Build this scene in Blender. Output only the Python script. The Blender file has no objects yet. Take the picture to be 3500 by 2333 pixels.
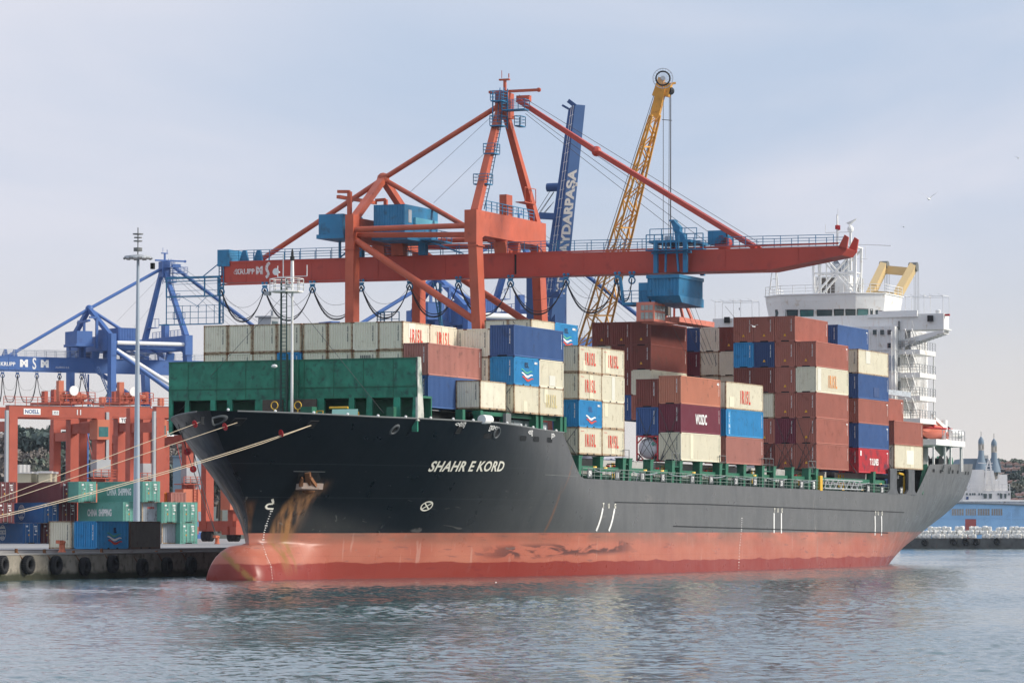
import bpy, math, random
from mathutils import Vector, Matrix, noise
import numpy as np
random.seed(7)
sc = bpy.context.scene
COL = sc.collection

# ------------------------------------------------------------------ camera
CAM = Vector((-333.294, -131.775, 4.48)); YAW = math.radians(22.5987); PITCH = math.radians(2.8547); F = 12803.7
cd = bpy.data.cameras.new('camera'); cam = bpy.data.objects.new('camera', cd); COL.objects.link(cam)
cd.sensor_fit = 'HORIZONTAL'; cd.sensor_width = 36; cd.lens = F/3500*36; cd.clip_start = 1; cd.clip_end = 20000
cam.location = CAM; cam.rotation_euler = (math.pi/2+PITCH, 0, YAW-math.pi/2)
sc.camera = cam

# ------------------------------------------------------------------ sky and sun
SUN_EL = math.radians(27); SUN_AZ = math.radians(-77)       # azimuth of the sun from +X, counter-clockwise
w = bpy.data.worlds.new('World'); sc.world = w; w.use_nodes = True
nt = w.node_tree; N = nt.nodes; L = nt.links
for n in list(N): N.remove(n)
def wn(t, **k):
    n = N.new(t)
    for a, b in k.items(): setattr(n, a, b)
    return n
out = wn('ShaderNodeOutputWorld'); bg = wn('ShaderNodeBackground'); bg.inputs[1].default_value = 0.1
L.new(bg.outputs[0], out.inputs[0])
sky = wn('ShaderNodeTexSky', sky_type='NISHITA', sun_disc=False, sun_elevation=SUN_EL, sun_rotation=math.pi/2-SUN_AZ)
sky.air_density = 1.2; sky.dust_density = 2.5
tc = wn('ShaderNodeTexCoord'); mp = wn('ShaderNodeMapping'); mp.inputs['Scale'].default_value = (3.2, 3.2, 13); mp.inputs['Rotation'].default_value=(0.05,0.03,0)
L.new(tc.outputs['Generated'], mp.inputs[0])
nz = wn('ShaderNodeTexNoise'); nz.inputs['Scale'].default_value = 1.25; nz.inputs['Detail'].default_value = 5; nz.inputs['Roughness'].default_value = .48; nz.inputs['Distortion'].default_value=.4
L.new(mp.outputs[0], nz.inputs[0])
cr = wn('ShaderNodeValToRGB'); cr.color_ramp.elements[0].position = .38; cr.color_ramp.elements[1].position = .64
cr.color_ramp.elements[0].color = (4.25, 5.05, 6.45, 1); cr.color_ramp.elements[1].color = (6.0, 6.15, 7.0, 1)   # thin blue veil to lilac-white cloud
L.new(nz.outputs[0], cr.inputs[0])
sx = wn('ShaderNodeSeparateXYZ'); L.new(tc.outputs['Generated'], sx.inputs[0])
hz = wn('ShaderNodeMapRange'); hz.inputs['From Min'].default_value = 0.0; hz.inputs['From Max'].default_value = .10; hz.interpolation_type='SMOOTHSTEP'
ad = wn('ShaderNodeMath', operation='MULTIPLY_ADD'); ad.inputs[1].default_value=.05; L.new(nz.outputs[0], ad.inputs[0]); ad.inputs[2].default_value=-.025
ad2 = wn('ShaderNodeMath', operation='ADD'); L.new(ad.outputs[0], ad2.inputs[0]); L.new(sx.outputs['Z'], ad2.inputs[1]); L.new(ad2.outputs[0], hz.inputs['Value'])
mh = wn('ShaderNodeMix', data_type='RGBA'); L.new(hz.outputs[0], mh.inputs['Factor']); mh.inputs['A'].default_value = (6.7, 6.3, 5.95, 1); L.new(cr.outputs[0], mh.inputs['B'])
ms = wn('ShaderNodeMix', data_type='RGBA'); ms.inputs['Factor'].default_value = .93; L.new(sky.outputs[0], ms.inputs['A']); L.new(mh.outputs['Result'], ms.inputs['B'])
zb = wn('ShaderNodeMapRange'); zb.inputs['From Min'].default_value = .16; zb.inputs['From Max'].default_value = .7; zb.inputs['To Min'].default_value = 1; zb.inputs['To Max'].default_value = 1.15; L.new(sx.outputs['Z'], zb.inputs['Value'])
vm = wn('ShaderNodeVectorMath', operation='SCALE'); L.new(ms.outputs['Result'], vm.inputs[0]); L.new(zb.outputs[0], vm.inputs['Scale']); L.new(vm.outputs[0], bg.inputs[0])   # an overcast sky is brighter overhead
sd = bpy.data.lights.new('sun', 'SUN'); so = bpy.data.objects.new('sun', sd); COL.objects.link(so)
sd.energy = 3.2; sd.angle = math.radians(13); sd.color = (1, .93, .82)
sv = Vector((math.cos(SUN_AZ)*math.cos(SUN_EL), math.sin(SUN_AZ)*math.cos(SUN_EL), math.sin(SUN_EL)))
so.rotation_euler = sv.to_track_quat('Z', 'Y').to_euler(); so.location = sv*300
sc.view_settings.view_transform = 'Standard'; sc.view_settings.look = 'None'; sc.view_settings.exposure = 0.33; sc.view_settings.gamma = 1

# ------------------------------------------------------------------ frames: the ship floats with a slight trim, so she has her own frame
FW = Vector((math.cos(PITCH)*math.cos(YAW), math.cos(PITCH)*math.sin(YAW), math.sin(PITCH)))
RT = Vector((math.sin(YAW), -math.cos(YAW), 0)); UP = RT.cross(FW)
DEL = math.radians(3.0005)-PITCH
CS = Vector((CAM.x, CAM.y, 3.628))
MS = Matrix.Translation(CAM) @ Matrix.Rotation(-DEL, 4, RT) @ Matrix.Translation(-CS)   # ship frame -> world
_p = PITCH+DEL
FS = Vector((math.cos(_p)*math.cos(YAW), math.cos(_p)*math.sin(YAW), math.sin(_p))); US = RT.cross(FS)
def S(ax, val, u, v):            # survey mark seen at (u, v) on a known plane of the ship frame
    d = FS+RT*((u-1750)/F)-US*((v-1166.5)/F); return CS+d*((val-CS[ax])/d[ax])
def W(ax, val, u, v):
    d = FW+RT*((u-1750)/F)-UP*((v-1166.5)/F); return CAM+d*((val-CAM[ax])/d[ax])
def D(u, v, dep):                # same, at a known distance, world frame
    return CAM+(FW+RT*((u-1750)/F)-UP*((v-1166.5)/F))*dep
V3 = Vector

# ------------------------------------------------------------------ materials
MATS = {}
def mat(name, col, rough=.55, metal=0, var=.12, dirt=None, dirt_amt=.0, dscale=.6, streak=0, streak_col=(.16,.05,.015), bump=0, spec=.4, fade=None, coord='Object', sscale=(2.2,2.2,.18)):
    if name in MATS: return MATS[name]
    m = bpy.data.materials.new(name); m.use_nodes = True; t = m.node_tree; n = t.nodes; l = t.links
    b = n['Principled BSDF']; b.inputs['Roughness'].default_value = rough; b.inputs['Metallic'].default_value = metal
    b.inputs['Specular IOR Level'].default_value = spec
    c = n.new('ShaderNodeTexCoord'); oi = n.new('ShaderNodeObjectInfo')
    off = n.new('ShaderNodeVectorMath'); off.operation = 'MULTIPLY_ADD'; off.inputs[1].default_value = (1,1,1)
    rv = n.new('ShaderNodeVectorMath'); rv.operation = 'SCALE'; rv.inputs[0].default_value = (37, 53, 29); l.new(oi.outputs['Random'], rv.inputs['Scale'])
    l.new(c.outputs[coord], off.inputs[0]); l.new(rv.outputs[0], off.inputs[2])
    def noi(scale, det=4, vec=None, sc3=None):
        q = n.new('ShaderNodeTexNoise'); q.inputs['Scale'].default_value = scale; q.inputs['Detail'].default_value = det
        if sc3:
            mm = n.new('ShaderNodeMapping'); mm.inputs['Scale'].default_value = sc3; l.new(off.outputs[0], mm.inputs[0]); l.new(mm.outputs[0], q.inputs[0])
        else: l.new(off.outputs[0], q.inputs[0])
        return q.outputs[0]
    def mix(fac, a, bb):
        q = n.new('ShaderNodeMix'); q.data_type = 'RGBA'
        if isinstance(fac, float): q.inputs['Factor'].default_value = fac
        else: l.new(fac, q.inputs['Factor'])
        for nm, x in (('A', a), ('B', bb)):
            if isinstance(x, tuple): q.inputs[nm].default_value = (*x[:3], 1)
            else: l.new(x, q.inputs[nm])
        return q.outputs['Result']
    def rng(x, a, bb, c0=0., c1=1.):
        q = n.new('ShaderNodeMapRange'); l.new(x, q.inputs['Value'])
        for nm, vv in (('From Min', a), ('From Max', bb), ('To Min', c0), ('To Max', c1)): q.inputs[nm].default_value = vv
        return q.outputs[0]
    dark = tuple(x*(1-var) for x in col); lite = tuple(min(1, x*(1+var)) for x in col)
    cur = mix(rng(noi(dscale, 5), .3, .7), dark, lite)
    if var: cur = mix(rng(oi.outputs['Random'], 0, 1, 0., .5), cur, tuple(x*(1-var*1.4) for x in col))
    if dirt_amt: cur = mix(rng(noi(dscale*2.3, 8), .62-.2*dirt_amt, .72, 0, min(1, .4+dirt_amt)), cur, dirt or (.09,.06,.04))
    if streak: cur = mix(rng(noi(1.6, 6, sc3=sscale), .60, .74, 0, streak), cur, streak_col)
    l.new(cur, b.inputs['Base Color'])
    if bump:
        bp = n.new('ShaderNodeBump'); bp.inputs['Strength'].default_value = .5; bp.inputs['Distance'].default_value = bump
        l.new(noi(3/max(.2, dscale)*dscale, 6), bp.inputs['Height']); l.new(bp.outputs[0], b.inputs['Normal'])
    rr = rng(noi(dscale*1.7, 3), .3, .7, max(0, rough-.08), min(1, rough+.1)); l.new(rr, b.inputs['Roughness'])
    MATS[name] = m; return m

M_cream = mat('cream_paint', (.76,.71,.56), .6, var=.05, dirt=(.42,.34,.22), dirt_amt=.06, dscale=.8, streak=.34, streak_col=(.42,.28,.15))
M_grey_cream = mat('weathered_cream_paint', (.82,.78,.64), .65, var=.06, dirt=(.45,.36,.25), dirt_amt=.04, dscale=.9, streak=.3, streak_col=(.33,.19,.10))
M_brick = mat('brick_red_paint', (.41,.145,.105), .55, var=.1, dirt=(.22,.07,.045), dirt_amt=.1, dscale=.5)
M_rose = mat('rose_brown_paint', (.42,.18,.145), .55, var=.08, dirt_amt=.08, dscale=.5)
M_salmonbrick = mat('faded_brick_paint', (.53,.21,.13), .55, var=.07, dirt_amt=.08, dscale=.5)
M_maroon = mat('maroon_paint', (.19,.035,.055), .5, var=.08, dscale=.5)
M_darkbrick = mat('dark_brick_paint', (.22,.06,.045), .55, var=.1, dirt_amt=.1, dscale=.5)
M_blue = mat('blue_paint', (.05,.115,.29), .5, var=.1, dirt=(.04,.07,.15), dirt_amt=.15, dscale=.5)
M_navy = mat('dark_blue_paint', (.028,.065,.18), .5, var=.1, dscale=.5)
M_lblue = mat('light_blue_paint', (.03,.27,.55), .5, var=.1, dirt=(.02,.12,.25), dirt_amt=.2, dscale=.8, streak=.3, streak_col=(.1,.08,.06))
M_teal = mat('teal_green_paint', (.12,.35,.29), .5, var=.08, dirt_amt=.1, dscale=.7)
M_red = mat('bright_red_paint', (.55,.04,.05), .5, var=.08, dirt=(.10,.05,.07), dirt_amt=.5, dscale=.35)
M_greybrown = mat('grey_brown_paint', (.13,.115,.10), .7, var=.12, dirt_amt=.3, dscale=.8)
M_lgrey = mat('pale_grey_paint', (.42,.46,.50), .65, var=.08, dirt_amt=.25, dscale=.8, streak=.4)
M_orangec = mat('orange_container_paint', (.62,.22,.03), .6, var=.1, dirt_amt=.2, dscale=.8, streak=.4)
M_rustframe = mat('rust_streaked_cream_frame', (.46,.36,.24), .75, var=.15, dirt=(.17,.06,.02), dirt_amt=.9, dscale=1.8)
M_black = mat('black_steel', (.012,.013,.015), .6, var=.2)
M_dark = mat('dark_void', (.01,.012,.014), .9, var=.1)
M_white = mat('white_paint', (.78,.78,.76), .5, var=.04, dirt=(.45,.33,.2), dirt_amt=.08, dscale=.5, streak=.35, streak_col=(.50,.32,.18))
M_whitec = mat('clean_white', (.82,.82,.8), .5, var=.03)
M_letter_red = mat('red_lettering', (.60,.05,.025), .6, var=.12, dirt=(.66,.55,.42), dirt_amt=.25, dscale=3)
M_letter_orange = mat('faded_orange_lettering', (.70,.30,.10), .6, var=.1)
M_letter_ghost = mat('faded_yellow_lettering', (.62,.52,.26), .6, var=.1)
M_letter_white = mat('white_lettering', (.8,.8,.78), .6, var=.05)
M_letter_ship = mat('cream_lettering', (.78,.76,.66), .6, var=.06, dirt=(.35,.3,.2), dirt_amt=.15, dscale=1.5)
M_letter_dark = mat('dark_lettering', (.02,.03,.06), .6, var=.05)
M_flag_green = mat('flag_green', (.10,.42,.25), .6, var=.1)
M_yellow = mat('yellow_paint', (.70,.42,.04), .55, var=.1, dirt_amt=.1, dscale=1)
M_sticker = mat('orange_sticker', (.80,.42,.03), .6, var=.05)
M_green = mat('deck_green_paint', (.022,.145,.085), .55, var=.15, dirt=(.02,.06,.045), dirt_amt=.25, dscale=.6)
M_greenwall = mat('breakwater_green', (.025,.26,.165), .5, var=.42, dirt=(.015,.06,.05), dirt_amt=.42, dscale=.8, streak=.55, streak_col=(.05,.30,.20), sscale=(1,.9,.35))
M_greydeck = mat('deck_grey', (.16,.17,.17), .7, var=.1)
M_alu = mat('aluminium', (.55,.57,.58), .4, metal=.4, var=.05)
M_steel = mat('galvanised_steel', (.36,.38,.40), .5, metal=.3, var=.1, dscale=.5)
M_cable = mat('black_cable', (.03,.03,.035), .6)
M_rope = mat('pale_rope', (.60,.50,.36), .9, var=.15, dscale=4)
M_plate = mat('number_plate_grey', (.09,.10,.105), .6)
M_wire = mat('steel_wire', (.08,.08,.085), .6)
M_redguard = mat('red_disc', (.42,.015,.02), .6, var=.1)
M_or = mat('orange_red_crane_paint', (.50,.108,.055), .5, var=.16, dirt=(.30,.06,.035), dirt_amt=.22, dscale=.35, streak=.12, streak_col=(.2,.05,.03))
M_or_boom = mat('red_boom_paint', (.47,.062,.04), .5, var=.1, dirt=(.26,.035,.03), dirt_amt=.2, dscale=.25, streak=.15, streak_col=(.12,.03,.02))
M_cb = mat('crane_blue_paint', (.03,.20,.38), .5, var=.15, dirt=(.03,.09,.14), dirt_amt=.35, dscale=.5, streak=.3, streak_col=(.04,.05,.06))
M_rb = mat('royal_blue_paint', (.05,.13,.36), .5, var=.1, dirt=(.03,.06,.2), dirt_amt=.15, dscale=.3)
M_rb2 = mat('royal_blue_paint_dark', (.03,.08,.22), .5, var=.1, dscale=.3)
M_rtg = mat('yard_crane_orange', (.42,.085,.05), .55, var=.1, dirt=(.3,.05,.03), dirt_amt=.25, dscale=.5)
M_rtg2 = mat('yard_cab_orange', (.52,.15,.08), .5, var=.08, dscale=.5)
M_ycrane = mat('amber_crane_paint', (.72,.36,.06), .5, var=.12, dirt=(.3,.08,.03), dirt_amt=.18, dscale=.8)
M_cabsal = mat('salmon_paint', (.62,.20,.14), .55, var=.08, dirt_amt=.1, dscale=.8)
M_beige = mat('beige_crane_paint', (.66,.49,.25), .55, var=.07, dirt=(.35,.25,.14), dirt_amt=.12, dscale=.4)
M_boat = mat('orange_boat', (.62,.17,.11), .45, var=.06, dscale=.6)
M_tyre = mat('tyre_rubber', (.012,.013,.015), .75, var=.2, dscale=2)
M_rustm = mat('rusty_iron', (.20,.085,.035), .85, var=.3, dscale=2)
M_bag = mat('white_woven_bag', (.80,.78,.72), .8, var=.08, dirt=(.5,.45,.38), dirt_amt=.3, dscale=1.2)
M_wareblue = mat('warehouse_blue', (.32,.57,.84), .7, var=.08, dirt=(.2,.35,.55), dirt_amt=.2, dscale=.15)
M_slate = mat('hazed_slate_roof', (.16,.22,.28), .7, var=.12, dscale=.15)  # slate lightened, with distance haze mixed into the colour
M_stone = mat('pale_stone', (.40,.37,.32), .8, var=.1, dscale=.1)
M_tile = mat('hazed_terracotta_roof', (.36,.22,.18), .8, var=.15, dscale=.3)  # tile red dulled to paint haze over the far roofs
M_plaster = mat('plaster_wall', (.62,.60,.56), .8, var=.12, dscale=.2)
M_farwhite = mat('grey_white_hull_paint', (.66,.65,.64), .6, var=.08, dirt=(.4,.38,.4), dirt_amt=.25, dscale=.15)
M_win = mat('window_glass', (.03,.06,.07), .08, var=.1, spec=.8)
M_winteal = mat('teal_window_glass', (.05,.17,.17), .1, var=.3, spec=.8, dscale=1)
M_conc = mat('quay_concrete', (.30,.27,.22), .85, var=.25, dirt=(.10,.09,.07), dirt_amt=.5, dscale=.7, streak=.4, streak_col=(.08,.07,.05), bump=.05, coord='Object')
M_apron = mat('apron_concrete', (.33,.32,.31), .85, var=.1, dirt=(.2,.19,.18), dirt_amt=.3, dscale=.15)
M_tarp = mat('grey_tarpaulin', (.45,.46,.53), .6, var=.08, dscale=.5)
M_tank = mat('white_tank', (.70,.72,.74), .35, var=.05)
M_trunk = mat('bark', (.09,.06,.04), .9)
M_lashing = mat('lashing_steel', (.10,.10,.10), .5, metal=.5)

# ------------------------------------------------------------------ mesh builder
class MB:
    def __init__(s, o=(0,0,0)): s.v=[]; s.f=[]; s.o=V3(o)
    def add(s, vs, fs):
        k=len(s.v); s.v += [tuple(V3(p)-s.o) for p in vs]; s.f += [tuple(i+k for i in f) for f in fs]; return s
    def box(s, a, b):
        x0,y0,z0=[min(p,q) for p,q in zip(a,b)]; x1,y1,z1=[max(p,q) for p,q in zip(a,b)]
        return s.add([(x0,y0,z0),(x1,y0,z0),(x1,y1,z0),(x0,y1,z0),(x0,y0,z1),(x1,y0,z1),(x1,y1,z1),(x0,y1,z1)],
                     [(0,3,2,1),(4,5,6,7),(0,1,5,4),(1,2,6,5),(2,3,7,6),(3,0,4,7)])
    def cbox(s, c, d):
        c=V3(c); d=V3(d)/2; return s.box(c-d, c+d)
    def bar(s, p, q, w, h=None, up=(0,0,1), w2=None, h2=None):      # rectangular bar from p to q
        p=V3(p); q=V3(q); h=h or w; w2=w2 or w; h2=h2 or h
        d=(q-p).normalized(); u=V3(up)
        if abs(d.dot(u))>.98: u=V3((1,0,0)) if abs(d.x)<.9 else V3((0,1,0))
        r=d.cross(u).normalized(); t=r.cross(d)
        vs=[]
        for c,ww,hh in ((p,w,h),(q,w2,h2)):
            for a,b in ((-1,-1),(1,-1),(1,1),(-1,1)): vs.append(c+r*(a*ww/2)+t*(b*hh/2))
        return s.add(vs, [(3,2,1,0),(4,5,6,7),(0,1,5,4),(1,2,6,5),(2,3,7,6),(3,0,4,7)])
    def tube(s, pts, r, n=8, r2=None, cap=True):
        pts=[V3(p) for p in pts]; k=len(pts); vs=[]; fs=[]
        for i,p in enumerate(pts):
            d=(pts[min(i+1,k-1)]-pts[max(i-1,0)]).normalized(); u=V3((0,0,1)) if abs(d.z)<.95 else V3((1,0,0))
            a=d.cross(u).normalized(); b=a.cross(d); rr=r if r2 is None else r+(r2-r)*i/(k-1)
            vs += [p+a*(math.cos(2*math.pi*j/n)*rr)+b*(math.sin(2*math.pi*j/n)*rr) for j in range(n)]
        for i in range(k-1):
            for j in range(n): fs.append((i*n+j, i*n+(j+1)%n, (i+1)*n+(j+1)%n, (i+1)*n+j))
        if cap: fs += [tuple(range(n))[::-1], tuple((k-1)*n+j for j in range(n))]
        return s.add(vs, fs)
    def prism(s, poly, d):              # polygon (3D points) swept along d
        poly=[V3(p) for p in poly]; n=len(poly); d=V3(d)
        return s.add(poly+[p+d for p in poly], [tuple(range(n))[::-1], tuple(range(n,2*n))]+[(i,(i+1)%n,(i+1)%n+n,i+n) for i in range(n)])
    def quad(s, a, b, c, d): return s.add([a,b,c,d], [(0,1,2,3)])
    def lathe(s, c, prof, n=20, ax='z'):
        vs=[]; m=len(prof); c=V3(c)
        for r,z in prof:
            for j in range(n):
                a=2*math.pi*j/n; p=(r*math.cos(a), r*math.sin(a), z)
                if ax=='y': p=(p[0],z,p[1])
                if ax=='x': p=(z,p[0],p[1])
                vs.append(c+V3(p))
        fs=[(i*n+j,i*n+(j+1)%n,(i+1)*n+(j+1)%n,(i+1)*n+j) for i in range(m-1) for j in range(n)]
        fs += [tuple(range(n))[::-1], tuple((m-1)*n+j for j in range(n))]
        return s.add(vs, fs)
    def torus(s, c, R, r, ax='y', n=24, m=8, sq=1):
        vs=[]; c=V3(c)
        for i in range(n):
            a=2*math.pi*i/n
            for j in range(m):
                b=2*math.pi*j/m; q=R+r*math.cos(b); p=(q*math.cos(a), r*sq*math.sin(b), q*math.sin(a))
                if ax=='x': p=(p[1],p[0],p[2])
                if ax=='z': p=(p[0],p[2],p[1])
                vs.append(c+V3(p))
        return s.add(vs, [(i*m+j,((i+1)%n)*m+j,((i+1)%n)*m+(j+1)%m,i*m+(j+1)%m) for i in range(n) for j in range(m)])
    def ball(s, c, r, n=12, m=8, sc3=(1,1,1)):
        c=V3(c); vs=[]
        for i in range(m+1):
            t=math.pi*i/m
            for j in range(n):
                a=2*math.pi*j/n; vs.append(c+V3((r*sc3[0]*math.sin(t)*math.cos(a), r*sc3[1]*math.sin(t)*math.sin(a), r*sc3[2]*math.cos(t))))
        return s.add(vs, [(i*n+j,(i+1)*n+j,(i+1)*n+(j+1)%n,i*n+(j+1)%n) for i in range(m) for j in range(n)])
    def rail(s, pts, h=1.05, r=.03, step=2., bars=3, n=4):            # guard rail along a polyline
        pts=[V3(p) for p in pts]
        for a,b in zip(pts, pts[1:]):
            k=max(1, round((b-a).length/step))
            for i in range(k+1):
                p=a.lerp(b, i/k); s.bar(p, p+V3((0,0,h)), r*2)
            for q in range(bars):
                z=h*(q+1)/bars; s.bar(a+V3((0,0,z)), b+V3((0,0,z)), r*2 if q==bars-1 else r*1.4)
        return s
    def ladder(s, p, q, w=.45, side=(0,1,0), r=.04, step=.35):
        p=V3(p); q=V3(q); e=V3(side)*w/2
        s.bar(p-e,q-e,r*1.6); s.bar(p+e,q+e,r*1.6); k=int((q-p).length/step)
        for i in range(1,k): c=p.lerp(q,i/k); s.bar(c-e,c+e,r)
        return s
    def mesh(s, name):
        me=bpy.data.meshes.new(name); me.from_pydata(s.v, [], s.f); me.update(); return me
    def build(s, name, m, parent=None, smooth=False, recalc=False):
        me=s.mesh(name)
        if smooth: me.shade_smooth(); 
        if isinstance(smooth,(int,float)) and not isinstance(smooth,bool): me.set_sharp_from_angle(angle=math.radians(smooth))
        me.materials.append(m); o=bpy.data.objects.new(name, me); COL.objects.link(o)
        if parent: o.parent=parent
        return o

def tag(o, label=None, cat=None, group=None, kind=None):
    if label: o['label']=label
    if cat: o['category']=cat
    if group: o['group']=group
    if kind: o['kind']=kind
    return o
def thing(name, label, cat, loc=(0,0,0), rz=0, fr='W', group=None):
    o=bpy.data.objects.new(name, None); COL.objects.link(o); o.empty_display_size=.5
    m=Matrix.Translation(V3(loc)) @ Matrix.Rotation(rz,4,'Z')
    o.matrix_world = (MS @ m) if fr=='S' else m
    return tag(o, label, cat, group)
def struct(name, mb, m, kind='structure', **k):
    o=mb.build(name, m, **k); o['kind']=kind; return o
def obj(name, me, m, parent, loc=(0,0,0), rz=0):
    o=bpy.data.objects.new(name, me); COL.objects.link(o); o.parent=parent; o.location=loc; o.rotation_euler=(0,0,rz)
    if not me.materials: me.materials.append(None)
    o.material_slots[0].link='OBJECT'; o.material_slots[0].material=m
    return o

# ------------------------------------------------------------------ lettering
_TX={}
def text_geo(s, size=1, bold=.0, xs=1, sp=1, res=3, shear=0):
    k=(s,size,bold,xs,sp,res,shear)
    if k in _TX: return _TX[k]
    cu=bpy.data.curves.new('t','FONT'); cu.body=s; cu.size=size; cu.offset=bold; cu.resolution_u=res; cu.space_character=sp; cu.align_x='CENTER'; cu.align_y='CENTER'; cu.shear=shear
    o=bpy.data.objects.new('t',cu); COL.objects.link(o); bpy.context.view_layer.update()
    me=bpy.data.meshes.new_from_object(o.evaluated_get(bpy.context.evaluated_depsgraph_get()))
    vs=[(v.co.x*xs, v.co.y) for v in me.vertices]; fs=[tuple(p.vertices) for p in me.polygons]
    bpy.data.objects.remove(o); bpy.data.curves.remove(cu); bpy.data.meshes.remove(me)
    if vs:
        cx=(min(v[0] for v in vs)+max(v[0] for v in vs))/2; cy=(min(v[1] for v in vs)+max(v[1] for v in vs))/2
        vs=[(a-cx,b-cy) for a,b in vs]
    _TX[k]=(vs,fs); return _TX[k]
def text_on(s, fn, size=1, **k):      # fn maps (right, up) to a point
    vs,fs=text_geo(s,size,**k); mb=MB(); mb.add([fn(a,b) for a,b in vs], fs); return mb
# ------------------------------------------------------------------ water
def make_water():
    m=bpy.data.materials.new('harbour_water'); m.use_nodes=True; t=m.node_tree; n=t.nodes; l=t.links; b=n['Principled BSDF']
    b.inputs['Base Color'].default_value=(.07,.125,.135,1); b.inputs['Roughness'].default_value=.08; b.inputs['IOR'].default_value=1.33; b.inputs['Specular IOR Level'].default_value=.5
    c=n.new('ShaderNodeTexCoord')
    def layer(scale, rot, sc3, det):
        mp=n.new('ShaderNodeMapping'); mp.inputs['Scale'].default_value=sc3; mp.inputs['Rotation'].default_value=(0,0,rot)
        l.new(c.outputs['Object'], mp.inputs[0]); q=n.new('ShaderNodeTexNoise'); q.inputs['Scale'].default_value=scale; q.inputs['Detail'].default_value=det; q.inputs['Roughness'].default_value=.55
        q.inputs['Distortion'].default_value=.3
        l.new(mp.outputs[0], q.inputs[0]); return q.outputs[0]
    a=layer(.9,.3,(1,.75,1),4); d=layer(3.4,-.5,(1,.7,1),3); p=layer(.018,.2,(1,2.4,1),3)
    pr=n.new('ShaderNodeMapRange'); l.new(p,pr.inputs['Value']); pr.inputs['From Min'].default_value=.35; pr.inputs['From Max'].default_value=.65; pr.inputs['To Min'].default_value=.35; pr.inputs['To Max'].default_value=1.25
    s1=n.new('ShaderNodeMath'); s1.operation='MULTIPLY_ADD'; l.new(d,s1.inputs[0]); s1.inputs[1].default_value=.22; l.new(a,s1.inputs[2])
    s2=n.new('ShaderNodeMath'); s2.operation='MULTIPLY'; l.new(s1.outputs[0],s2.inputs[0]); l.new(pr.outputs[0],s2.inputs[1])
    bp=n.new('ShaderNodeBump'); bp.inputs['Distance'].default_value=.07; bp.inputs['Strength'].default_value=1; l.new(s2.outputs[0],bp.inputs['Height']); l.new(bp.outputs[0],b.inputs['Normal'])
    mb=MB(); mb.add([(-2500,-3000,-.22),(6000,-3000,-.22),(6000,5000,-.22),(-2500,5000,-.22)],[(0,1,2,3)])
    sea=struct('water', mb, m)
    # the rippled surface of the basin itself: a sum of short wind waves
    R_,C_=1700,640; rng=np.random.default_rng(3)
    d=70*(880/70)**(np.arange(R_)/(R_-1)); a=np.linspace(-.20,.20,C_)
    fx,fy=math.cos(YAW),math.sin(YAW); rx,ry=math.sin(YAW),-math.cos(YAW)
    X=CAM.x+d[:,None]*(fx+a[None,:]*rx); Y=CAM.y+d[:,None]*(fy+a[None,:]*ry); Z=np.zeros_like(X)
    wind=math.radians(70)
    for lam in np.geomspace(.22,2.8,56):
        th=wind+rng.normal(0,.6); k=2*math.pi/lam; amp=.0074*lam**.82*rng.uniform(.6,1.3)
        Z+=amp*np.sin(k*(X*math.cos(th)+Y*math.sin(th))+rng.uniform(0,6.28))*.55
    g=0
    for lam in (38,61,23,90):
        th=rng.uniform(0,6.28); g=g+np.sin(2*math.pi/lam*(X*math.cos(th)+Y*math.sin(th))+rng.uniform(0,6.28))
    Z*=(.75+.16*g)
    me=bpy.data.meshes.new('rippled_surface'); n_=R_*C_
    me.vertices.add(n_); me.vertices.foreach_set('co',np.stack([X,Y,Z],-1).astype(np.float32).ravel())
    i0=(np.arange(R_-1)[:,None]*C_+np.arange(C_-1)[None,:]).ravel(); q=np.stack([i0,i0+1,i0+C_+1,i0+C_],-1).astype(np.int32)[:, ::-1]
    me.loops.add(q.size); me.loops.foreach_set('vertex_index',q.ravel()); me.polygons.add(len(q)); me.polygons.foreach_set('loop_start',np.arange(0,q.size,4,dtype=np.int32))
    me.update(calc_edges=True); me.shade_smooth(); me.materials.append(m); o=bpy.data.objects.new('rippled_surface',me); COL.objects.link(o); o.parent=sea
make_water()
# ------------------------------------------------------------------ the container ship (ship frame; x aft, y to starboard, z above the keel-side waterline)
SO=(50,15,0)
ship=thing('container_ship','long black and grey container ship with salmon red lower hull, white bridge and stacked containers','ship',SO,fr='S')
I=np.interp
def XS(h): return I(h,[0,3.3,4.3,5.1,6.7,8.6,11.7,14.4],[-40,-40.3,-40.5,-40.5,-41,-42.4,-45.65,-47.8])
def LB(h): return I(h,[-1,0,1.6,3.3,4.3,5.1,6.6,8.3,11.2,13.7,15],[60,58,56,55,53,50,46,42,38,34,32])
def halfb(x,h):
    t=(x-XS(h))/LB(h); e=I(h,[0,5,14],[1.0,.95,.8])
    b=0 if t<=0 else 15.5*(1-(1-min(t,1))**2)**e
    if x<-31 and h<4.2:
        q=max(0,(-37.5-x)/6.9)
        if q<1:
            s=(1-q**5)**.25; z=(h+.7)/(3.95*s)
            if abs(z)<1:
                bb=3.1*s*math.sqrt(1-z*z)*min(1,max(0,(-31-x)/4)); b=(b**2.2+bb**2.2)**(1/2.2)
    x0=I(h,[0,2,3.5,6.1,9,12,14],[85,86.5,88,94,100,108,110]); k=I(h,[0,2,3.5,6.1,9,12,14],[.00547,.0042,.0033,.00266,.0020,.00216,.0022])
    if x>x0: b=min(b, max(0,15.5-k*(x-x0)**2))
    return b
def xstart(h):
    if h>=3.05: return XS(h)-.001
    z=(h+.7)/3.95; s=min(1,abs(z)+.02); q=(max(0,1-s**(1/.25)))**.2; return min(-37.5-6.9*q, XS(h))
def xend(h): return I(h,[-1,0,3.5,6,15],[130,138.2,147,150.5,150.6])
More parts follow.
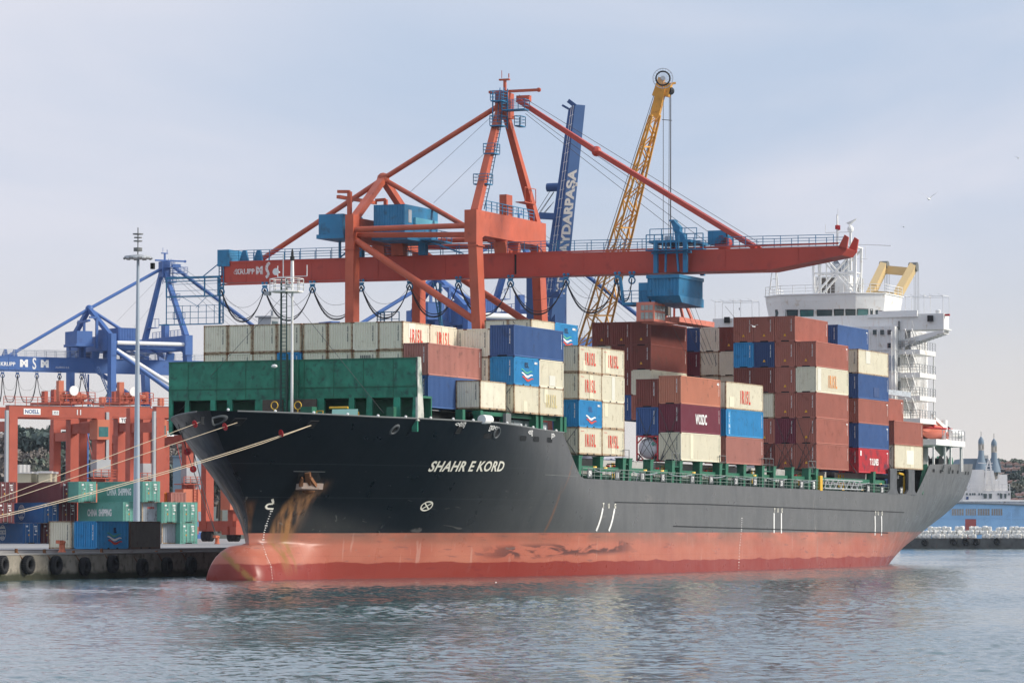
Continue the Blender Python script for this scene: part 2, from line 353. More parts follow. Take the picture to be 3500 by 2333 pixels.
def ztop(x):
    return I(x,[-48,-36,-25,-20,-11,-4.9,-4.4,-3.1,-1.6,0,62,100,112.2,113.6,117.6,118.2,150],[14.5,14.2,14.1,14.06,13.68,13.55,12.4,10.8,9.6,9.3,9.12,9.0,8.95,9.7,12.5,12.8,13.45])
def hull_mesh():
    mb=MB(SO)
    xr=[-48,-47.5,-47,-46.3,-45.5,-44.6,-43.6,-42.6,-41.6,-40.6,-39.5,-38.3,-37,-35.5,-34,-32.4,-30.7,-29,-27,-25,-23,-21,-19,-17,-15,-13,-11,-9,-7.5,-6.2,-5.3,-4.95,-4.7,-4.4,-4,-3.6,-3.1,-2.6,-2.1,-1.6,-1,-.4,.4,3,7,12,20,30,42,55,68,80,86,90,94,98,102,106,109,111,112,112.6,113.2,113.8,114.6,115.4,116.2,117,117.6,118,118.3,120,123,126,130,134,138,142,146,149,150.6]
    hs=[-1,-.5,0,.4,.8,1.2,1.6,2,2.4,2.7,2.9,3.05,3.2,3.5,3.9,4.3,4.7,5.2,5.8,6.5,7.3,8.1,8.9]; up=8; nr=len(hs)+up
    for sd in (-1,1):
        vs=[]
        for r in range(nr):
            for xx in xr:
                s=(xx+48)/198.6
                if r<len(hs): h=hs[r]; x=xstart(h)+(xend(h)-xstart(h))*s
                else:
                    f=(r-len(hs)+1)/up; x=xx
                    for _ in range(4): h=8.9+(ztop(x)-8.9)*f; x=xstart(h)+(xend(h)-xstart(h))*s
                b=halfb(x,h)
                if xx==-48: b=0
                vs.append((x,15+sd*b,h))
        n=len(xr); fs=[(r*n+j,r*n+j+1,(r+1)*n+j+1,(r+1)*n+j) for r in range(nr-1) for j in range(n-1)]
        if sd>0: fs=[f[::-1] for f in fs]
        mb.add(vs,fs)
        if sd<0: pv=vs
        else:
            tr=[]; 
            for r in range(nr-1):
                a=pv[r*n+n-1]; b2=pv[(r+1)*n+n-1]; c=vs[(r+1)*n+n-1]; d=vs[r*n+n-1]; mb.add([a,d,c,b2],[(0,1,2,3)])
    return mb
def hull_mat():
    m=bpy.data.materials.new('ship_hull_paint'); m.use_nodes=True; t=m.node_tree; n=t.nodes; l=t.links; b=n['Principled BSDF']
    c=n.new('ShaderNodeTexCoord'); sp=n.new('ShaderNodeSeparateXYZ'); l.new(c.outputs['Object'],sp.inputs[0])
    def noi(scale,sc3,det=5,dist=0):
        mp=n.new('ShaderNodeMapping'); mp.inputs['Scale'].default_value=sc3; l.new(c.outputs['Object'],mp.inputs[0])
        q=n.new('ShaderNodeTexNoise'); q.inputs['Scale'].default_value=scale; q.inputs['Detail'].default_value=det; q.inputs['Distortion'].default_value=dist; l.new(mp.outputs[0],q.inputs[0]); return q.outputs[0]
    def rng(x,a,bb,c0=0.,c1=1.,sm=False):
        q=n.new('ShaderNodeMapRange'); q.interpolation_type='SMOOTHSTEP' if sm else 'LINEAR'
        if isinstance(x,(int,float)): q.inputs['Value'].default_value=x
        else: l.new(x,q.inputs['Value'])
        for nm,vv in (('From Min',a),('From Max',bb),('To Min',c0),('To Max',c1)): q.inputs[nm].default_value=vv
        return q.outputs[0]
    def mth(op,a,bb):
        q=n.new('ShaderNodeMath'); q.operation=op
        for i,x in ((0,a),(1,bb)):
            if isinstance(x,(int,float)): q.inputs[i].default_value=x
            else: l.new(x,q.inputs[i])
        return q.outputs[0]
    def mix(f,a,bb):
        q=n.new('ShaderNodeMix'); q.data_type='RGBA'; l.new(f,q.inputs['Factor']) if not isinstance(f,float) else None
        if isinstance(f,float): q.inputs['Factor'].default_value=f
        for nm,x in (('A',a),('B',bb)):
            if isinstance(x,tuple): q.inputs[nm].default_value=(*x,1)
            else: l.new(x,q.inputs[nm])
        return q.outputs['Result']
    X,Y,Z=sp.outputs; 
    def band(x,a,bb,s=.15): return mth('MULTIPLY',rng(x,a-s,a+s,sm=True),rng(x,bb-s,bb+s,1,0,sm=True))
    # topsides: navy black forward, painted sky reflection greying it aft
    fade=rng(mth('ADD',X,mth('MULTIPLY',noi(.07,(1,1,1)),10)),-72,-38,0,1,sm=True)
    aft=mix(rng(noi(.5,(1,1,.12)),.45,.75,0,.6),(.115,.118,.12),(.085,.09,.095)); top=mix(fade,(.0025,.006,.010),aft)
    seam=mth('MAXIMUM',band(Z,7.16,7.19,.02),band(Z,10.05,10.08,.02)); top=mix(mth('MULTIPLY',seam,.35),top,(.10,.11,.12))
    # boot topping and bottom paint
    red=mix(rng(noi(.16,(1,1,2)),.3,.7),(.46,.165,.11),(.37,.105,.07))
    red=mix(mth('MULTIPLY',rng(Z,2.6,4.3),rng(noi(.30,(.6,1,2.5)),.38,.60,0,.85)),red,(.21,.12,.09))
    red=mix(rng(noi(.9,(.35,1,3)),.62,.68,0,.5),red,(.17,.08,.08))
    red=mix(rng(noi(1.3,(1,1,.15)),.64,.72,0,.35),red,(.55,.36,.30))
    sc=mth('MULTIPLY',mth('MULTIPLY',band(X,-63,-38,4),band(mth('ADD',Z,mth('MULTIPLY',X,-.02)),3.0,4.1,.3)),rng(noi(.7,(.35,1,1.6),9,.8),.46,.53,0,.85)); red=mix(sc,red,(.07,.035,.035))
    wl=mth('ADD',Z,mth('MULTIPLY',noi(.25,(1,1,.2)),-.7)); wet=rng(wl,1.02,1.10,1,0); red=mix(mth('MULTIPLY',wet,.8),red,(.21,.018,.016))
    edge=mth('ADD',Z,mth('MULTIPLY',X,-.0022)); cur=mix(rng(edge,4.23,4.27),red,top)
    # rust: under the anchor, at the stem, on the bulb, and drip lines
    def streakx(xc,w,z0,z1,lean,amt,nsc=1.6,f=.35):
        xx=mth('ADD',X,mth('MULTIPLY',Z,lean)); mk=mth('MULTIPLY',band(xx,xc-w,xc+w,w*f),band(Z,z0,z1,.9)); return mth('MULTIPLY',mk,rng(noi(nsc,(1.2,1,.10)),.36,.60,0,amt))
    cur=mix(streakx(-88.55,1.0,.9,8.1,-.25,1.0),cur,(.30,.15,.06))
    cur=mix(streakx(-88.2,.95,2.4,8.2,-.25,.5,.9,.8),cur,(.20,.12,.08))
    st=mth('MULTIPLY',rng(X,-90.6,-90.15,1,0),band(Z,3.6,6.5,.7)); cur=mix(mth('MULTIPLY',st,rng(noi(1.2,(1,1,.5)),.35,.6,.1,.45)),cur,(.36,.16,.06))
    bx=mth('ADD',mth('ADD',mth('MULTIPLY',X,.384),mth('MULTIPLY',Y,-.923)),mth('MULTIPLY',Z,1.13)); bl=mth('MULTIPLY',mth('MULTIPLY',band(bx,-34.45,-33.75,.25),rng(X,-90,-91.5)),band(Z,-.5,3.0,.2)); cur=mix(mth('MULTIPLY',bl,rng(noi(1.5,(1,1,1)),.36,.5,.2,.95)),cur,(.30,.15,.05))
    rl=mth('MAXIMUM',mth('MULTIPLY',band(mth('ADD',X,mth('MULTIPLY',Z,-.74)),-60.95,-60.7,.12),band(Z,8.0,12.4,.6)),mth('MULTIPLY',band(mth('ADD',X,mth('MULTIPLY',Z,-.10)),-56.2,-55.9,.15),band(Z,3.6,8.0,1.2))); cur=mix(mth('MULTIPLY',rl,rng(noi(1.5,(1,1,1)),.3,.6,.15,.6)),cur,(.24,.11,.06))
    cur=mix(mth('MULTIPLY',band(mth('ADD',X,mth('MULTIPLY',Z,.2)),22,23,.2),mth('MULTIPLY',band(Z,1,8.5,1),rng(noi(2,(1,1,.2)),.5,.65,0,.6))),cur,(.30,.28,.25))
    def frac(x,per):
        q=n.new('ShaderNodeMath'); q.operation='FRACT'; l.new(mth('MULTIPLY',x,1/per),q.inputs[0]); return q.outputs[0]
    vs_=rng(frac(X,8.6),0,.007,1,0); hs_=rng(frac(mth('ADD',Z,.35),2.35),0,.018,1,0)
    cur=mix(mth('MULTIPLY',mth('MAXIMUM',vs_,hs_),.22),cur,(.02,.02,.022))
    scf=rng(noi(1.1,(.25,1,1.3),8,1.2),.68,.72,0,.35); cur=mix(mth('MULTIPLY',scf,band(Z,1.5,9,1.5)),cur,(.20,.19,.18))
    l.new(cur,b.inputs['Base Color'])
    l.new(rng(noi(.6,(1,1,1)),.3,.7,.26,.42),b.inputs['Roughness']); b.inputs['Specular IOR Level'].default_value=.22
    bp=n.new('ShaderNodeBump'); bp.inputs['Strength'].default_value=.45; bp.inputs['Distance'].default_value=.10; l.new(noi(.55,(1,1,.35),4),bp.inputs['Height']); l.new(bp.outputs[0],b.inputs['Normal'])
    return m
M_hull=hull_mat()
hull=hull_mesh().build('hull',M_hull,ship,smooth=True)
_me=hull.data
import bmesh
_b=bmesh.new(); _b.from_mesh(_me); bmesh.ops.remove_doubles(_b,verts=_b.verts,dist=.003); bmesh.ops.recalc_face_normals(_b,faces=_b.faces); _b.to_mesh(_me); _b.free(); _me.set_sharp_from_angle(angle=math.radians(40))
def deck(name,xa,xb,h,m,ins=.12,n=40):
    mb=MB(SO); xs=[xa+(xb-xa)*(i/n)**1.3 for i in range(n+1)]
    L=[(x,15-max(.02,halfb(x,h)-ins),h) for x in xs]; R=[(x,15+max(.02,halfb(x,h)-ins),h) for x in xs]
    mb.add(L+R,[(i,i+1,n+2+i,n+1+i) for i in range(n)]); return mb.build(name,m,ship)
deck('forecastle_deck',-46.6,-4.2,13.0,M_green)
deck('main_deck',-4.2,118,8.4,M_greydeck); deck('stern_deck',118,150.2,12.1,M_green)
mb=MB(SO)        # bulkheads closing the deck steps
mb.box((-4.3,1,8.4),(-4.1,29,13.0)); mb.box((118,4,8.4),(118.2,26,12.1)); mb.build('deck_bulkhead',M_greydeck,ship)
# rolled top edge of the bulwark
def edge(xa,xb,n=60,dz=.0,r=.07,inn=.05):
    pts=[]
    for i in range(n+1):
        x=xa+(xb-xa)*i/n; h=ztop(x); pts.append((x,15-halfb(x,h)+inn,h+dz))
    return pts
mb=MB(SO); mb.tube(edge(-46.5,-5),.08,6); mb.tube([(x,30-y,z) for x,y,z in edge(-46.5,-5)],.08,6); mb.build('bulwark_rail',M_greydeck,ship)
def hp(x,h,o=.03):           # a point on the port side shell, o metres proud of it
    b=halfb(x,h); e=.2; nx=-(halfb(x+e,h)-halfb(x-e,h))/(2*e); nz=-(halfb(x,h+e)-halfb(x,h-e))/(2*e)
    nv=V3((nx,-1,nz)).normalized(); return V3((x,15-b,h))+nv*o
def hull_uv(u,v):            # where the sight line (u, v) meets the port shell
    d=FS+RT*((u-1750)/F)-US*((v-1166.5)/F); y=-.6; q=None
    def g(y): p=CS+d*((y-CS.y)/d.y); return p,15-halfb(p.x,p.z)<=y
    for _ in range(400):
        p,hit=g(y)
        if hit: break
        y+=.04
    lo,hi=y-.04,y
    for _ in range(12):
        m=(lo+hi)/2; p,hit=g(m)
        if hit: hi=m
        else: lo=m
    return g(hi)[0]
def hull_text(s,x0,h0,size,name='lettering',m=None,dx=1,**k):
    vs,fs=text_geo(s,size,**k); mb=MB(SO); mb.add([hp(x0+a,h0+b,.035) for a,b in vs],fs); return mb.build(name,m or M_letter_ship,ship)
# ------------------------------------------------------------------ shipping containers
CW=2.438; H1=2.591; H2=2.896; L20=6.058; L40=12.192
_CM={}
def corr(mb, p0, du, length, dz, height, nrm, period, depth):
    """corrugated sheet: runs along du for length, up height, waves of depth along -nrm"""
    p0=V3(p0); du=V3(du); nrm=V3(nrm); k=max(1,round(length/period)); per=length/k; pts=[]
    for i in range(k):
        for f,dd in ((.0,0),(.30,0),(.42,1),(.80,1),(.92,0)): pts.append((per*(i+f), dd))
    pts.append((length,0)); vs=[]
    for s,dd in pts:
        q=p0+du*s-nrm*(dd*depth); vs += [q, q+V3((0,0,height))]
    mb.add(vs,[(2*i,2*i+2,2*i+3,2*i+1) for i in range(len(pts)-1)])
def cont_meshes(L_,H_):
    k=(L_,H_)
    if k in _CM: return _CM[k]
    z0,z1=.15,H_-.09; b=MB()
    corr(b,(.12,.02,z0),(1,0,0),L_-.24,0,z1-z0,(0,-1,0),.278,.055)
    corr(b,(L_-.12,CW-.02,z0),(-1,0,0),L_-.24,0,z1-z0,(0,1,0),.278,.055)
    corr(b,(.02,CW-.12,z0),(0,-1,0),CW-.24,0,z1-z0,(-1,0,0),.25,.07)
    b.quad((L_-.03,.1,z0),(L_-.03,CW-.1,z0),(L_-.03,CW-.1,z1),(L_-.03,.1,z1))
    b.quad((.05,.05,H_-.02),(L_-.05,.05,H_-.02),(L_-.05,CW-.05,H_-.02),(.05,CW-.05,H_-.02))
    b.quad((.05,.05,.14),(.05,CW-.05,.14),(L_-.05,CW-.05,.14),(L_-.05,.05,.14))
    f=MB()
    for x in (0,L_-.14):
        for y in (0,CW-.14): f.box((x,y,.0),(x+.14,y+.14,H_))
    for y in (0,CW-.06):
        f.box((.14,y+.002,.0 if L_<7 else .02),(L_-.14,y+.058,.15)); f.box((.14,y+.002,H_-.09),(L_-.14,y+.058,H_-.002))
    for x in (0,L_-.06):
        f.box((x+.002,.14,H_-.10),(x+.058,CW-.14,H_-.002)); f.box((x+.002,.14,.02),(x+.058,CW-.14,.16))
    c=MB()
    for x in (-.004,L_-.174):
        for y in (-.004,CW-.158):
            for z in (-.004,H_-.114): c.box((x,y,z),(x+.178,y+.162,z+.118))
    p=MB()                                        # gooseneck tunnel or fork pockets: dark recesses
    if L_>7: p.box((-.006,.75,.0),(.1,1.69,.13))
    else:
        for x in (2.0,3.7): p.box((x,-.006,.0),(x+.36,.1,.12))
    _CM[k]=tuple(m.mesh(n) for m,n in ((b,'container_walls'),(f,'container_frame'),(c,'corner_castings'),(p,'bottom_recess')))
    return _CM[k]
def id_marks(L_,H_,side):                       # the small vertical row of numbers
    r=random.Random(3); b0=.42 if side=='f' else L_-.55; z1=H_-.35; lo=[(b0,z1)]; pts=[(b0,z1)]
    z=z1
    for i in range(11):
        w_=.07+.03*r.random()
        if i==4: z-=.12; continue
        pts += [(b0+.012,z),(b0+w_,z),(b0+w_,z-.085),(b0+.012,z-.085)]; z-=.13
    pts.append((b0,z))
    return MB().prism([(-.012,a,c) if side=='f' else (a,-.012,c) for a,c in pts],(.008,0,0) if side=='f' else (0,.008,0)).mesh('number_marks')
_IDM={}
def tri_mesh(): 
    mb=MB(); mb.prism([(-.012,1.05,.62),(-.012,1.40,.62),(-.012,1.225,.92)],(.008,0,0)); return mb.mesh('warning_triangle')
_TRI=[]
def container(loc, L_, H_, m, label, fr='S', rz=0, marks=(), group='containers stacked on the ship', frame=None, sub=None):
    t=thing('shipping_container',label,'container',loc,rz,fr,group)
    a,b,c,d=cont_meshes(L_,H_)
    obj('wall_panel',a,m,t); obj('frame',b,frame or (M_rustframe if m in (M_cream,M_grey_cream) and random.random()<.62 else m),t); obj('corner_casting',c,M_darkbrick if m in (M_brick,M_rose,M_salmonbrick,M_darkbrick) else (M_rustm if m in (M_cream,M_grey_cream) else M_navy if m in(M_blue,M_navy,M_lblue) else m),t); obj('bottom_recess',d,M_dark,t)
    for k in marks:
        if k=='idf' or k=='ids':
            key=(L_,H_,k)
            if key not in _IDM: _IDM[key]=id_marks(L_,H_,k[-1])
            obj('number_marks',_IDM[key],M_letter_white if m not in (M_cream,M_grey_cream) else M_greydeck,t)
        elif k=='tri':
            if not _TRI: _TRI.append(tri_mesh())
            obj('warning_triangle',_TRI[0],M_sticker,t)
        elif k[0]=='T':                       # text on the long side: ('T', s, size, x, z, material, xs, sp, bold)
            _,s,size,x,z,mm,xs,sp,bold=k
            text_on(s,lambda u,v:(x+u,-.012,z+v),size,xs=xs,sp=sp,bold=bold).build('lettering',mm,t)
        elif k[0]=='W':                       # fitted lettering on the long side: ('W', s, width, height, x, z, material, spacing, bold)
            _,s,w_,h_,x,z,mm,sp,bold=k; vs,fs=text_geo(s,1,sp=sp,bold=bold); kx=w_/(max(a for a,b in vs)-min(a for a,b in vs)); kz=h_/(max(b for a,b in vs)-min(b for a,b in vs))
            MB().add([(x+a*kx,-.012,z+b*kz) for a,b in vs],fs).build('lettering',mm,t)
        elif k[0]=='F':
            _,s,size,y,z,mm,xs,sp,bold=k
            text_on(s,lambda u,v:(-.012,y-u,z+v),size,xs=xs,sp=sp,bold=bold).build('lettering',mm,t)
        elif k[0]=='V':                       # vertical lettering, one letter under another, on the long side
            _,s,size,x,ztop_,dz,mm=k
            mb=MB()
            for i,ch in enumerate(s):
                vs,fs=text_geo(ch,size,xs=.9,bold=.01); mb.add([(x+p,-.014,ztop_-i*dz+q) for p,q in vs],fs)
            mb.build('lettering',mm,t)
        elif k[0]=='P':                       # a plain patch (x0,z0,x1,z1,mat)
            _,x0,z0,x1,z1,mm=k; MB().box((x0,-.004 if mm in M_patch else -.010,z0),(x1,.016 if mm in M_patch else -.002,z1)).build('paint_patch',mm,t)
        elif k[0]=='B':                       # flag-coloured wave emblem at (x, z), width w
            _,x,z,w_,full=k
            for col,dz,th in ((M_flag_green,.34,.15),(M_letter_white,.0,.22),(M_letter_red,-.34,.22)):
                if not full and col is M_flag_green: continue
                mb=MB(); up=[];lo=[]
                for i in range(15):
                    f_=i/14; zz=z+dz+.13*math.sin(f_*7.2+1.2)-.16*f_+.05; tt=th*(.45+.55*math.sin(math.pi*min(1,f_*1.05+.02)))
                    xx=x-w_/2+w_*f_+(.15 if dz<0 else -.1 if dz>0 else 0); up.append((xx,-.012,zz+tt/2)); lo.append((xx,-.012,zz-tt/2))
                mb.add(lo+up,[(i,i+1,i+16,i+15) for i in range(14)]); mb.build('wave_emblem',col,t)
    return t
IR=lambda mm=None,x=3.0,z=1.36,s=1.35:('W','IRISL',2.75*s/1.35,1.25*s/1.35,x,z,mm or M_letter_red,1.35,.03)
M_patch=[mat('patched_cream',(.70,.66,.50),.6,var=.05),mat('patched_pale',(.66,.65,.57),.6,var=.05)]
BAY={'Y':(-26.98,15.27),'Z':(-14.64,15.15),'A':(0,11.65),'B':(28.47,11.57),'C':(42.46,11.52),'D':(73.42,11.46),'E':(89.49,11.32),'F':(104.01,12.06)}
WHERE={'Y':'behind the green breakwater','Z':'second stack from bow','A':'in the red-lettered cream stack','B':'in the tank container stack',
 'C':'in the short middle stack','D':'in the tallest stack','E':'before the white deckhouse','F':'in the aftmost stack'}
ORD=['bottom tier','second tier','third tier','fourth tier','fifth tier','top tier']
ROWN=['outermost row','second row in','third row in','fourth row in','fifth row in','sixth row in','seventh row in','eighth row in','ninth row in','tenth row in','eleventh row in']
CN={}
def cn(m): return {'cream_paint':'cream','weathered_cream_paint':'rust-streaked cream','brick_red_paint':'brick red','rose_brown_paint':'rose brown','faded_brick_paint':'faded brick orange','maroon_paint':'maroon','dark_brick_paint':'dark brick red','blue_paint':'blue','dark_blue_paint':'dark blue','light_blue_paint':'light blue','bright_red_paint':'bright red'}[m.name]
def C(bay,row,tier,z,L_,H_,m,marks=(),half=0,y=None,extra='',frame=None):
    x0,h0=BAY[bay]; yy=row*2.503 if y is None else y; x=x0+(6.134 if half else 0)
    sz='short' if L_<7 else 'long'; hf=(' aft half' if half else ' forward half') if L_<7 and extra!='-' else ''
    e=(' '+extra) if extra and extra!='-' else ''
    lab=f"{e} {cn(m)} container, {ORD[tier]}, {ROWN[row]},{hf} {WHERE[bay]}".replace('  ',' ').strip()
    marks=list(marks)
    if m in (M_cream,M_grey_cream):                  # repair panels and faded patches
        r=random.Random(int(x*7+yy*13+z*5)); a=r.uniform(.4,L_*.6); marks.append(('P',a,.2 if r.random()<.5 else H_*.45,a+r.uniform(.6,1.8),H_*.45 if r.random()<.5 else H_-.12,M_patch[r.randrange(2)])); marks.append('ids')
    elif random.random()<.4: r=random.Random(int(x+yy*3+z)); a=r.uniform(1,L_-2); marks.append(('P',L_-.9,H_-.5,L_-.45,H_-.35,M_letter_white))
    return container((x,yy,h0+z),L_,H_,m,lab,marks=marks,frame=frame)
Z1=2.61; Z2=2.916
# bay behind the breakwater
for k in range(8):
    C('Y',k+1,2,2*Z1,L20,H1,M_grey_cream,marks=(('idf',)+((IR(),'ids') if k==0 else ())),y=6.34+k*2.503+(.10 if k>3 else 0),extra='red-lettered' if k==0 else '')
    m=M_lblue if k==4 else M_grey_cream
    C('Y',k+1,1,Z1,L20,H1,m,marks=('idf',)+((('F','I I I I I I',.42,1.2,2.0,M_greydeck,.8,1,.05),) if k==1 else ()),y=6.34+k*2.503+(.10 if k>3 else 0))
C('Y',1,2,2*Z1,L20,H1,M_cream,marks=(IR(s=1.45),'ids'),half=1,y=6.34,extra='red-lettered')
C('Y',0,0,0,L40,H2,M_blue,marks=('idf',),y=3.82)
C('Y',0,1,Z2,L40,H2,M_rose,marks=('idf','ids','tri'),y=3.82)
container((-20.85,1.38,15.33),L20,H1,M_grey_cream,'grey rust-streaked cream container standing alone on the port rail behind the breakwater',marks=('idf',))
# second stack
C('Z',0,2,5.23,L40,H2,M_blue,marks=('idf','ids'),y=.62)
C('Z',0,1,Z1,L20,H1,M_lblue,marks=('idf',('W','IISL',1.05,.5,3.0,1.9,M_letter_dark,1.0,.02),('B',3.1,.98,2.7,1),('P',4.9,2.05,5.6,2.25,M_letter_white)),y=.62,extra='wave-marked')
C('Z',0,1,Z1,L20,H1,M_cream,half=1,y=.62)
C('Z',0,0,0,L20,H1,M_cream,y=.62,marks=('idf',)); C('Z',0,0,0,L20,H1,M_cream,half=1,y=.62,marks=(IR(M_letter_ghost),),extra='yellow-lettered')
for k,row in ((3.12,1),(5.62,2)):
    for q in range(3): C('Z',row,q,q*Z1,L20,H1,M_grey_cream,marks=('idf',),y=k)
# cream stack
A4=[(M_cream,M_cream,1,1),(M_lblue,M_cream,2,0),(M_cream,M_cream,1,0),(M_cream,M_cream,1,1)]
for q,(a,b,ma,mb_) in enumerate(A4):
    mk=('idf',)+((IR(),('P',.5,2.2,1.3,2.24,M_letter_red)) if ma==1 else (('W','IISL',1.05,.5,3.0,1.75,M_blue,1.0,.02),('B',3.1,.95,2.6,0),('P',4.9,2.05,5.6,2.25,M_letter_white)))
    C('A',0,q,q*Z1,L20,H1,a,marks=mk,extra='red-lettered' if ma==1 else 'wave-marked')
    C('A',0,q,q*Z1,L20,H1,b,marks=((IR(),('P',.5,2.2,1.3,2.24,M_letter_red)) if mb_ else ()),half=1,extra='red-lettered' if mb_ else 'plain')
for row in (2,3): C('A',row,4,4*Z1,L20,H1,M_grey_cream if row==3 else M_cream,marks=('idf',),y=4.94+(row-2)*2.45,extra='')
C('A',2,4,4*Z1,L20,H1,M_lblue,marks=(('W','IISL',1.05,.5,3.0,1.9,M_letter_dark,1.0,.02),('B',3.1,.98,2.7,1),('P',4.6,2.05,5.6,2.25,M_letter_white)),half=1,y=4.94,extra='wave-marked')
# tank-container stack
C('B',0,0,0,L40,H2,M_cream,marks=('idf',)); C('B',0,1,Z2,L40,H2,M_maroon,marks=('idf','ids',('W','WOSDC',3.5,1.1,6.1,1.45,M_letter_white,1,.03)),extra='white-lettered')
C('B',0,2,2*Z2,L40,H2,M_salmonbrick,marks=('idf','ids',('P',11.1,2.3,11.75,2.5,M_letter_white)))
C('B',1,1,Z1,L40,H2,M_blue,marks=('idf',)); C('B',1,2,Z1+Z2,L40,H2,M_darkbrick,marks=('idf',))
def tank(loc):
    t=thing('tank_container','white tank in a red octagonal frame, bottom tier under the blue container','tank container',loc,0,'S')
    f=MB(); L_=L20
    for x in (0,L_-.15):
        for y in (0,CW-.15): f.box((x,y,0),(x+.15,y+.15,H1))
        f.box((x,.15,0),(x+.148,CW-.15,.15)); f.box((x,.15,H1-.15),(x+.148,CW-.15,H1))
        for y,s in ((.15,1),(CW-.15,-1)):
            for z,q in ((.15,1),(H1-.15,-1)): f.bar((x+.07,y,z+q*.62),(x+.07,y+s*.62,z),.12,.11)
    for y in (0,CW-.12): f.box((.15,y+.01,.0),(L_-.15,y+.11,.14)); f.box((.15,y+.01,H1-.12),(L_-.15,y+.11,H1-.01))
    f.build('frame',M_redguard if False else M_red,t)
    b=MB(); b.lathe((0,CW/2,H1/2),[(.2,.15),(.8,.22),(1.08,.42),(1.12,.7),(1.12,L_-.7),(1.08,L_-.42),(.8,L_-.22),(.2,L_-.15)],28,'x'); b.build('tank',M_tank,t,smooth=50)
    s=MB(); s.prism([(.13,.62,1.5),(.13,.86,1.74),(.13,.62,1.98),(.13,.38,1.74)],(.008,0,0)); s.build('hazard_placard',M_teal,t)
    text_on('2208 43227 8',lambda u,v:(.13,CW/2-u,2.15+v),.2,xs=.8).build('lettering',M_letter_dark,t)
tank((28.47,2.503,11.57))
# three-high stack
C('C',0,0,0,L40,H2,M_rose,marks=('ids',)); C('C',0,1,Z2,L40,H2,M_lblue,marks=('ids',('V','LINE',.62,1.0,2.3,.6,M_letter_white),('P',.62,.2,1.38,2.7,M_lblue)),extra='white-lettered')
C('C',0,2,2*Z2,L40,H2,M_cream,marks=(IR(x=6.3,s=1.6),),extra='red-lettered')
# tall stack left of the bridge
DB=[[(M_brick,),(M_brick,),(M_brick,),(M_cream,'I'),(M_brick,)],
    [(M_brick,),(M_maroon,),(M_brick,),(M_brick,),(M_brick,),(M_brick,)],
    [(M_darkbrick,),(M_brick,),(M_cream,),(M_darkbrick,),(M_navy,),(M_brick,)],
    [None,None,None,(M_darkbrick,),(M_lblue,),(M_brick,)]]
for row,lst in enumerate(DB):
    for q,e in enumerate(lst):
        if e: C('D',row,q,q*Z2,L40,H2,e[0],marks=(('idf','ids') if e[0] is not M_cream else ())+((IR(M_letter_orange,x=6.2,s=1.6),) if len(e)>1 else ())+(('tri',) if e[0] in (M_brick,M_navy) else ()),extra='orange-lettered' if len(e)>1 else '')
for row,lst in ((8,[None,None,(M_brick,),(M_cream,),(M_darkbrick,),(M_darkbrick,)]),(9,[None,None,(M_blue,),(M_darkbrick,),(M_darkbrick,),(M_darkbrick,)]),(10,[None]*4+[(M_grey_cream,),(M_darkbrick,)])):
    for q,e in enumerate(lst):
        if e: C('D',row,q,q*Z2-(.1 if q==5 else 0),L40,H2 if q<5 else H2-.12,e[0],marks=('idf','ids','tri') if e[0] not in (M_cream,M_grey_cream) else (),y=20.06+(row-8)*2.45)
# stack before the deckhouse
for q,m in enumerate((M_red,M_blue,M_brick,M_blue,M_cream)):
    C('E',0,q,q*Z2,L40,H2,m,marks=('idf',)+(('ids',) if m is not M_cream else ())+((('W','T S LINES',3.5,.8,6.1,1.35,M_letter_white,1,.04),('P',.6,2.0,1.1,2.6,M_letter_white)) if q==0 else ())+((('P',6.2,.35,8.3,1.5,M_navy),) if q==3 else ()),extra='white-lettered' if q==0 else '')
C('E',1,5,5*Z2,L40,H2,M_blue,marks=('idf','ids'))
for row,lst in ((6,[None]*3+[M_grey_cream,M_grey_cream,M_darkbrick]),(7,[None]*3+[M_grey_cream]*3),(8,[None]*4+[M_maroon,M_blue])):
    for q,m in enumerate(lst):
        if m: C('E',row,q,q*Z2,L40,H2,m,marks=('idf',)+(('tri',) if m is M_darkbrick else ()),y=14.9+(row-6)*2.45)
C('F',0,0,0,L40,H2,M_cream,marks=('idf',('P',5.0,.6,8.2,2.3,M_grey_cream))); C('F',0,1,Z2,L40,H2,M_brick,marks=('ids',)); C('F',1,2,2*Z2,L40,H2,M_brick,marks=('ids',))
# cargo under a tarpaulin between the two middle stacks
def tarp():
    t=thing('wrapped_cargo','bulky cargo wrapped in pale grey tarpaulin behind the cream stack with red lettering','wrapped cargo',(18.5,5.3,11.6),0,'S')
    import itertools
    mb=MB(); n=14; vs=[];
    prof=[(0,0),(0,1.5),(.1,3.2),(.5,4.0),(1.6,4.35),(3.4,4.4),(4.4,4.1),(4.8,3.2),(4.9,1.5),(4.9,0)]
    for i in range(n+1):
        x=i/n*8.0
        for j,(y,z) in enumerate(prof):
            d=noise.noise(V3((x*.9,y*.8,z*.9)))*.22; s=1-.06*abs(math.sin(i*1.4)); vs.append((x+noise.noise(V3((y,z,x)))*.2,y*s+d,z*s+d))
    k=len(prof); mb.add(vs,[(i*k+j,i*k+j+1,(i+1)*k+j+1,(i+1)*k+j) for i in range(n) for j in range(k-1)]+[tuple(range(k))[::-1],tuple(n*k+j for j in range(k))])
    mb.build('tarpaulin',M_tarp,t,smooth=True)
    MB().box((-.6,-.1,-.3),(10,5,0)).build('flat_rack',M_navy,t)
    MB().prism([(-.5,0,.5),(-.5,2.2,.3),(-.5,2.0,1.2),(-.5,.1,1.3)],(.05,0,0)).build('board',M_whitec,t)
tarp()
# ------------------------------------------------------------------ ship fittings
def rel(mb=None): return MB(SO)
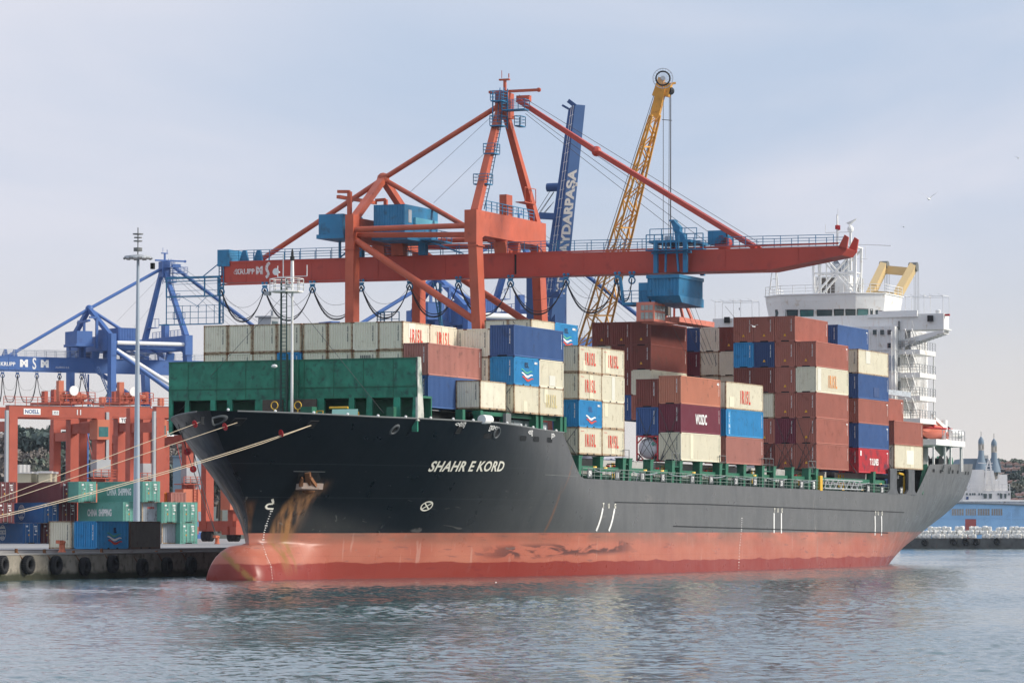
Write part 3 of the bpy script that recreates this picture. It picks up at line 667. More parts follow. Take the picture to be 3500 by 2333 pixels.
# hull lettering and marks
def oblique(a,b): return a+b*.0
vs,fs=text_geo('SHAHR E KORD',1.75,bold=.045,xs=.80,sp=1.06,shear=.0)
p0=hull_uv(1470,1592); p1=hull_uv(1722,1592); mb=MB(SO)
_w=max(v[0] for v in vs)-min(v[0] for v in vs); mb2=[]
for a,b in vs:
    f=(a/_w)+.5; x=p0.x+(p1.x-p0.x)*f; h=p0.z+(p1.z-p0.z)*f+b*.72; mb2.append(hp(x-b*.12,h,.04))
mb.add(mb2,fs); mb.build('name_lettering',M_letter_ship,ship)
def strip(pts,w,name,m=M_letter_white,part=ship):       # painted stripe on the shell
    mb=MB(SO)
    for (x0,h0),(x1,h1) in zip(pts,pts[1:]):
        n=max(1,int(math.hypot(x1-x0,h1-h0)/.5)); 
        for i in range(n):
            a=i/n; b=(i+1)/n; q=[]
            dx,dh=x1-x0,h1-h0; l_=math.hypot(dx,dh); nx,nh=-dh/l_*w/2,dx/l_*w/2
            for f,s in ((a,-1),(b,-1),(b,1),(a,1)): q.append(hp(x0+dx*f+nx*s,h0+dh*f+nh*s,.03))
            mb.quad(*q)
    return mb.build(name,m,part)
def uvp(*l): return [(hull_uv(u,v).x,hull_uv(u,v).z) for u,v in l]
for a,b,tt in (((2060,1735),(2037,1813),'T'),((2100,1737),(2080,1813),'G'),((2645,1752),(2645,1820),'T'),((2670,1752),(2670,1821),'G'),((2990,1762),(2990,1828),'T'),((3012,1762),(3012,1829),'G')):
    strip(uvp(a,b),.36,'tug_mark'); q=hull_uv(a[0]+2,a[1]-9); hull_text(tt,q.x,q.z,.62,bold=.02)
for u,v in ((2080,1728),(2658,1743),(3001,1753)): q=hull_uv(u,v); hull_text('U',q.x,q.z,.62,bold=.02)
q=hull_uv(1458,1728); c0=[]                                                    # bow thruster mark
strip([(q.x+.62*math.cos(t*math.pi/8),q.z+.40*math.sin(t*math.pi/8)) for t in range(17)],.12,'thruster_mark',M_letter_ship)
strip([(q.x-.42,q.z-.28),(q.x+.42,q.z+.28)],.1,'thruster_mark',M_letter_ship); strip([(q.x-.42,q.z+.28),(q.x+.42,q.z-.28)],.1,'thruster_mark',M_letter_ship)
pb=uvp((930,1704),(934,1718),(933,1720),(918,1721),(909,1727),(909,1733),(914,1737),(934,1738))
strip(pb,.16,'bulb_mark',M_letter_ship)
# draught marks: a dotted line of small figures
def dots(uvs,n,s,name='draught_marks'):
    mb=MB(SO)
    for i in range(n):
        f=i/(n-1)*(len(uvs)-1); j=min(int(f),len(uvs)-2); f-=j
        u=uvs[j][0]*(1-f)+uvs[j+1][0]*f; v=uvs[j][1]*(1-f)+uvs[j+1][1]*f; p=hull_uv(u,v); w_=s*(2 if i%6==0 else 1)
        mb.quad(hp(p.x-w_,p.z-s*.6),hp(p.x+w_,p.z-s*.6),hp(p.x+w_,p.z+s*.6),hp(p.x-w_,p.z+s*.6))
    mb.build(name,M_letter_white,ship)
dots([(927,1746),(912,1785),(902,1820),(897,1860),(910,1900),(925,1930),(930,1975)],29,.055)
dots([(2535,1770),(2533,1815),(2526,1880),(2524,1950)],22,.07)
for tt,u,v in (('<>01[]',1572,1447),('[]03<>',1686,1459),('<05[]',1812,1475),('[07>',1890,1486)): q=hull_uv(u,v+4); hull_text(tt,q.x,q.z,.55,m=M_letter_white,bold=.01,xs=.9)
strip(uvp((1862,1621),(1975,1628)),.07,'rubbing_seam',M_greydeck)
strip(uvp((2100,1715),(2400,1722),(3090,1750)),.1,'rubbing_seam',M_black); strip(uvp((2300,1797),(3035,1820)),.12,'rubbing_seam',M_black)
strip(uvp((1003,1609),(1111,1611)),.06,'rubbing_seam',M_greydeck)
# openings in the bulwark: chocks and freeing ports
mb=MB(SO)
for u,v in ((1666,1489),(1788,1497),(1833,1500),(1878,1503)):
    q=hull_uv(u,v); mb=MB(SO); mb.add([hp(q.x+a,q.z+b,.03) for a,b in ((-.62,-.14),(-.5,-.24),(.5,-.24),(.62,-.14),(.62,.14),(.5,.24),(-.5,.24),(-.62,.14))],[tuple(range(8))]); mb.build('freeing_port',M_dark,ship)
for u,v,r in ((1697,1478,.36),(740,1436,.28),(3222,1597,.34),(3245,1604,.34),(1348,1467,.26)):
    q=hull_uv(u,v); mb=MB(SO)
    ring=[[hp(q.x+rr*math.cos(t*math.pi/10),q.z+rr*1.1*math.sin(t*math.pi/10),o) for t in range(20)] for rr,o in ((r+.16,.02),(r+.08,.14),(r,.12),(r-.02,.03))]
    mb.add([p for R_ in ring for p in R_],[(i*20+j,i*20+(j+1)%20,(i+1)*20+(j+1)%20,(i+1)*20+j) for i in range(3) for j in range(20)]); ck=mb.build('chock',M_plate,ship,smooth=True)
    mb=MB(SO); mb.add(ring[3],[tuple(range(20))]); mb.build('chock_opening',M_dark,ck)
for u,v in ((1065,1448),(812,1440),(690,1437),(1568,1468)):
    q=hull_uv(u,v); mb=MB(SO); mb.add([hp(q.x+a,q.z+b,.04) for a,b in ((-.3,-.26),(.3,-.26),(.3,.26),(-.3,.26))],[(0,1,2,3)]); ck=mb.build('fairlead',M_dark,ship)
    mb=MB(SO); mb.tube([hp(q.x+a,q.z+b,.06) for a,b in ((-.34,-.3),(.34,-.3),(.34,.3),(-.34,.3),(-.34,-.3))],.04,5); mb.build('fairlead_frame',M_black,ck)
for u,v in ((3191,1607),(3215,1610),(3256,1611),(3273,1612),(3300,1615),(3309,1616)):
    q=hull_uv(u,v); mb=MB(SO); mb.add([hp(q.x+a,q.z+b,.04) for a,b in ((-.5,-.2),(.5,-.2),(.5,.2),(-.5,.2))],[(0,1,2,3)]); mb.build('freeing_port',M_dark,ship)
# anchor
anc=MB(SO); q=hull_uv(1050,1637); P=lambda u,v,o=.25: (lambda k: hp(k.x,k.z,o))(hull_uv(u,v))
MB(SO).prism([P(1022,1612,.02),P(1088,1612,.02),P(1096,1640,.02),P(1072,1668,.02),P(1034,1668,.02),P(1014,1640,.02)],(0,-.02,0)).build('hawse_recess',M_dark,ship)
ab=MB(SO); ab.bar(P(1050,1612,.1),P(1048,1645,.5),.45,.45); ab.build('anchor_shank',M_rustm,ship)
a2=MB(SO); a2.prism([P(1008,1645,.35),P(1080,1648,.35),P(1072,1662,.65),P(1000,1660,.65)],(.15,-.5,.1)); an=a2.build('anchor',mat('pale_rusty_iron',(.33,.26,.22),.8,var=.2,dirt=(.3,.12,.05),dirt_amt=.5,dscale=1.5),ship)
a3=MB(SO); a3.bar(P(1018,1648,.6),P(1026,1620,.5),.35,.3,w2=.12); a3.build('anchor_fluke',M_rustm,an); a3=MB(SO); a3.bar(P(1068,1648,.6),P(1054,1620,.5),.35,.3,w2=.12); a3.build('anchor_fluke',M_rustm,an)
mb=MB(SO)
for i in range(9): 
    f=i/8; p=V3(P(1040+f*26,1674+3*math.sin(f*3),.1)); mb.ball(p,.22,8,5)
mb.build('anchor_crown',M_rustm,an,smooth=True)
# breakwater
bx=-31.5
bw=MB(SO); bw.box((bx,2.9,16.05),(bx+.25,27.6,19.55)); main=bw.build('breakwater',M_greenwall,ship)
def ycol(u,v=1400): return S(0,bx,u,v).y
prev=2.9; ops=[(1407,1367),(1341,1271),(1249,1210),(1188,1108),(868,793),(772,736),(715,646),(628,590)]
for a,b in ops:
    ya,yb=ycol(a),ycol(b); MB(SO).prism([(bx+.005,prev,16.05),(bx+.005,ya-.12,16.05),(bx+.005,ya+.0,13.0),(bx+.005,prev,13.0)],(.24,0,0)).build('breakwater_pillar',M_greenwall,main); prev=yb
MB(SO).box((bx+.005,prev,13),(bx+.245,27.6,16.05)).build('breakwater_pillar',M_greenwall,main)
MB(SO).box((bx-.07,2.9,17.0),(bx,27.6,17.06)).build('breakwater_seam',M_green,main)
MB(SO).box((bx-.06,2.9,19.44),(bx,27.6,19.56)).build('breakwater_rim',M_green,main)
for y in np.linspace(5.2,25.6,8): MB(SO).box((bx-.03,y,16.1),(bx,y+.05,19.4)).build('breakwater_seam',M_green,main)
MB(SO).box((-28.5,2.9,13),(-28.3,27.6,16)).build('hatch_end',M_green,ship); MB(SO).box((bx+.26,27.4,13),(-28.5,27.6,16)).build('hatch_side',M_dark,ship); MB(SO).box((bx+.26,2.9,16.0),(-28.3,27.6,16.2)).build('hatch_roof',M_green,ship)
for u in (975,1010): 
    y=ycol(u); MB(SO).box((bx-.16,y-.35,16.05),(bx,y,19.4)).build('breakwater_stiffener',M_green,main)
M_rw=mat('rust_and_white_plate',(.60,.60,.54),.7,var=.1,dirt=(.02,.10,.08),dirt_amt=1.0,dscale=.35,streak=.9,streak_col=(.34,.12,.04),sscale=(.8,.8,.35))
MB(SO).prism([(bx,2.85,13.95),(bx+1.4,2.85,13.95),(bx+.7,2.85,19.6),(bx,2.85,19.6)],(0,.2,0)).build('breakwater_wing',M_rw,main)
for u0,u1 in ((902,970),(1002,1035),(1037,1085)): 
    MB(SO).box((bx-.3,ycol(u1),13),(bx-.06,ycol(u0),16.0)).build('wooden_screen',mat('grey_brown_wood',(.11,.085,.07),.85,var=.2,dscale=2),main)
# foremast
fm=MB(SO); fm.tube([(-33,14.45,13),(-33,14.45,27.4)],.14,10,r2=.10); mast=fm.build('foremast',M_white,ship,smooth=40)
lm=MB(SO); lm.ladder((-33.2,15.15,13),(-33.2,15.15,26.8),.5,(0,1,0),.05,.33); lm.bar((-33,15.6,13),(-33,15.55,26.5),.1); lm.bar((-33,14.9,13),(-33,14.9,20),.14); lm.build('mast_ladder',mat('ladder_dark_green',(.03,.07,.06),.6),mast)
pf=MB(SO); pf.prism([(-33+1.5*math.cos(a),15+1.5*math.sin(a),25.5) for a in [i*math.pi/4+.39 for i in range(8)]],(0,0,.12)); pf.build('mast_platform',M_white,mast)
pr_=MB(SO); pr_.rail([(-33+1.5*math.cos(a),15+1.5*math.sin(a),25.6) for a in [i*math.pi/4+.39 for i in range(9)]],1.1,.03,1.4); pr_.build('platform_rail',M_white,mast)
hb=MB(SO); hb.bar((-33,14.45,26.4),(-33,14.45,28.3),.26,.26,w2=.18); hb.bar((-33,13.0,26.9),(-33,15.9,26.9),.06); hb.bar((-33,13.0,26.9),(-33,13.0,27.9),.06); hb.bar((-33,15.9,26.9),(-33,15.9,27.9),.06); hb.bar((-33.1,15.3,26.8),(-33.1,15.3,28.9),.07)
hb.build('mast_top',M_white,mast)
lh=MB(SO); lh.lathe((-33,14.45,28.3),[(.05,0),(.2,.05),(.2,.4),(.12,.45),(.12,.7),(.05,1.1)],10); lh.build('mast_light',M_black,mast)
hn=MB(SO); hn.lathe((-33.9,15.6,27.3),[(.32,-.1),(.2,.1),(.1,.4),(.06,.7)],14,'x'); hn.build('horn',M_white,mast,smooth=40)
MB(SO).cbox((-33.6,16.6,25.4),(.5,.5,.35)).build('mast_floodlight',M_steel,mast); MB(SO).cbox((-33.9,14.4,26.0),(.35,.5,.3)).build('mast_floodlight',M_steel,mast)
st=MB(SO); st.tube([(-33,15,25.5),S(1,27.,608,1410)],.02,4); st.tube([(-33,15,25.5),S(1,5.5,1312,1412)],.02,4); st.build('mast_stay',M_wire,mast)
fl=MB(SO); fl.ball((-33.6,15.9,18.9),.22,8,5,(1,1.4,.8)); fl.build('deck_lamp',M_whitec,mast)
# forecastle gear seen over the bulwark
def gear(name,m,fn,lab=None): g=MB(SO); fn(g); return g.build(name,m,ship)
def G(u,v,x): p=S(0,x,u,v); return p
for u in (830,875,905): p=G(u,1400,-38); gear('mooring_winch',M_green,lambda g:(g.lathe((p.x,p.y,13.9),[(.7,-.8),(.7,-.7),(.35,-.65),(.35,.65),(.7,.7),(.7,.8)],14,'y'),g.cbox((p.x,p.y,13.3),(1.2,2.2,.8))))
for u in (938,1018): p=G(u,1385,-37); gear('hand_wheel',M_yellow,lambda g:(g.torus((p.x,p.y,p.z),.34,.045,'x',16,5),g.bar((p.x,p.y,13),(p.x,p.y,p.z-.3),.1)))
p=G(1055,1390,-37); gear('deck_locker',M_green,lambda g:g.cbox((p.x,p.y,14.3),(1,1.1,1.6)))
p=G(1168,1402,-36); gear('sloping_hatch',mat('pale_green_plate',(.22,.42,.36),.4,var=.05),lambda g:g.prism([(p.x,p.y-1.5,13.6),(p.x,p.y+1.0,13.6),(p.x+1.4,p.y+1.6,14.9),(p.x+1.4,p.y-.9,14.9)],(.05,0,.05)))
p=G(1158,1392,-34); gear('gas_bottle',M_yellow,lambda g:g.tube([(p.x,p.y+.9,15.1),(p.x,p.y-.9,15.1)],.11,8))
p=G(1020,1400,-38); gear('red_fittings',M_redguard,lambda g:[g.cbox((p.x,p.y+k*.22,14.2),(.15,.12,.6)) for k in range(4)])
for u,x_ in ((1093,-38),(1215,-34)): p=G(u,1400,x_); gear('vent_post',M_yellow,lambda g:(g.bar((p.x,p.y-.3,13),(p.x,p.y-.3,14.7),.07),g.bar((p.x,p.y-.3,14.7),(p.x,p.y+.3,14.7),.07),g.bar((p.x,p.y+.3,13),(p.x,p.y+.3,14.7),.07)))
for x in np.linspace(-47,-7,15): 
    h=ztop(x); MB(SO).ball((x,15-halfb(x,h)+.05,h+.1),.13,6,4).build('rail_roller',M_whitec,ship)
# supports under the forward stacks
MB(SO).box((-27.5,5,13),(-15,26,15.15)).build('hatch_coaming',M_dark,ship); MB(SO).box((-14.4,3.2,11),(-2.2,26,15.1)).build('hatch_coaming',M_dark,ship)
for u in (1463,1592,1632,1722,1822,1838,1905,1919):
    x=S(1,1.2,u,1440).x; y_=max(.9,15-halfb(x,13.5)+.5); MB(SO).box((x,y_,13.7),(x+.6,y_+.7,15.15)).build('container_pedestal',M_green,ship)
for xa,xb in ((-22,-15.5),(-14.2,-2.6)): MB(SO).box((xa,1.3,14.75),(xb,1.7,15.1)).build('pedestal_beam',M_green,ship)
MB(SO).box((-14,2.2,13),(-2.6,2.4,14.6)).build('deck_screen',M_lgrey,ship)
q=S(1,.4,1660,1433); MB(SO).tube([(q.x-.9,.4,14.3),(q.x+.9,.4,14.3)],.42,14).build('liferaft_canister',M_whitec,ship,smooth=40)
q=S(1,.3,1727,1430); MB(SO).box((q.x-.3,.1,13),(q.x+.9,.4,15.0)).build('bulwark_plate',M_greydeck,ship)
# side passage amidships: posts, beam, rail, number plates
M_greenp=mat('post_green',(.022,.14,.08),.5,var=.15,dirt_amt=.2,dscale=1)
for a,b in ((0,26.8),(28.3,54.8),(59,86),(89.3,101.8)):
    MB(SO).box((a,2.9,9.6),(b,3.0,11.35)).build('coaming_plate',mat('coaming_grey',(.42,.42,.40),.6,var=.1,dirt_amt=.2),ship)
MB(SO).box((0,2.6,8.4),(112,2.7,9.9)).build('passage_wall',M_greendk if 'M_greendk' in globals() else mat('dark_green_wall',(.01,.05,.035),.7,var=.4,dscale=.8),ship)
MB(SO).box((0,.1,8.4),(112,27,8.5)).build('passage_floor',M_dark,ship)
MB(SO).box((-1,.15,10.1),(101,.35,10.55)).build('passage_beam',M_greenp,ship)
def hatch(a,b): MB(SO).box((a,3.2,11.0),(b,27,11.42)).build('hatch_cover',M_greydeck,ship)
for k in 'ABCDEF': hatch(BAY[k][0]-.2,BAY[k][0]+12.4)
hatch(14.2,26.9); hatch(57.5,70)
posts=[1980,2053,2131,2152,2225,2299,2325,2393,2461,2482,2543,2606,2645,2707,2765,2790,2986]
for i,u in enumerate(posts):
    x=S(1,-.25,u,1600).x; mb=MB(SO); mb.prism([(x-.35,-.3,8.4),(x+.05,-.3,8.4),(x+.65,-.3,11.4),(x-.25,-.3,11.4)],(0,.8,0)); po=mb.build('lashing_post',M_greenp,ship)
    MB(SO).box((x-.35,-.35,11.4),(x+.7,.55,11.5)).build('post_cap',M_greenp,po)
for a,b in ((2131,2152),(2299,2325),(2461,2482),(2606,2645),(2765,2790)):
    xa=S(1,-.25,a,1600).x; xb=S(1,-.25,b,1600).x; MB(SO).box((xa,-.2,10.85),(xb,1.5,10.95)).build('lashing_platform',M_greenp,ship)
    MB(SO).rail([(xa,-.2,11),(xb,-.2,11)],1.3,.03,1.5,2).build('platform_rail',M_greydeck,ship)
rl=MB(SO); rl.rail([(x,-.35 if x<95 else 15-halfb(x,9)+.1,ztop(x)-.02) for x in (0,20,40,60,80,95,102)],1.05,.028,1.6,3); rl.build('side_rail',mat('rail_grey',(.22,.28,.25),.6),ship)
for n_,u,v in (('09',2015,1617),('11',2109,1623),('13',2195,1627),('15',2265,1631),('17',2366,1637),('19',2430,1638),('21',2515,1643),('23',2580,1646),('25',2670,1650),('27',2739,1655),('33',2967,1669),('35',3014,1673),('37',3080,1676)):
    p=S(1,-.45,u,v); pl=MB(SO).box((p.x-.62,-.5,p.z-.42),(p.x+.62,-.46,p.z+.42)).build('number_plate',M_plate,ship)
    mb=text_on(n_,lambda a,b:V3((p.x+a,-.515,p.z+b)),.72,bold=.02); mb.v=[tuple(V3(v_)-V3(SO)) for v_ in mb.v]; mb.build('lettering',M_letter_white,pl)
ylamp=bpy.data.materials.new('amber_deck_lamp'); ylamp.use_nodes=True; _b=ylamp.node_tree.nodes['Principled BSDF']; _b.inputs['Base Color'].default_value=(.9,.5,.1,1); _b.inputs['Emission Color'].default_value=(1,.6,.15,1); _b.inputs['Emission Strength'].default_value=.6
for u,v in ((2034,1595),(2070,1598),(2206,1606),(2264,1608),(2372,1614),(2580,1624),(2880,1668),(2882,1672),(2948,1673),(3010,1653),(2452,1640)):
    p=S(1,.0,u,v); MB(SO).cbox(p,(.34,.2,.12)).build('deck_lamp',ylamp,ship)
for u in (2092,2098,2262,2268,2424,2432,2570,2580,2588,2730,2736,2866,2873,2882):
    p=S(1,2.4,u,1580); MB(SO).tube([(p.x,2.4,9.6),(p.x,2.4,11.1)],.09,6).build('gooseneck_vent',M_yellow,ship)
for u in (2078,2100,2246,2275,2411,2430,2718,2440): p=S(1,2.2,u,1583); MB(SO).cbox((p.x,2.2,10.6),(.3,.3,.5)).build('red_valve',M_redguard,ship)
rng_=random.Random(5)
for i in range(46):                      # pipes, hoses and lockers crowding the passage
    x=rng_.uniform(1,96); k=rng_.random()
    if k<.4: MB(SO).tube([(x,2.2,8.5),(x+.05,2.2,10.3)],.07,5).build('stand_pipe',M_greenp if rng_.random()<.7 else M_steel,ship)
    elif k<.7: MB(SO).cbox((x,2.0,9.3+rng_.random()*.5),(.5+rng_.random()*.8,.4,.5+.4*rng_.random())).build('deck_locker',rng_.choice([M_greenp,M_greenp,M_greydeck,M_steel]),ship)
    else: MB(SO).bar((x,1.8,8.5),(x+1.2,1.8,10.2),.09).build('brace',rng_.choice([M_greenp,M_steel]),ship)
for i in range(9):
    x=3+i*10.3; n_=10; MB(SO).tube([(x+ j*.7,-.42,10.15-.5*math.sin(math.pi*j/n_)*(.4+rng_.random()*.05)) for j in range(n_+1)],.035,4).build('mooring_hose',M_lgrey,ship)
# lashing rods across the lowest tiers
lr=[]
def rods(x,y0,z0,zt,w_=CW):
    mb=MB(SO)
    for a,b in ((.15,w_-.15),(w_-.15,.15)): mb.tube([(x-.12,y0+a,z0-.1),(x-.12,y0+b,zt)],.028,4); mb.tube([(x-.16,y0+a+(b-a)*.04,z0),(x-.16,y0+a+(b-a)*.22,z0+(zt-z0)*.2)],.055,5)
    mb.build('lashing_rod',M_lashing,ship)
for r_ in range(3): rods(73.42,r_*2.503,11.46,11.46+2.9); 
for r_ in range(2): rods(73.42,r_*2.503,11.46,11.46+5.8)
for r_ in range(2): rods(28.47,r_*2.503,11.5,11.5+2.9); rods(28.47,r_*2.503,11.5,11.5+5.4)
rods(89.49,0,11.3,14.2); rods(104.01,0,12,14.9); rods(0,0,11.6,14.2); rods(-14.64,.62,15.1,17.7); rods(-26.98,3.82,15.2,18)
# stowed gangway
gw=MB(SO); g0=S(1,-.5,2815,1640); g1=S(1,-.5,2944,1648)
for z in (0,1.0): gw.bar((g0.x,-.6,10.3-z),(g1.x,-.6,10.3-z),.1); gw.bar((g0.x,-.2,10.3-z),(g1.x,-.2,10.3-z),.1)
n_=7
for i in range(n_):
    a=g0.x+(g1.x-g0.x)*i/n_; b=g0.x+(g1.x-g0.x)*(i+1)/n_; m_=(a+b)/2; gw.bar((a,-.6,9.3),(m_,-.6,10.3),.08); gw.bar((m_,-.6,10.3),(b,-.6,9.3),.08)
gw.bar((g0.x,-.6,9.8),(g1.x,-.6,9.8),.05); gw.build('gangway',M_alu,ship)
gy=MB(SO); gy.box((g0.x-1.4,-.55,9.0),(g0.x-.5,-.1,10.7)); gy.build('gangway_bracket',M_yellow,ship)
MB(SO).box((g0.x-2.8,-.2,9.2),(g0.x-1.8,0,10.0)).build('white_locker',M_whitec,ship)
# shell pillars by the stern ports
for u0,u1,w2 in ((3038,3062,0),(3105,3127,0)):
    xa=S(1,-.4,u0,1640).x; xb=S(1,-.4,u1,1640).x; y0=15-halfb(xa,9)-.02
    MB(SO).prism([(xa-1.2,y0,8.9),(xa+.1,y0,9.5),(xa+.2,y0,11.6),(xa,y0,12.0),(xb,y0,12.0),(xb,y0,9.5),(xb+.9,y0,8.9)],(0,.3,0)).build('shell_pillar',mat('shell_grey',(.075,.08,.085),.4,var=.06),ship)
MB(SO).box((98,5,8.4),(118,25,12)).build('after_hatch_block',M_navy,ship)
q=S(1,.3,3090,1640); y_=MB(SO); y_.tube([(q.x,.3,9.0),(q.x,.3,11.2),(q.x-.3,.3,11.4),(q.x-2.4,.3,11.5)],.14,6); y_.build('hose_davit',M_yellow,ship)
MB(SO).bar((115.6,.2,9.2),(118.2,.2,12.6),.5,.8).build('raked_edge_post',M_greenp,ship)


# ------------------------------------------------------------------ deckhouse, bridge and stern
XF=119.0
blk=MB(SO).box((XF,4.4,9),(133,25.6,30.2)).build('accommodation_block',M_white,ship)
rb=MB(SO)
for i in range(13): y=4.9+i*1.35; rb.box((XF-.14,y,11),(XF-.0,y+.12,29.6))
for z in (16,18.8,21.6,24.4,27.2): rb.box((XF-.10,4.4,z),(XF-.01,25.6,z+.10))
rb.build('wall_rib',M_white,blk)
xs1=S(1,4.4,3087,1300).x
rb=MB(SO)
for i in range(5): x=XF+.6+i*1.2; rb.box((x,4.28,11),(x+.12,4.40,30))
for z in (16,18.8,21.6,24.4,27.2): rb.box((XF,4.32,z),(126,4.4,z+.1))
rb.build('wall_rib',M_white,blk)
for u,v in ((3071,1112),(3070,1236),(3071,1317)):
    p=S(1,4.36,u,v); MB(SO).box((p.x-.35,4.2,p.z-.55),(p.x+.35,4.3,p.z+.55)).build('louvre',M_greydeck,blk)
for u,v,w_,h_,m_ in ((2990,1135,.5,.6,M_win),(3015,1135,.5,.6,M_win),(3040,1180,.5,.6,M_win),(3046,1240,.8,1.9,M_lgrey),(3040,1135,.5,.6,M_win)):
    p=S(0,XF-.16,u,v); o_=MB(SO).box((XF-.2,p.y-w_/2,p.z-h_/2),(XF-.15,p.y+w_/2,p.z+h_/2)).build('window' if m_ is M_win else 'door',m_,blk)
for y_,r_ in ((4.75,.09),(6.6,.06),(9.5,.07)): MB(SO).tube([(XF-.3,y_,11),(XF-.3,y_,29.5)],r_,6).build('pipe',M_white,blk)
# bridge wings: one long box right across, open-topped
wb,wt=29.75,31.75; xw0=120.6; xw1=124.2
wing=MB(SO).box((xw0,-1.5,wb),(xw0+.15,29.2,wt)); wing=wing.build('bridge_wing',M_white,ship)
MB(SO).box((xw0+.15,-1.5,wb),(xw1,29.2,wb+.15)).build('wing_floor',M_white,wing)
xe=S(1,-1.5,3238,1100).x
for y in (-1.5,29.05): MB(SO).box((xw0+.15,y,wb+.15),(max(xe,123),y+.15,wt)).build('wing_end',M_white,wing)
MB(SO).box((xw0-.25,7,wt+.02),(xw0+.05,S(0,xw0,3137,1080).y+3.2-3.2,wt+.45)).build('wing_coaming',M_whitec,wing)
MB(SO).box((xw0-.3,S(0,xw0,3137,1080).y,wt-.35),(xw0-.02,S(0,xw0,2967,1085).y,wt+.05)).build('dodger_rail',M_whitec,wing)
# bracket below the port wing
yA=S(0,xw0,3066,1190).y; yB=-1.4
for x in (xw0+.1,xw0+2.6):
    k=MB(SO); k.prism([(x,yA,S(0,xw0,3066,1192).z),(x,yA,S(0,xw0,3066,1192).z+1.0),(x,yB,wb),(x,yB,wb-.45)],(.12,0,0)); k.prism([(x,4.4,wb),(x,4.4,26.5),(x,3.6,26.9),(x,3.6,wb)],(.12,0,0)); k.build('wing_bracket',M_white,wing)
tr=MB(SO)
za=S(0,xw0,3066,1192).z
for i in range(13):
    f=i/12; y=yA+(yB-yA)*f; z=za+(wb-.5-za)*f; tr.box((xw0+.22,y-.06,z-.03),(xw0+2.6,y+.14,z+.06))
tr.build('bracket_rib',M_white,wing)
for yy in (3.0,): MB(SO).box((xw0+.2,yy,wb-3.4),(xw0+.5,yy+.12,wb)).build('wing_strut',M_greydeck,wing)
ch=MB(SO); ch.prism([(xw0+.1,27.5,wb),(xw0+.1,25.6,wb),(xw0+.1,25.6,wb-3.2)],(.12,0,0)); ch.build('wing_bracket',M_white,wing)
# wheelhouse
zb,zt,zr=31.75,33.9,34.6
pl=[(122.4,10.6),(122.4,20.2),(124.6,22.9),(131,22.9),(131,7.5),(124.2,7.5)]
cx,cy=127,15.2
wh=MB(SO); n_=len(pl)
lo=[(x,y,zb-2) for x,y in pl]; mid=[(x-.0,y,zb) for x,y in pl]; hi=[(cx+(x-cx)*1.12,cy+(y-cy)*1.045,zt) for x,y in pl]; top=[(cx+(x-cx)*1.14,cy+(y-cy)*1.05,zr) for x,y in pl]
vs=lo+mid+hi+top; fs=[(r*n_+i,r*n_+(i+1)%n_,(r+1)*n_+(i+1)%n_,(r+1)*n_+i) for r in range(3) for i in range(n_)]+[tuple(range(3*n_,4*n_)),tuple(range(n_))[::-1]]
wh.add(vs,fs); WHO=wh.build('wheelhouse',M_white,ship)
def whp(u,v,o=.04):         # point on the raked wheelhouse windows seen at (u, v)
    d=FS+RT*((u-1750)/F)-US*((v-1166.5)/F); best=None
    for i in range(n_):
        a=V3(mid[i]); b=V3(mid[(i+1)%n_]); c=V3(hi[i]); nv=(b-a).cross(c-a).normalized()
        den=d.dot(nv)
        if abs(den)<1e-6: continue
        t=(a-CS).dot(nv)/den; p=CS+d*t
        e=(b-a); s=(p-a).dot(e)/e.dot(e)
        if -.06<=s<=1.06 and (best is None or t<best[0]): best=(t,p)
    return best[1]-d*o if best else None
for j,(u0,u1,v0,v1) in enumerate(((2616,2646,1061,1080),(2650,2687,1059,1082),(2690,2727,1059,1082),(2735,2781,1059,1084),(2792,2844,1059,1084),(2851,2884,1057,1083),(2890,2924,1057,1082),(2930,2968,1056,1082),(2975,2983,1056,1074),(2993,3002,1060,1075),(3006,3015,1062,1075))):
    q=[whp(u0,v0),whp(u1,v0),whp(u1-1,v1),whp(u0+1,v1)]
    if None in q: continue
    wn_=MB(SO).add(q,[(0,1,2,3)]).build('window',M_winteal if j in (0,3,7) else M_win,WHO)
    fr_=MB(SO); fr_.tube(q+[q[0]],.045,4); fr_.build('window_frame',M_black,wn_)
MB(SO).prism([(x,y,34.61) for x,y in ((cx+(a-cx)*1.18,cy+(b-cy)*1.07) for a,b in pl)],(0,0,.12)).build('roof_edge',M_whitec,WHO)
rr=MB(SO); rr.rail([(cx+(a-cx)*1.12,cy+(b-cy)*1.05,34.7) for a,b in pl[:3]+pl[3:4]],1.15,.03,1.8); rr.rail([(cx+(a-cx)*1.12,cy+(b-cy)*1.05,34.7) for a,b in (pl[0],pl[5],pl[4])],1.15,.03,1.8); rr.build('roof_rail',M_white,WHO)
# satellite dome on its little tower
dm=MB(SO); 
for a in range(3): t=a*2.094; dm.bar((122.5+.75*math.cos(t),21.4+.75*math.sin(t),34.7),(122.5+.25*math.cos(t),21.4+.25*math.sin(t),38.6),.12)
for z in (35.8,36.8,37.7): dm.cbox((122.5,21.4,z),(.8-(z-35)*.15,.8-(z-35)*.15,.06))
dm.bar((122.5,20.4,37.9),(122.5,22.6,37.9),.09); dt=dm.build('aerial_tower',M_white,ship)
MB(SO).lathe((122.5,21.2,38.6),[(.85,0),(.95,.08),(.95,.45),(.8,.6),(.3,.68)],18).build('radome',M_whitec,dt,smooth=40)
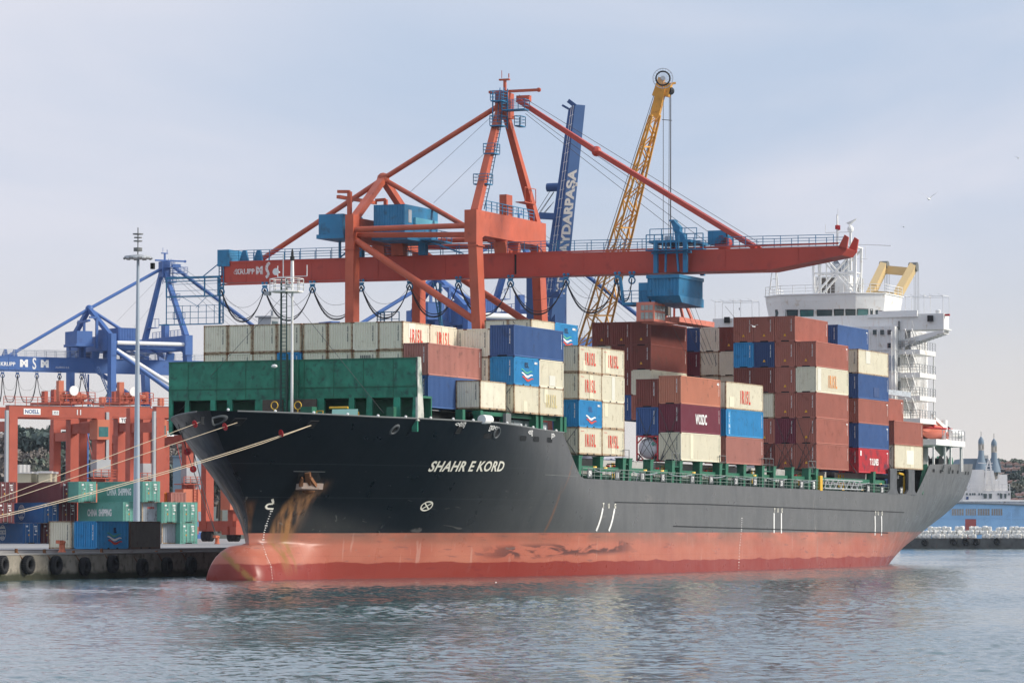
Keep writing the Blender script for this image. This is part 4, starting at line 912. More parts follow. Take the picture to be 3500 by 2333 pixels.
# radar mast
rm=MB(SO); xm=127
L4=[S(0,xm,u,v) for u,v in ((2783,1030),(2922,1030),(2785,900),(2915,860))]
ya,yb=L4[0].y,L4[1].y; zt_=41.0
for x in (xm,xm+2.4):
    for y in (ya,yb): rm.bar((x,y,34.6),(x,y+(0.15 if y==ya else -.15),zt_),.28)
    for y in (ya-.9,yb+.9): rm.bar((x,y,34.6),(x,y,zt_-.6),.14)
    rm.bar((x,ya,34.8),(x,yb,zt_-.4),.36,.2); rm.bar((x,yb,34.8),(x,ya,zt_-.4),.36,.2); rm.bar((x,ya,37.7),(x,yb,37.7),.22)
for y in (ya,yb): rm.bar((xm,y,37.7),(xm+2.4,y,37.7),.15); rm.bar((xm,y,34.8),(xm+2.4,y,37.7),.12)
rmo=rm.build('radar_mast',M_white,ship)
MB(SO).box((xm-.3,ya+.3,zt_-.1),(xm+2.7,yb-.3,zt_+.05)).build('mast_platform',M_white,rmo)
ym=S(0,xm,2862,800).y; yn=S(0,xm,2903,800).y
t_=MB(SO); t_.bar((xm,ym,zt_),(xm,ym,45.2),.3,w2=.12); t_.bar((xm,ym+1.6,42.9),(xm,yn-.4,42.9),.08); t_.bar((xm,ym+1.6,42.9),(xm,ym+1.6,44),.05); t_.bar((xm,ym-.1,45),(xm,ym-.1,45.9),.05); t_.build('pole_mast',M_white,rmo)
t_=MB(SO); t_.lathe((xm,ym,43.3),[(.3,0),(.3,.5),(.15,.55)],8); t_.lathe((xm,ym-.25,43.2),[(.16,0),(.16,.6)],8); t_.build('signal_lamp',M_redguard,rmo)
t_=MB(SO); t_.bar((xm+.5,yn,zt_-3),(xm+.5,yn,43),.26); t_.bar((xm+.5,yn,41.3),(xm+.5,yn-3,41.2),.08); t_.bar((xm+.5,yn,39.5),(xm+.5,yn-2.3,39.4),.05); t_.bar((xm+.5,yn-2,39.4),(xm+.5,yn-2,41),.05); t_.bar((xm+.5,yn-2.9,41.2),(xm+.5,yn-5.4,41),.09); t_.build('yard_arm',M_white,rmo)
t_=MB(SO); t_.ball((xm+.5,yn,43.3),.42,10,6,(1,1,1.2)); t_.prism([(xm+.2,yn-.8,44.6),(xm+.2,yn+.5,44.1),(xm+.2,yn+.1,43.8)],(.5,0,0)); t_.build('radar_scanner',M_whitec,rmo)
mb=MB(SO); mb.ladder((xm-.2,yb+1.2,34.8),(xm-.2,yb+1.0,41),.45,(0,1,0),.04,.4); mb.build('mast_ladder',M_white,rmo)
# funnel casing behind the mast
fx=135
y0=S(0,fx,2780,1000).y; y1=S(0,fx,2905,1000).y; zf=S(0,fx,2850,985).z
fu=MB(SO).box((fx,y1,29),(fx+6,y0,zf+1.6)).build('funnel_casing',M_white,ship)
ym_=S(0,fx,2843,940).y
MB(SO).prism([(fx-.06,y0-.6,30),(fx-.06,ym_-.4,30),(fx-.06,ym_-.4,zf+1.4),(fx-.06,y0-.6,zf+1.4)],(.05,0,0)).build('funnel_panel',M_greybrown,fu)
for k in (.5,2.0): MB(SO).tube([(fx+2,ym_-k+.6,zf+1.6),(fx+2,ym_-k+.6,zf+3.2),(fx+2.5,ym_-k+.6,zf+4.6)],.7,12).build('exhaust_pipe',M_lgrey,fu,smooth=40)
# floodlights and the like on the wings
for u,v in ((3180,1088),(2485,1093)): p=S(0,xw0-.2,u,v); f_=MB(SO).cbox(p,(.35,.7,.75)).build('floodlight',M_black,wing)
p=S(0,xw0+.5,3206,1070); MB(SO).lathe(p,[(.3,-.1),(.34,.35),(.2,.45)],12).build('searchlight',M_whitec,wing)
p=S(0,xw0+.5,3238,1076); MB(SO).cbox(p,(.3,.6,.25)).build('side_lamp',M_redguard,wing)
for ys in ((-1.3,3.6),(24.0,29)):
    aw=MB(SO); a,b=ys
    for x in (xw0+.4,xw0+3.2):
        aw.bar((x,a,wt),(x,a,wt+2.2),.05); aw.bar((x,b,wt),(x,b,wt+2.2),.05); aw.bar((x,a,wt+2.2),(x,b,wt+2.2),.06); aw.bar((x,(a+b)/2,wt),(x,(a+b)/2,wt+2.5),.05)
    for y in (a,(a+b)/2,b): aw.bar((xw0+.4,y,wt+2.3),(xw0+3.2,y,wt+2.3),.05)
    for i in range(5): y=a+(b-a)*i/4; aw.bar((xw0+.4,y,wt+2.2),(xw0+.4,y+(b-a)/8,wt+2.5),.04)
    aw.build('awning_frame',M_white,wing)
# side balconies and stairs
x0_=S(1,1.6,3144,1200).x; x1_=S(1,1.6,3198,1200).x
for i,v in enumerate((1200,1279,1358,1435)):
    z=S(1,1.6,3144,v).z; 
    bo=MB(SO).box((x0_,1.6,z-.35),(x1_,8,z+.25)).build('balcony',M_white,ship)
    r_=MB(SO); r_.rail([(x0_,6.5,z+.25),(x0_,1.65,z+.25),(x1_,1.65,z+.25)],1.05,.03,1.2,3); r_.build('balcony_rail',M_steel,bo)
    if i: MB(SO).bar((x1_-.3,1.8,z+.25),(x1_-.3,1.8,z+2.6),.14).build('balcony_post',M_white,bo)
    s_=MB(SO); a=V3((x0_+1.0,2.6,z+.3)); b=V3((x0_-1.6,2.6,z+2.75)); e=V3((0,.45,0))
    s_.bar(a-e,b-e,.08,.2); s_.bar(a+e,b+e,.08,.2)
    for k in range(1,12): c=a.lerp(b,k/12); s_.bar(c-e,c+e,.2,.04)
    s_.bar(a-e+V3((0,0,1)),b-e+V3((0,0,1)),.05); s_.build('stairway',M_white,bo)
MB(SO).box((x0_-1,4.4,12),(x1_+6,22,30)).build('after_block',M_white,ship)
hb_=MB(SO); p=S(1,4.0,3039,1345); q=S(1,1.0,3175,1352); hb_.box((104,2.2,p.z-.35),(118.6,2.6,p.z+.3)); hb_.build('catwalk_beam',M_lgrey,ship)
# stern platform
c0=S(1,.4,3200,1510); c1=S(1,.4,3299,1518); zp=c0.z-.35; 
sp_=MB(SO).box((c0.x,.4,zp),(c1.x,20,zp+.75)).build('stern_platform',M_white,ship)
for u in (3196,3235,3254,3289,3293): x=S(1,.7,u,1550).x; MB(SO).bar((x,.9,12.2),(x,.9,zp),.24).build('platform_post',M_white,sp_)
x=S(1,2.5,3220,1540).x; MB(SO).lathe((x,2.5,zp-1.3),[(.05,0),(.9,1.0),(1.5,1.3)],14).build('hopper',M_steel,sp_)
r_=MB(SO); r_.rail([(c1.x,.45,zp+.75),(c1.x-3,.45,zp+.75)],1.3,.04,1.5,2); r_.rail([(c0.x+9,.45,zp+.75),(c0.x+3,.45,zp+.75)],1.2,.03,1.5,3); r_.build('platform_rail',M_steel,sp_)
# davit
p=S(1,2,3228,1505); dv=MB(SO); dv.tube([(p.x,2,zp+.7),(p.x,2,zp+3.4)],.42,12); base=dv.build('davit_post',M_whitec,ship,smooth=40)
top=S(1,2,3187,1415); kn=S(1,2,3196,1431); dv=MB(SO); dv.bar((p.x-.2,2,zp+2.4),kn,.55,.45,w2=.3); dv.bar(kn,top,.3); dv.build('davit_arm',M_white,base)
dv=MB(SO); k=S(1,2,3190,1448); dv.bar(kn,k,.05); dv.cbox(k,(.5,.3,.8)); dv.build('davit_hook',M_redguard,base)
dv=MB(SO); k=S(1,2,3234,1469); dv.lathe(k,[(.45,-.5),(.45,-.4),(.25,-.35),(.25,.3),(.5,.35),(.5,.5)],12,'x'); dv.build('davit_winch',M_black,base)
for i in range(3): 
    k=S(1,1.6,3250+i*12,1503); MB(SO).tube([(k.x-.9,1.6,zp+1.75),(k.x+.9,1.6,zp+1.75)],.55,12).build('liferaft_canister',M_whitec,sp_,smooth=40)
k=S(1,1.2,3238,1505); MB(SO).torus((k.x,1.2,zp+1.4),.38,.1,'y',16,6).build('lifebuoy',M_boat,sp_)
# rescue boat resting on the stern platform
a=S(1,3,3150,1490); b=S(1,3,3221,1497)
rbt=thing('rescue_boat','small orange rescue boat resting on the white stern platform under the davit','boat',(a.x,3,zp+.75),0,'S')
Lb=b.x-a.x; mb=MB(); sec=[]
for i in range(13):
    f=i/12; wv=1.25*min(1,(f*3.2)**.6)*(1 if f<.95 else .96); kz=.15+.75*(1-min(1,f*2.2))**2; top_=1.75+.25*(1-f)
    hump=.45*math.sin(max(0,min(1,(f-.05)/.4))*math.pi)
    sec.append([(f*Lb,-wv*q_,z) for q_,z in ((0,kz),(.55,kz+.25),(.95,max(kz+.3,1.0)),(1.0,top_-.25),(.86,top_),(0,top_+.05+hump))])
vs=[]; 
for s_ in sec: vs += s_+[(x,-y,z) for x,y,z in s_[-2:0:-1]]
k=10; mb.add(vs,[(i*k+j,i*k+(j+1)%k,(i+1)*k+(j+1)%k,(i+1)*k+j) for i in range(12) for j in range(k)]+[tuple(range(k))[::-1],tuple(12*k+j for j in range(k))]); mb.build('boat_hull',M_boat,rbt,smooth=45)
MB().tube([(i/10*Lb,-(1.3*min(1,(i/10*3.2+.02)**.6)),1.55) for i in range(11)],.12,6).build('fender',M_redguard,rbt,smooth=True)
# deck gear on the stern
for u,m_ in ((3193,M_dark),(3212,M_black),(3228,M_green)):
    k=S(1,5,u,1585); MB(SO).lathe((k.x,5,13.3),[(1.1,-.9),(1.1,-.8),(.7,-.7),(.7,.7),(1.1,.8),(1.1,.9)],14,'y').build('mooring_winch',m_,ship)
# stern crane: twin beige jibs with cross beams
cr_=bpy.data.objects.new('stern_crane',None); COL.objects.link(cr_); cr_.parent=ship; cr_.matrix_world=MS@Matrix.Translation(V3(SO))
def jib(pts,xs_,w0,w1):
    mb=MB(SO); P_=[S(0,x,u,v) for (u,v),x in zip(pts,xs_)]
    for i,(p,q) in enumerate(zip(P_,P_[1:])): mb.bar(p,q,1.0,w0 if i==0 else w1,(1,0,0),.9,w1)
    return mb.build('jib_arm',M_beige,cr_),P_
j1,P1=jib(((2945,1075),(2985,985),(3022,908)),(134,137,141),1.9,1.2)
j2,P2=jib(((3036,1085),(3072,1000),(3122,912)),(134,137,141),1.9,1.2)
mb=MB(SO); mb.bar(P1[2]+V3((0,0,-.5)),P2[2]+V3((0,0,-.7)),1.1,.9,(1,0,0)); mb.build('cross_beam',M_beige,cr_)
mb=MB(SO); mb.bar(S(0,136,2990,1010),S(0,136,3062,1016),1.2,1.5,(1,0,0)); mb.build('cross_beam',M_beige,cr_)
for p in (P1[2],P2[2]): mb=MB(SO); mb.lathe(p,[(.62,-.55),(.62,.55)],14,'y'); mb.build('sheave_block',M_greydeck,cr_)
mb=MB(SO)
for p,v in ((P1[2],1055),(P2[2],1075)):
    for k in range(4): mb.tube([(p.x-.4+.3*k,p.y-.2-.12*k,p.z),(p.x-.4+.3*k,p.y-.2-.12*k,31.8)],.03,4)
mb.build('hoist_cable',M_steel,cr_)
MB(SO).box((134,P2[0].y-1.5,29),(138,P1[0].y+1.5,32)).build('crane_base',M_beige,cr_)
# ------------------------------------------------------------------ gantry cranes (local frame: x along the quay, y landward from the quayside legs, z up)
OR=V3((70.5,36,2.83))
def O(ax,val,u,v): return S(ax,val,u,v)-OR          # survey mark in the red crane's own frame
def gantry(root, m1, mb_, mh, full=True):
    def P(name,mb,m,par=root,**k): return mb.build(name,m,par,**k)
    X0,X1=-9.5,9.5; YL=16.6
    # legs
    for x in (X0,X1):
        P('leg',MB().bar((x,-.55,0),(x,.9,36.2),1.1,2.2,(1,0,0),1.15,2.3) if False else MB().prism([(x-.8,-1.3,0),(x+.8,-1.3,0),(x+.8,-.2,0),(x-.8,-.2,0)],(0,0,.01)).add([(x-.8,-1.3,.01),(x+.8,-1.3,.01),(x+.8,-.2,.01),(x-.8,-.2,.01),(x-.95,.45,36),(x+.95,.45,36),(x+.95,1.5,36),(x-.95,1.5,36)],[(0,1,5,4),(1,2,6,5),(2,3,7,6),(3,0,4,7),(4,5,6,7)]),m1)
        P('leg',MB().box((x-.85,YL-.65,0),(x+.85,YL+.4,38.3)),m1)
        # bracing tubes
        tb=MB(); tb.tube([(x-.3,YL-.6,36.6),(x-.3,1.2,36.6)],.33,10); tb.tube([(x+.5,YL-.6,36.0),(x+.5,1.4,35.6)],.33,10); P('brace_tube',tb,m1,smooth=50)
        P('brace_tube',MB().tube([(x,YL-.6,35.3),(x,-.4,24.8)],.42,10),m1,smooth=50)
        P('bogie',MB().box((x-3.4,-1.6,-.0),(x+3.4,.2,1.2)),m1); P('bogie',MB().box((x-3.4,YL-1,0),(x+3.4,YL+.8,1.2)),m1)
        P('sill_beam',MB().box((x-.5,.2,3.6),(x+.5,YL-1,5.0)),m1)
    P('cross_beam',MB().prism([(X0-1.1,.3,38.35),(X1+1.1,.3,38.35),(X1+1.1,.3,34.6),(X1-1.4,.3,35.5),(X0+1.4,.3,35.5),(X0-1.1,.3,34.6)],(0,1.5,0)),m1)
    P('cross_beam',MB().box((X0+1.05,YL-.7,35.2),(X1-1.05,YL+.4,38.0)),m1)
    for y in (.9,YL-.1):                      # hangers carrying the boom
        for x in (-1.6,1.6): P('boom_hanger',MB().bar((x*1.3,y,35.3),(x,y,33.7),1.5,.7),m1)
    # A-frame
    for x,s in ((X0,1),(X1,-1)):
        P('mast_leg',MB().bar((x+s*.3,1.0,38.2),(s*-1.0,1.5,50.6),.9,1.0,(1,0,0),.7,.75),m1)
    P('mast_head',MB().box((-1.1,.5,49.9),(1.1,2.0,52.9)),m1)
    h=MB(); h.box((-.2,-3.0,52.95),(.2,3.2,53.25)); h.bar((0,1.2,52.9),(0,1.2,54.4),.3); h.box((-.2,.6,54.4),(.2,1.9,54.6)); h.bar((0,1.6,54.7),(0,1.6,55.6),.06); h.bar((0,.7,54.7),(0,.7,55.2),.1); P('mast_head_beam',h,m1)
    P('mast_lamp',MB().lathe((0,-3.1,53.1),[(.15,-.15),(.26,-.1),(.26,.1),(.15,.15)],10,'x'),m1); P('mast_lamp',MB().box((-.4,-2.0,51.8),(.4,-.4,52.5)),m1)
    for (u0_,u1_,v_),xa_ in (((1684,1722,345),-2.2),((1682,1722,430),-2.6),((1660,1698,525),-4.4),((1626,1674,629),-6.6),((1722,1800,376),-2.0),((1766,1786,430),1.4)):
        a_=O(0,OR.x+xa_,u0_,v_); b2_=O(0,OR.x+xa_,u1_,v_); z=a_.z; x0=xa_-.7; x1=xa_+.9; y1=a_.y; y0=b2_.y
        pfm=P('platform',MB().box((x0,y0,z-.14),(x1,y1,z)),mh)
        r=MB(); r.rail([(x0,y0,z),(x0,y1,z),(x1,y1,z),(x1,y0,z),(x0,y0,z)],1.1,.035,1.2,3); P('platform_rail',r,mh,pfm)
    k=MB(); k.bar((-1.3,2.2,48.5),(-1.3,2.2,53.0),.12); k.bar((-1.6,.2,48.5),(-1.6,.2,53.2),.1); P('mast_gear',k,mh)
    l=MB(); LP=[O(0,OR.x+a_,u_,v_) for a_,u_,v_ in ((-8.2,1648,715),(-6.4,1668,632),(-4.2,1688,527),(-2.4,1706,430),(-2.0,1712,340),(-1.6,1716,300))]
    for a_,b_ in zip(LP,LP[1:]): l.ladder(a_,b_,.5,(0,1,0),.05,.5); P('ladder',l,mh)
    for x in (X0,X1):
        for z in (12,24,34.2): P('leg_flange',MB().box((x-1.0,-1.3+z*.045-.1,z),(x+1.0,-.1+z*.045+.1,z+.12)),m1); P('leg_flange',MB().box((x-.98,YL-.78,z),(x+.98,YL+.53,z+.12)),m1)
    for k in range(9): y=34-k*8.7; P('boom_stiffener',MB().box((-2.05,y,31.4),(-2.0,y+.08,33.8)) if y>-31 else MB().box((-2.05,y,31.9),(-2.0,y+.08,33.5)),mb_)
    # stays
    A1=V3((0,2.17,51.35)); A0=V3((0,-.8,51.9)); ND=V3((0,16.9,43.4))
    P('back_stay',MB().tube([A1,ND,(0,33.5,33.95)],.31,10),m1,smooth=50)
    P('node_strut',MB().tube([ND,(0,.4,34.1)],.31,10),m1,smooth=50)
    for x in (X0,X1): P('node_strut',MB().bar(ND,(x*.93,YL-.1,38.0),.8,.8,(0,1,0)),m1)
    P('node_joint',MB().ball(ND,.75,10,6),m1)
    if full:
        J=O(0,68.5,2030,515); J.x=-1.2; E_=O(0,68.5,2575,846); E_.x=-1.2
        for s in (-1,1): 
            j=V3((s*1.2,J.y,J.z)); e=V3((s*1.2,E_.y,E_.z)); a=V3((s*.8,A0.y,A0.z)); d_=(j-a).normalized()
            if s<0: P('fore_stay',MB().bar(a,j,.55,.7,(1,0,0)),mb_); P('fore_stay',MB().bar(j,e,.55,.75,(1,0,0)),mb_); P('stay_joint',MB().ball(j,.62,8,6),mb_)
            else: P('fore_stay',MB().bar(a+V3((-.7,0,0)),j+V3((-.7,0,0)),.3,.5,(1,0,0)),mb_); P('fore_stay',MB().bar(j+V3((-.7,0,0)),e,.3,.5,(1,0,0)),mb_)
    else:
        P('fore_stay',MB().tube([A0,(0,-29,34)],.36,10),m1,smooth=50)
    # boom
    yl,yr=37.4,-41.3
    zt0,zt1=33.93,33.5; 
    P('boom',MB().add([(x,y,z) for x in (-2,2) for y,z in ((yl,34.0),(yr+1.0,33.55),(yr,33.2),(yr+.6,32.5),(-31.9,31.05),(yl,31.45))],
        [(0,1,2,3,4,5),(11,10,9,8,7,6),(0,6,7,1),(1,7,8,2),(2,8,9,3),(3,9,10,4),(4,10,11,5),(5,11,6,0)]),mb_)
    for s in (-2,1.7): P('boom_horn',MB().prism([(s,yr+1.1,33.3),(s,yr+.1,33.0),(s,yr-.15,34.5),(s,yr+.3,34.8)],(.3,0,0)),mb_)
    b=MB(); b.box((-2.06,yr+1,31.0 if False else 33.75),(-2.0,yl,33.95)); b.box((-2.12,-31.8,31.1),(-2.0,yl,31.3)); P('boom_flange',b,mb_)
    r=MB()
    for x in (-2.0,2.0): r.rail([(x,yr+1.6,33.6),(x,0,33.95),(x,yl-.3,34.0)],1.25,.035,2.1,4)
    P('boom_rail',r,mh if full else M_lgrey)
    bx=MB(); bx.box((-2.2,yl-1.2,33.4),(2.2,yl+.4,35.4)); P('boom_end_box',bx,mh)
    for y in (33.3,35.2): P('rail_stop',MB().prism([(-1.6,y,34.0),(-1.6,y-1.2,34.0),(-1.6,y-.9,35.3),(-1.6,y-.5,35.3)],(.4,0,0)),mh)
    # machinery houses
    a=O(0,64,1089,802); b_=O(0,64,1172,730); hz=P('winch_house',MB().box((-6.5,b_.y,a.z),(-1.0,a.y,b_.z+.0)),mh)
    P('house_floor',MB().box((-6.7,b_.y-.2,a.z-.5),(-.8,a.y+.2,a.z-.01)),mh)
    for y in (a.y-.6,a.y-3.2,b_.y+.4): P('house_support',MB().bar((-1.9,y,34.0),(-1.9,y,a.z-.5),.25 if y>b_.y+1 else .9),mh)
    P('house_support',MB().bar((-1.9,a.y-.6,34),(-1.9,a.y-3.2,a.z-.5),.15),mh)
    c=O(0,62.5,1277,808); d=O(0,62.5,1383,697)
    hw=MB(); xh0,xh1=-8.0,1.6
    corr(hw,(xh0,d.y,c.z),(0,1,0),c.y-d.y,0,d.z-c.z,(-1,0,0),.33,.06)
    hw.quad((xh0,c.y,c.z),(xh1,c.y,c.z),(xh1,c.y,d.z),(xh0,c.y,d.z)); hw.quad((xh0,d.y,d.z),(xh0,c.y,d.z),(xh1,c.y,d.z),(xh1,d.y,d.z)); hw.quad((xh0,d.y,c.z),(xh1,d.y,c.z),(xh1,d.y,d.z),(xh0,d.y,d.z)); hw.quad((xh1,d.y,c.z),(xh1,c.y,c.z),(xh1,c.y,d.z),(xh1,d.y,d.z)); hw.quad((xh0,d.y,c.z),(xh0,c.y,c.z),(xh1,c.y,c.z),(xh1,d.y,c.z))
    ho=P('machinery_house',hw,mh)
    P('window',MB().box((xh0+1,d.y-.05,c.z+1.6),(xh0+1.9,d.y-.005,c.z+3.1)),M_lgrey,ho); P('awning',MB().box((xh0+2.5,d.y-.3,c.z+1.5),(xh1-.6,d.y-.01,c.z+2.3)),mat('pale_blue_plate',(.12,.42,.55),.5,var=.1) if full else mh,ho)
    P('house_floor',MB().box((xh0-.1,d.y-.4,c.z-.45),(xh1+.1,c.y+.2,c.z-.01)),mh)
    for y in (d.y+.3,c.y-.6): P('house_support',MB().bar((-2.0,y,34.0),(-2.0,y,c.z-.45),.9 if y<c.y-1 else 1.5),mh if y<c.y-1 else m1)
    P('stairway',MB().ladder((xh1-4.5,d.y-.8,c.z-.3),(xh1-4.4,d.y-5.0,34.0),.9,(1,0,0),.08,.4),mh)
    k=MB(); k.box((xh1-6,d.y-1.8,c.z-.3),(xh1,d.y-.4,c.z-.15)); P('platform',k,mh); r=MB(); r.rail([(xh1-6,d.y-1.8,c.z-.15),(xh1,d.y-1.8,c.z-.15)],1.1,.04,1.4,3); P('platform_rail',r,mh)
    # service crane beams over the houses
    q0=O(0,64,1155,655); q1=O(0,64,1195,655); s=MB(); s.bar((-6.5,q1.y,35.5),(-6.5,q1.y,q1.z),.45); s.bar((-6.5,q1.y,q1.z),(-6.5,q0.y,q0.z),.45,.35); s.bar((-6.5,q0.y,q0.z-.6),(1.5,q0.y-1.2,q0.z-.7),.4); s.bar((1.5,q1.y-1,q1.z-.3),(1.5,q1.y-1,38),.4); s.bar((1.5,q1.y-1,q1.z-.3),(1.5,q0.y-1.2,q0.z-.4),.35); P('service_beam',s,m1)
    # elevator box and rail on the quayside beam
    e0=O(1,37,1736,700); P('lift_box',MB().box((e0.x-1.4,.6,38.4),(e0.x+.4,1.5,40.9)),m1)
    r=MB(); r.rail([(X0+2,.4,38.4),(X1-2.5,.4,38.4)],1.2,.045,1.6,3); P('beam_rail',r,mh)
    k=MB(); k.box((4.2,.4,40.4),(7.6,1.6,40.5)); k.rail([(4.2,.4,40.5),(7.6,.4,40.5)],1.7,.04,1.7,1); P('platform',k,m1)
    # hoist wires
    wr=MB()
    for k in range(5): wr.tube([(-1+.5*k,-1.0,52.5-.5*k),(-1+.5*k,-26.5+2.1*k-4,34.3)],.028,4)
    wr.tube([(-1,2,50.5),(-3,12.5,41)],.02,4); wr.tube([(-1,2,47),(-3,9,40)],.02,4)
    P('hoist_wire',wr,M_wire)
    # access stairs on the landside rear leg and a cable platform
    k=MB(); k.ladder((X1-1,YL-2.6,31.5),(X1-1,YL-3.6,26),.8,(1,0,0),.08,.4); k.ladder((X1-1,YL-3.8,26),(X1-1,YL-2.4,20.5),.8,(1,0,0),.08,.4); k.box((X1-2,YL-4.2,25.9),(X1+.5,YL-1,26.05)); k.bar((X1-1,YL-3.4,31.4),(X1-1,YL-3.4,10),.25); P('stairway',k,mh)
    k=MB(); k.box((X1-2.6,YL+1.2,25.2),(X1-.6,YL+4.2,25.4)); k.rail([(X1-2.6,YL+1.3,25.4),(X1-2.6,YL+4.2,25.4),(X1-.6,YL+4.2,25.4)],2.6,.05,1.0,3); P('platform',k,mh)
    return root
def festoon(root,ys,zs,drop,mc,mt,x=-2.5):
    for i,y in enumerate(ys):
        t=MB(); t.lathe((x,y-.25,31.2),[(.16,-.12),(.16,.12)],8,'x'); t.lathe((x,y+.25,31.2),[(.16,-.12),(.16,.12)],8,'x'); t.box((x-.1,y-.3,30.7),(x+.1,y+.3,30.95)); t.torus((x,y,30.3),.38,.09,'x',12,5); t.build('cable_carrier',mt,root)
    for i,(a,b) in enumerate(zip(ys,ys[1:])):
        c=MB(); w_=abs(b-a); dr=drop if (w_>3 or drop>5) else 2.6; nar=dr/max(w_,.1)>.8
        for q,(dd,sk) in enumerate(((dr,.0),(dr*.97,.08),(dr*.90,.16),(dr*.55,-.1))):
            r=.055 if q<3 else .02; n=16; pts=[]
            for j in range(n+1):
                f=j/n; s=abs(2*f-1); pts.append((x+.06*q-.1,a+(b-a)*(f+(0 if nar else sk*.10)*math.sin(math.pi*f)),30.5-dd*(1-s**(3.6 if nar else 2.3))))
            c.tube(pts,r,5)
        c.build('cable_loop',mc,root)
red=thing('gantry_crane','tall orange red quay crane with blue machinery house, reaching right across over the ship','gantry crane',OR,0,'S')
gantry(red,M_or,M_or_boom,M_cb)
festoon(red,[O(0,68,u,960).y for u in (757,905,1068,1235,1400,1567,1745,1935,2110,2160)],None,3.9,M_cable,M_cb)
# worn lettering and wear on the boom
def boomtext(s,u,v,size,m=M_letter_white,**k):
    p=O(0,68.5,u,v); mb=text_on(s,lambda a,b:(-2.02,p.y-a,p.z+b),size,**k); return mb.build('lettering',m,red)
M_wornw=mat('worn_white_lettering',(.75,.72,.70),.6,dirt=(.45,.08,.06),dirt_amt=.75,dscale=1.6)
boomtext('KRUPP',839,928,.85,M_wornw,bold=.03); boomtext('M',887,924,1.15,M_wornw,bold=.10)
sp=[O(0,68.5,u,v) for u,v in ((922,897),(913,907),(911,920),(917,931),(918,941),(909,948))]; mb=MB()
for a,b in zip(sp,sp[1:]): mb.bar((-2.03,a.y,a.z),(-2.03,b.y,b.z),.35,.03,(1,0,0))
mb.build('wave_emblem',M_wornw,red)
mb=MB()
for i in range(3): mb.torus((-2.03,O(0,68.5,808+(-4,4,0)[i],928).y,O(0,68.5,808,(931,931,925)[i]).z),.16,.035,'x',14,4)
mb.build('ring_emblem',M_wornw,red)
p=O(0,68.5,1762,905); MB().box((-2.015,p.y-.12,p.z-1.1),(-2.004,p.y+.12,p.z+1.2)).build('boom_hinge_gap',M_dark,red)
# blue back platform and truss hanging at the landward boom end
t=MB(); y0=O(0,68.5,570,780).y; y1=37.2
z_=O(0,68.5,650,945).z; z2=O(0,68.5,650,1012).z; z3=O(0,68.5,650,1108).z
t.box((-2.2,y1+.2,z_-.25),(-1.8,y0,z_)); t.box((-2.2,y1+.2,z_-.6),(-1.8,y0,z_-.5))
for y in (y1+.6,y1+2.4,y0): t.bar((-2,y,z_),(-2,y,z2),.14)
t.bar((-2,y1,z2),(-2,y0,z2),.14); t.bar((-2,y1,z3),(-2,y0+1,z3),.14)
for i in range(8): y=y1+(y0-y1)*i/7; t.bar((-2,y,z3),(-2,y,z3+2.3),.06)
for k in range(1,4): t.bar((-2,y1,z3+k*.75),(-2,y0,z3+k*.75),.06)
t.bar((-2,y1+.3,z_-.3),(-2,y1+.3,z3),.12); t.bar((-2,y0,z_),(-2,y0,z3),.1)
t.bar((-2,y1+2,z2),(-2,y0-4,z3+2),.05); t.bar((-2,y0-2,z2),(-2,y1+3,z3+2),.05)
for k in range(3): t.bar((-2,y1+.3,z_-.9-k*.8),(-2,y0,z_-.9-k*.8),.05)
t.bar((0,y1,35.0),(-2,y0-5,z_),.12); t.bar((-2,y1,34.0),(-2,y0-7.5,z_),.12)
t.build('rear_platform',M_cb,red)
l=MB(); l.ladder((-2.1,37.3,34.8),(-2.1,37.3,z3),.6,(0,1,0),.06,.4); l.build('ladder',M_cb,red)
# trolley, its hanging house and cab
tr=bpy.data.objects.new('trolley',None); COL.objects.link(tr); tr.parent=red
def T(u,v,x=66.5): return O(0,x,u,v)
yl_,yr_=T(2225,900).y,T(2343,900).y
for y in (yl_-.2,yr_+.4):
    for x in (-2.9,2.9): MB().bar((x,y,31.0),(x,y,34.8),.5,.42).build('trolley_post',M_cb,tr)
k=MB(); k.box((-3.1,yr_-.3,33.2),(-2.7,yl_+.3,33.45)); k.box((-3.1,yr_-.3,34.45),(3.1,yl_+.6,34.75)); k.box((-4.2,yr_-2.2,33.5),(-3.1,yl_+.6,33.6)); k.build('trolley_frame',M_cb,tr)
k=MB(); k.bar((-3,yl_-1.4,31.1),(-3,(yl_+yr_)/2+.6,34.6),.22); k.bar((-3,yr_+1.2,31.1),(-3,(yl_+yr_)/2-.6,34.6),.22); k.build('trolley_brace',M_cb,tr)
r=MB(); r.rail([(-4.2,yl_+.5,33.6),(-4.2,yr_-2.2,33.6)],1.7,.05,1.0,2); r.rail([(-3,yl_+.5,34.75),(-3,yr_-1,34.75)],1.3,.04,1.6,2); r.build('trolley_rail',M_cb,tr)
p=T(2283,840); k=MB(); k.prism([(-1,p.y+.2,34.7),(-1,p.y+.3,35.7),(-1,p.y+.75,37.0),(-1,p.y+.35,37.1),(-1,p.y-.35,36.4),(-1,p.y-.3,35.9),(-1,p.y-.8,35.6),(-1,p.y-1.0,34.7)],(1.0,0,0)); k.cbox((-.5,p.y+.6,37.15),(1.2,.6,.2)); k.build('cable_tower',M_cb,tr)
k=MB(); k.tube([(-1.8,p.y+.7,34.6),(-1.8,p.y+.7,35.3)],.5,12); k.build('cable_drum',M_lgrey,tr,smooth=40)
k=MB(); k.box((-1.5,yr_-4,34.2),(1.2,yr_-1.8,35.8)); k.build('motor_box',M_cb,tr); 
k=MB(); k.lathe((-1.5,T(2440,840).y,34.4),[(.8,0),(.8,1.6)],14,'x'); k.build('sheave_drum',M_or_boom,red)
A=T(2213,1012,63.5); B=T(2320,938,63.5); side=8.0
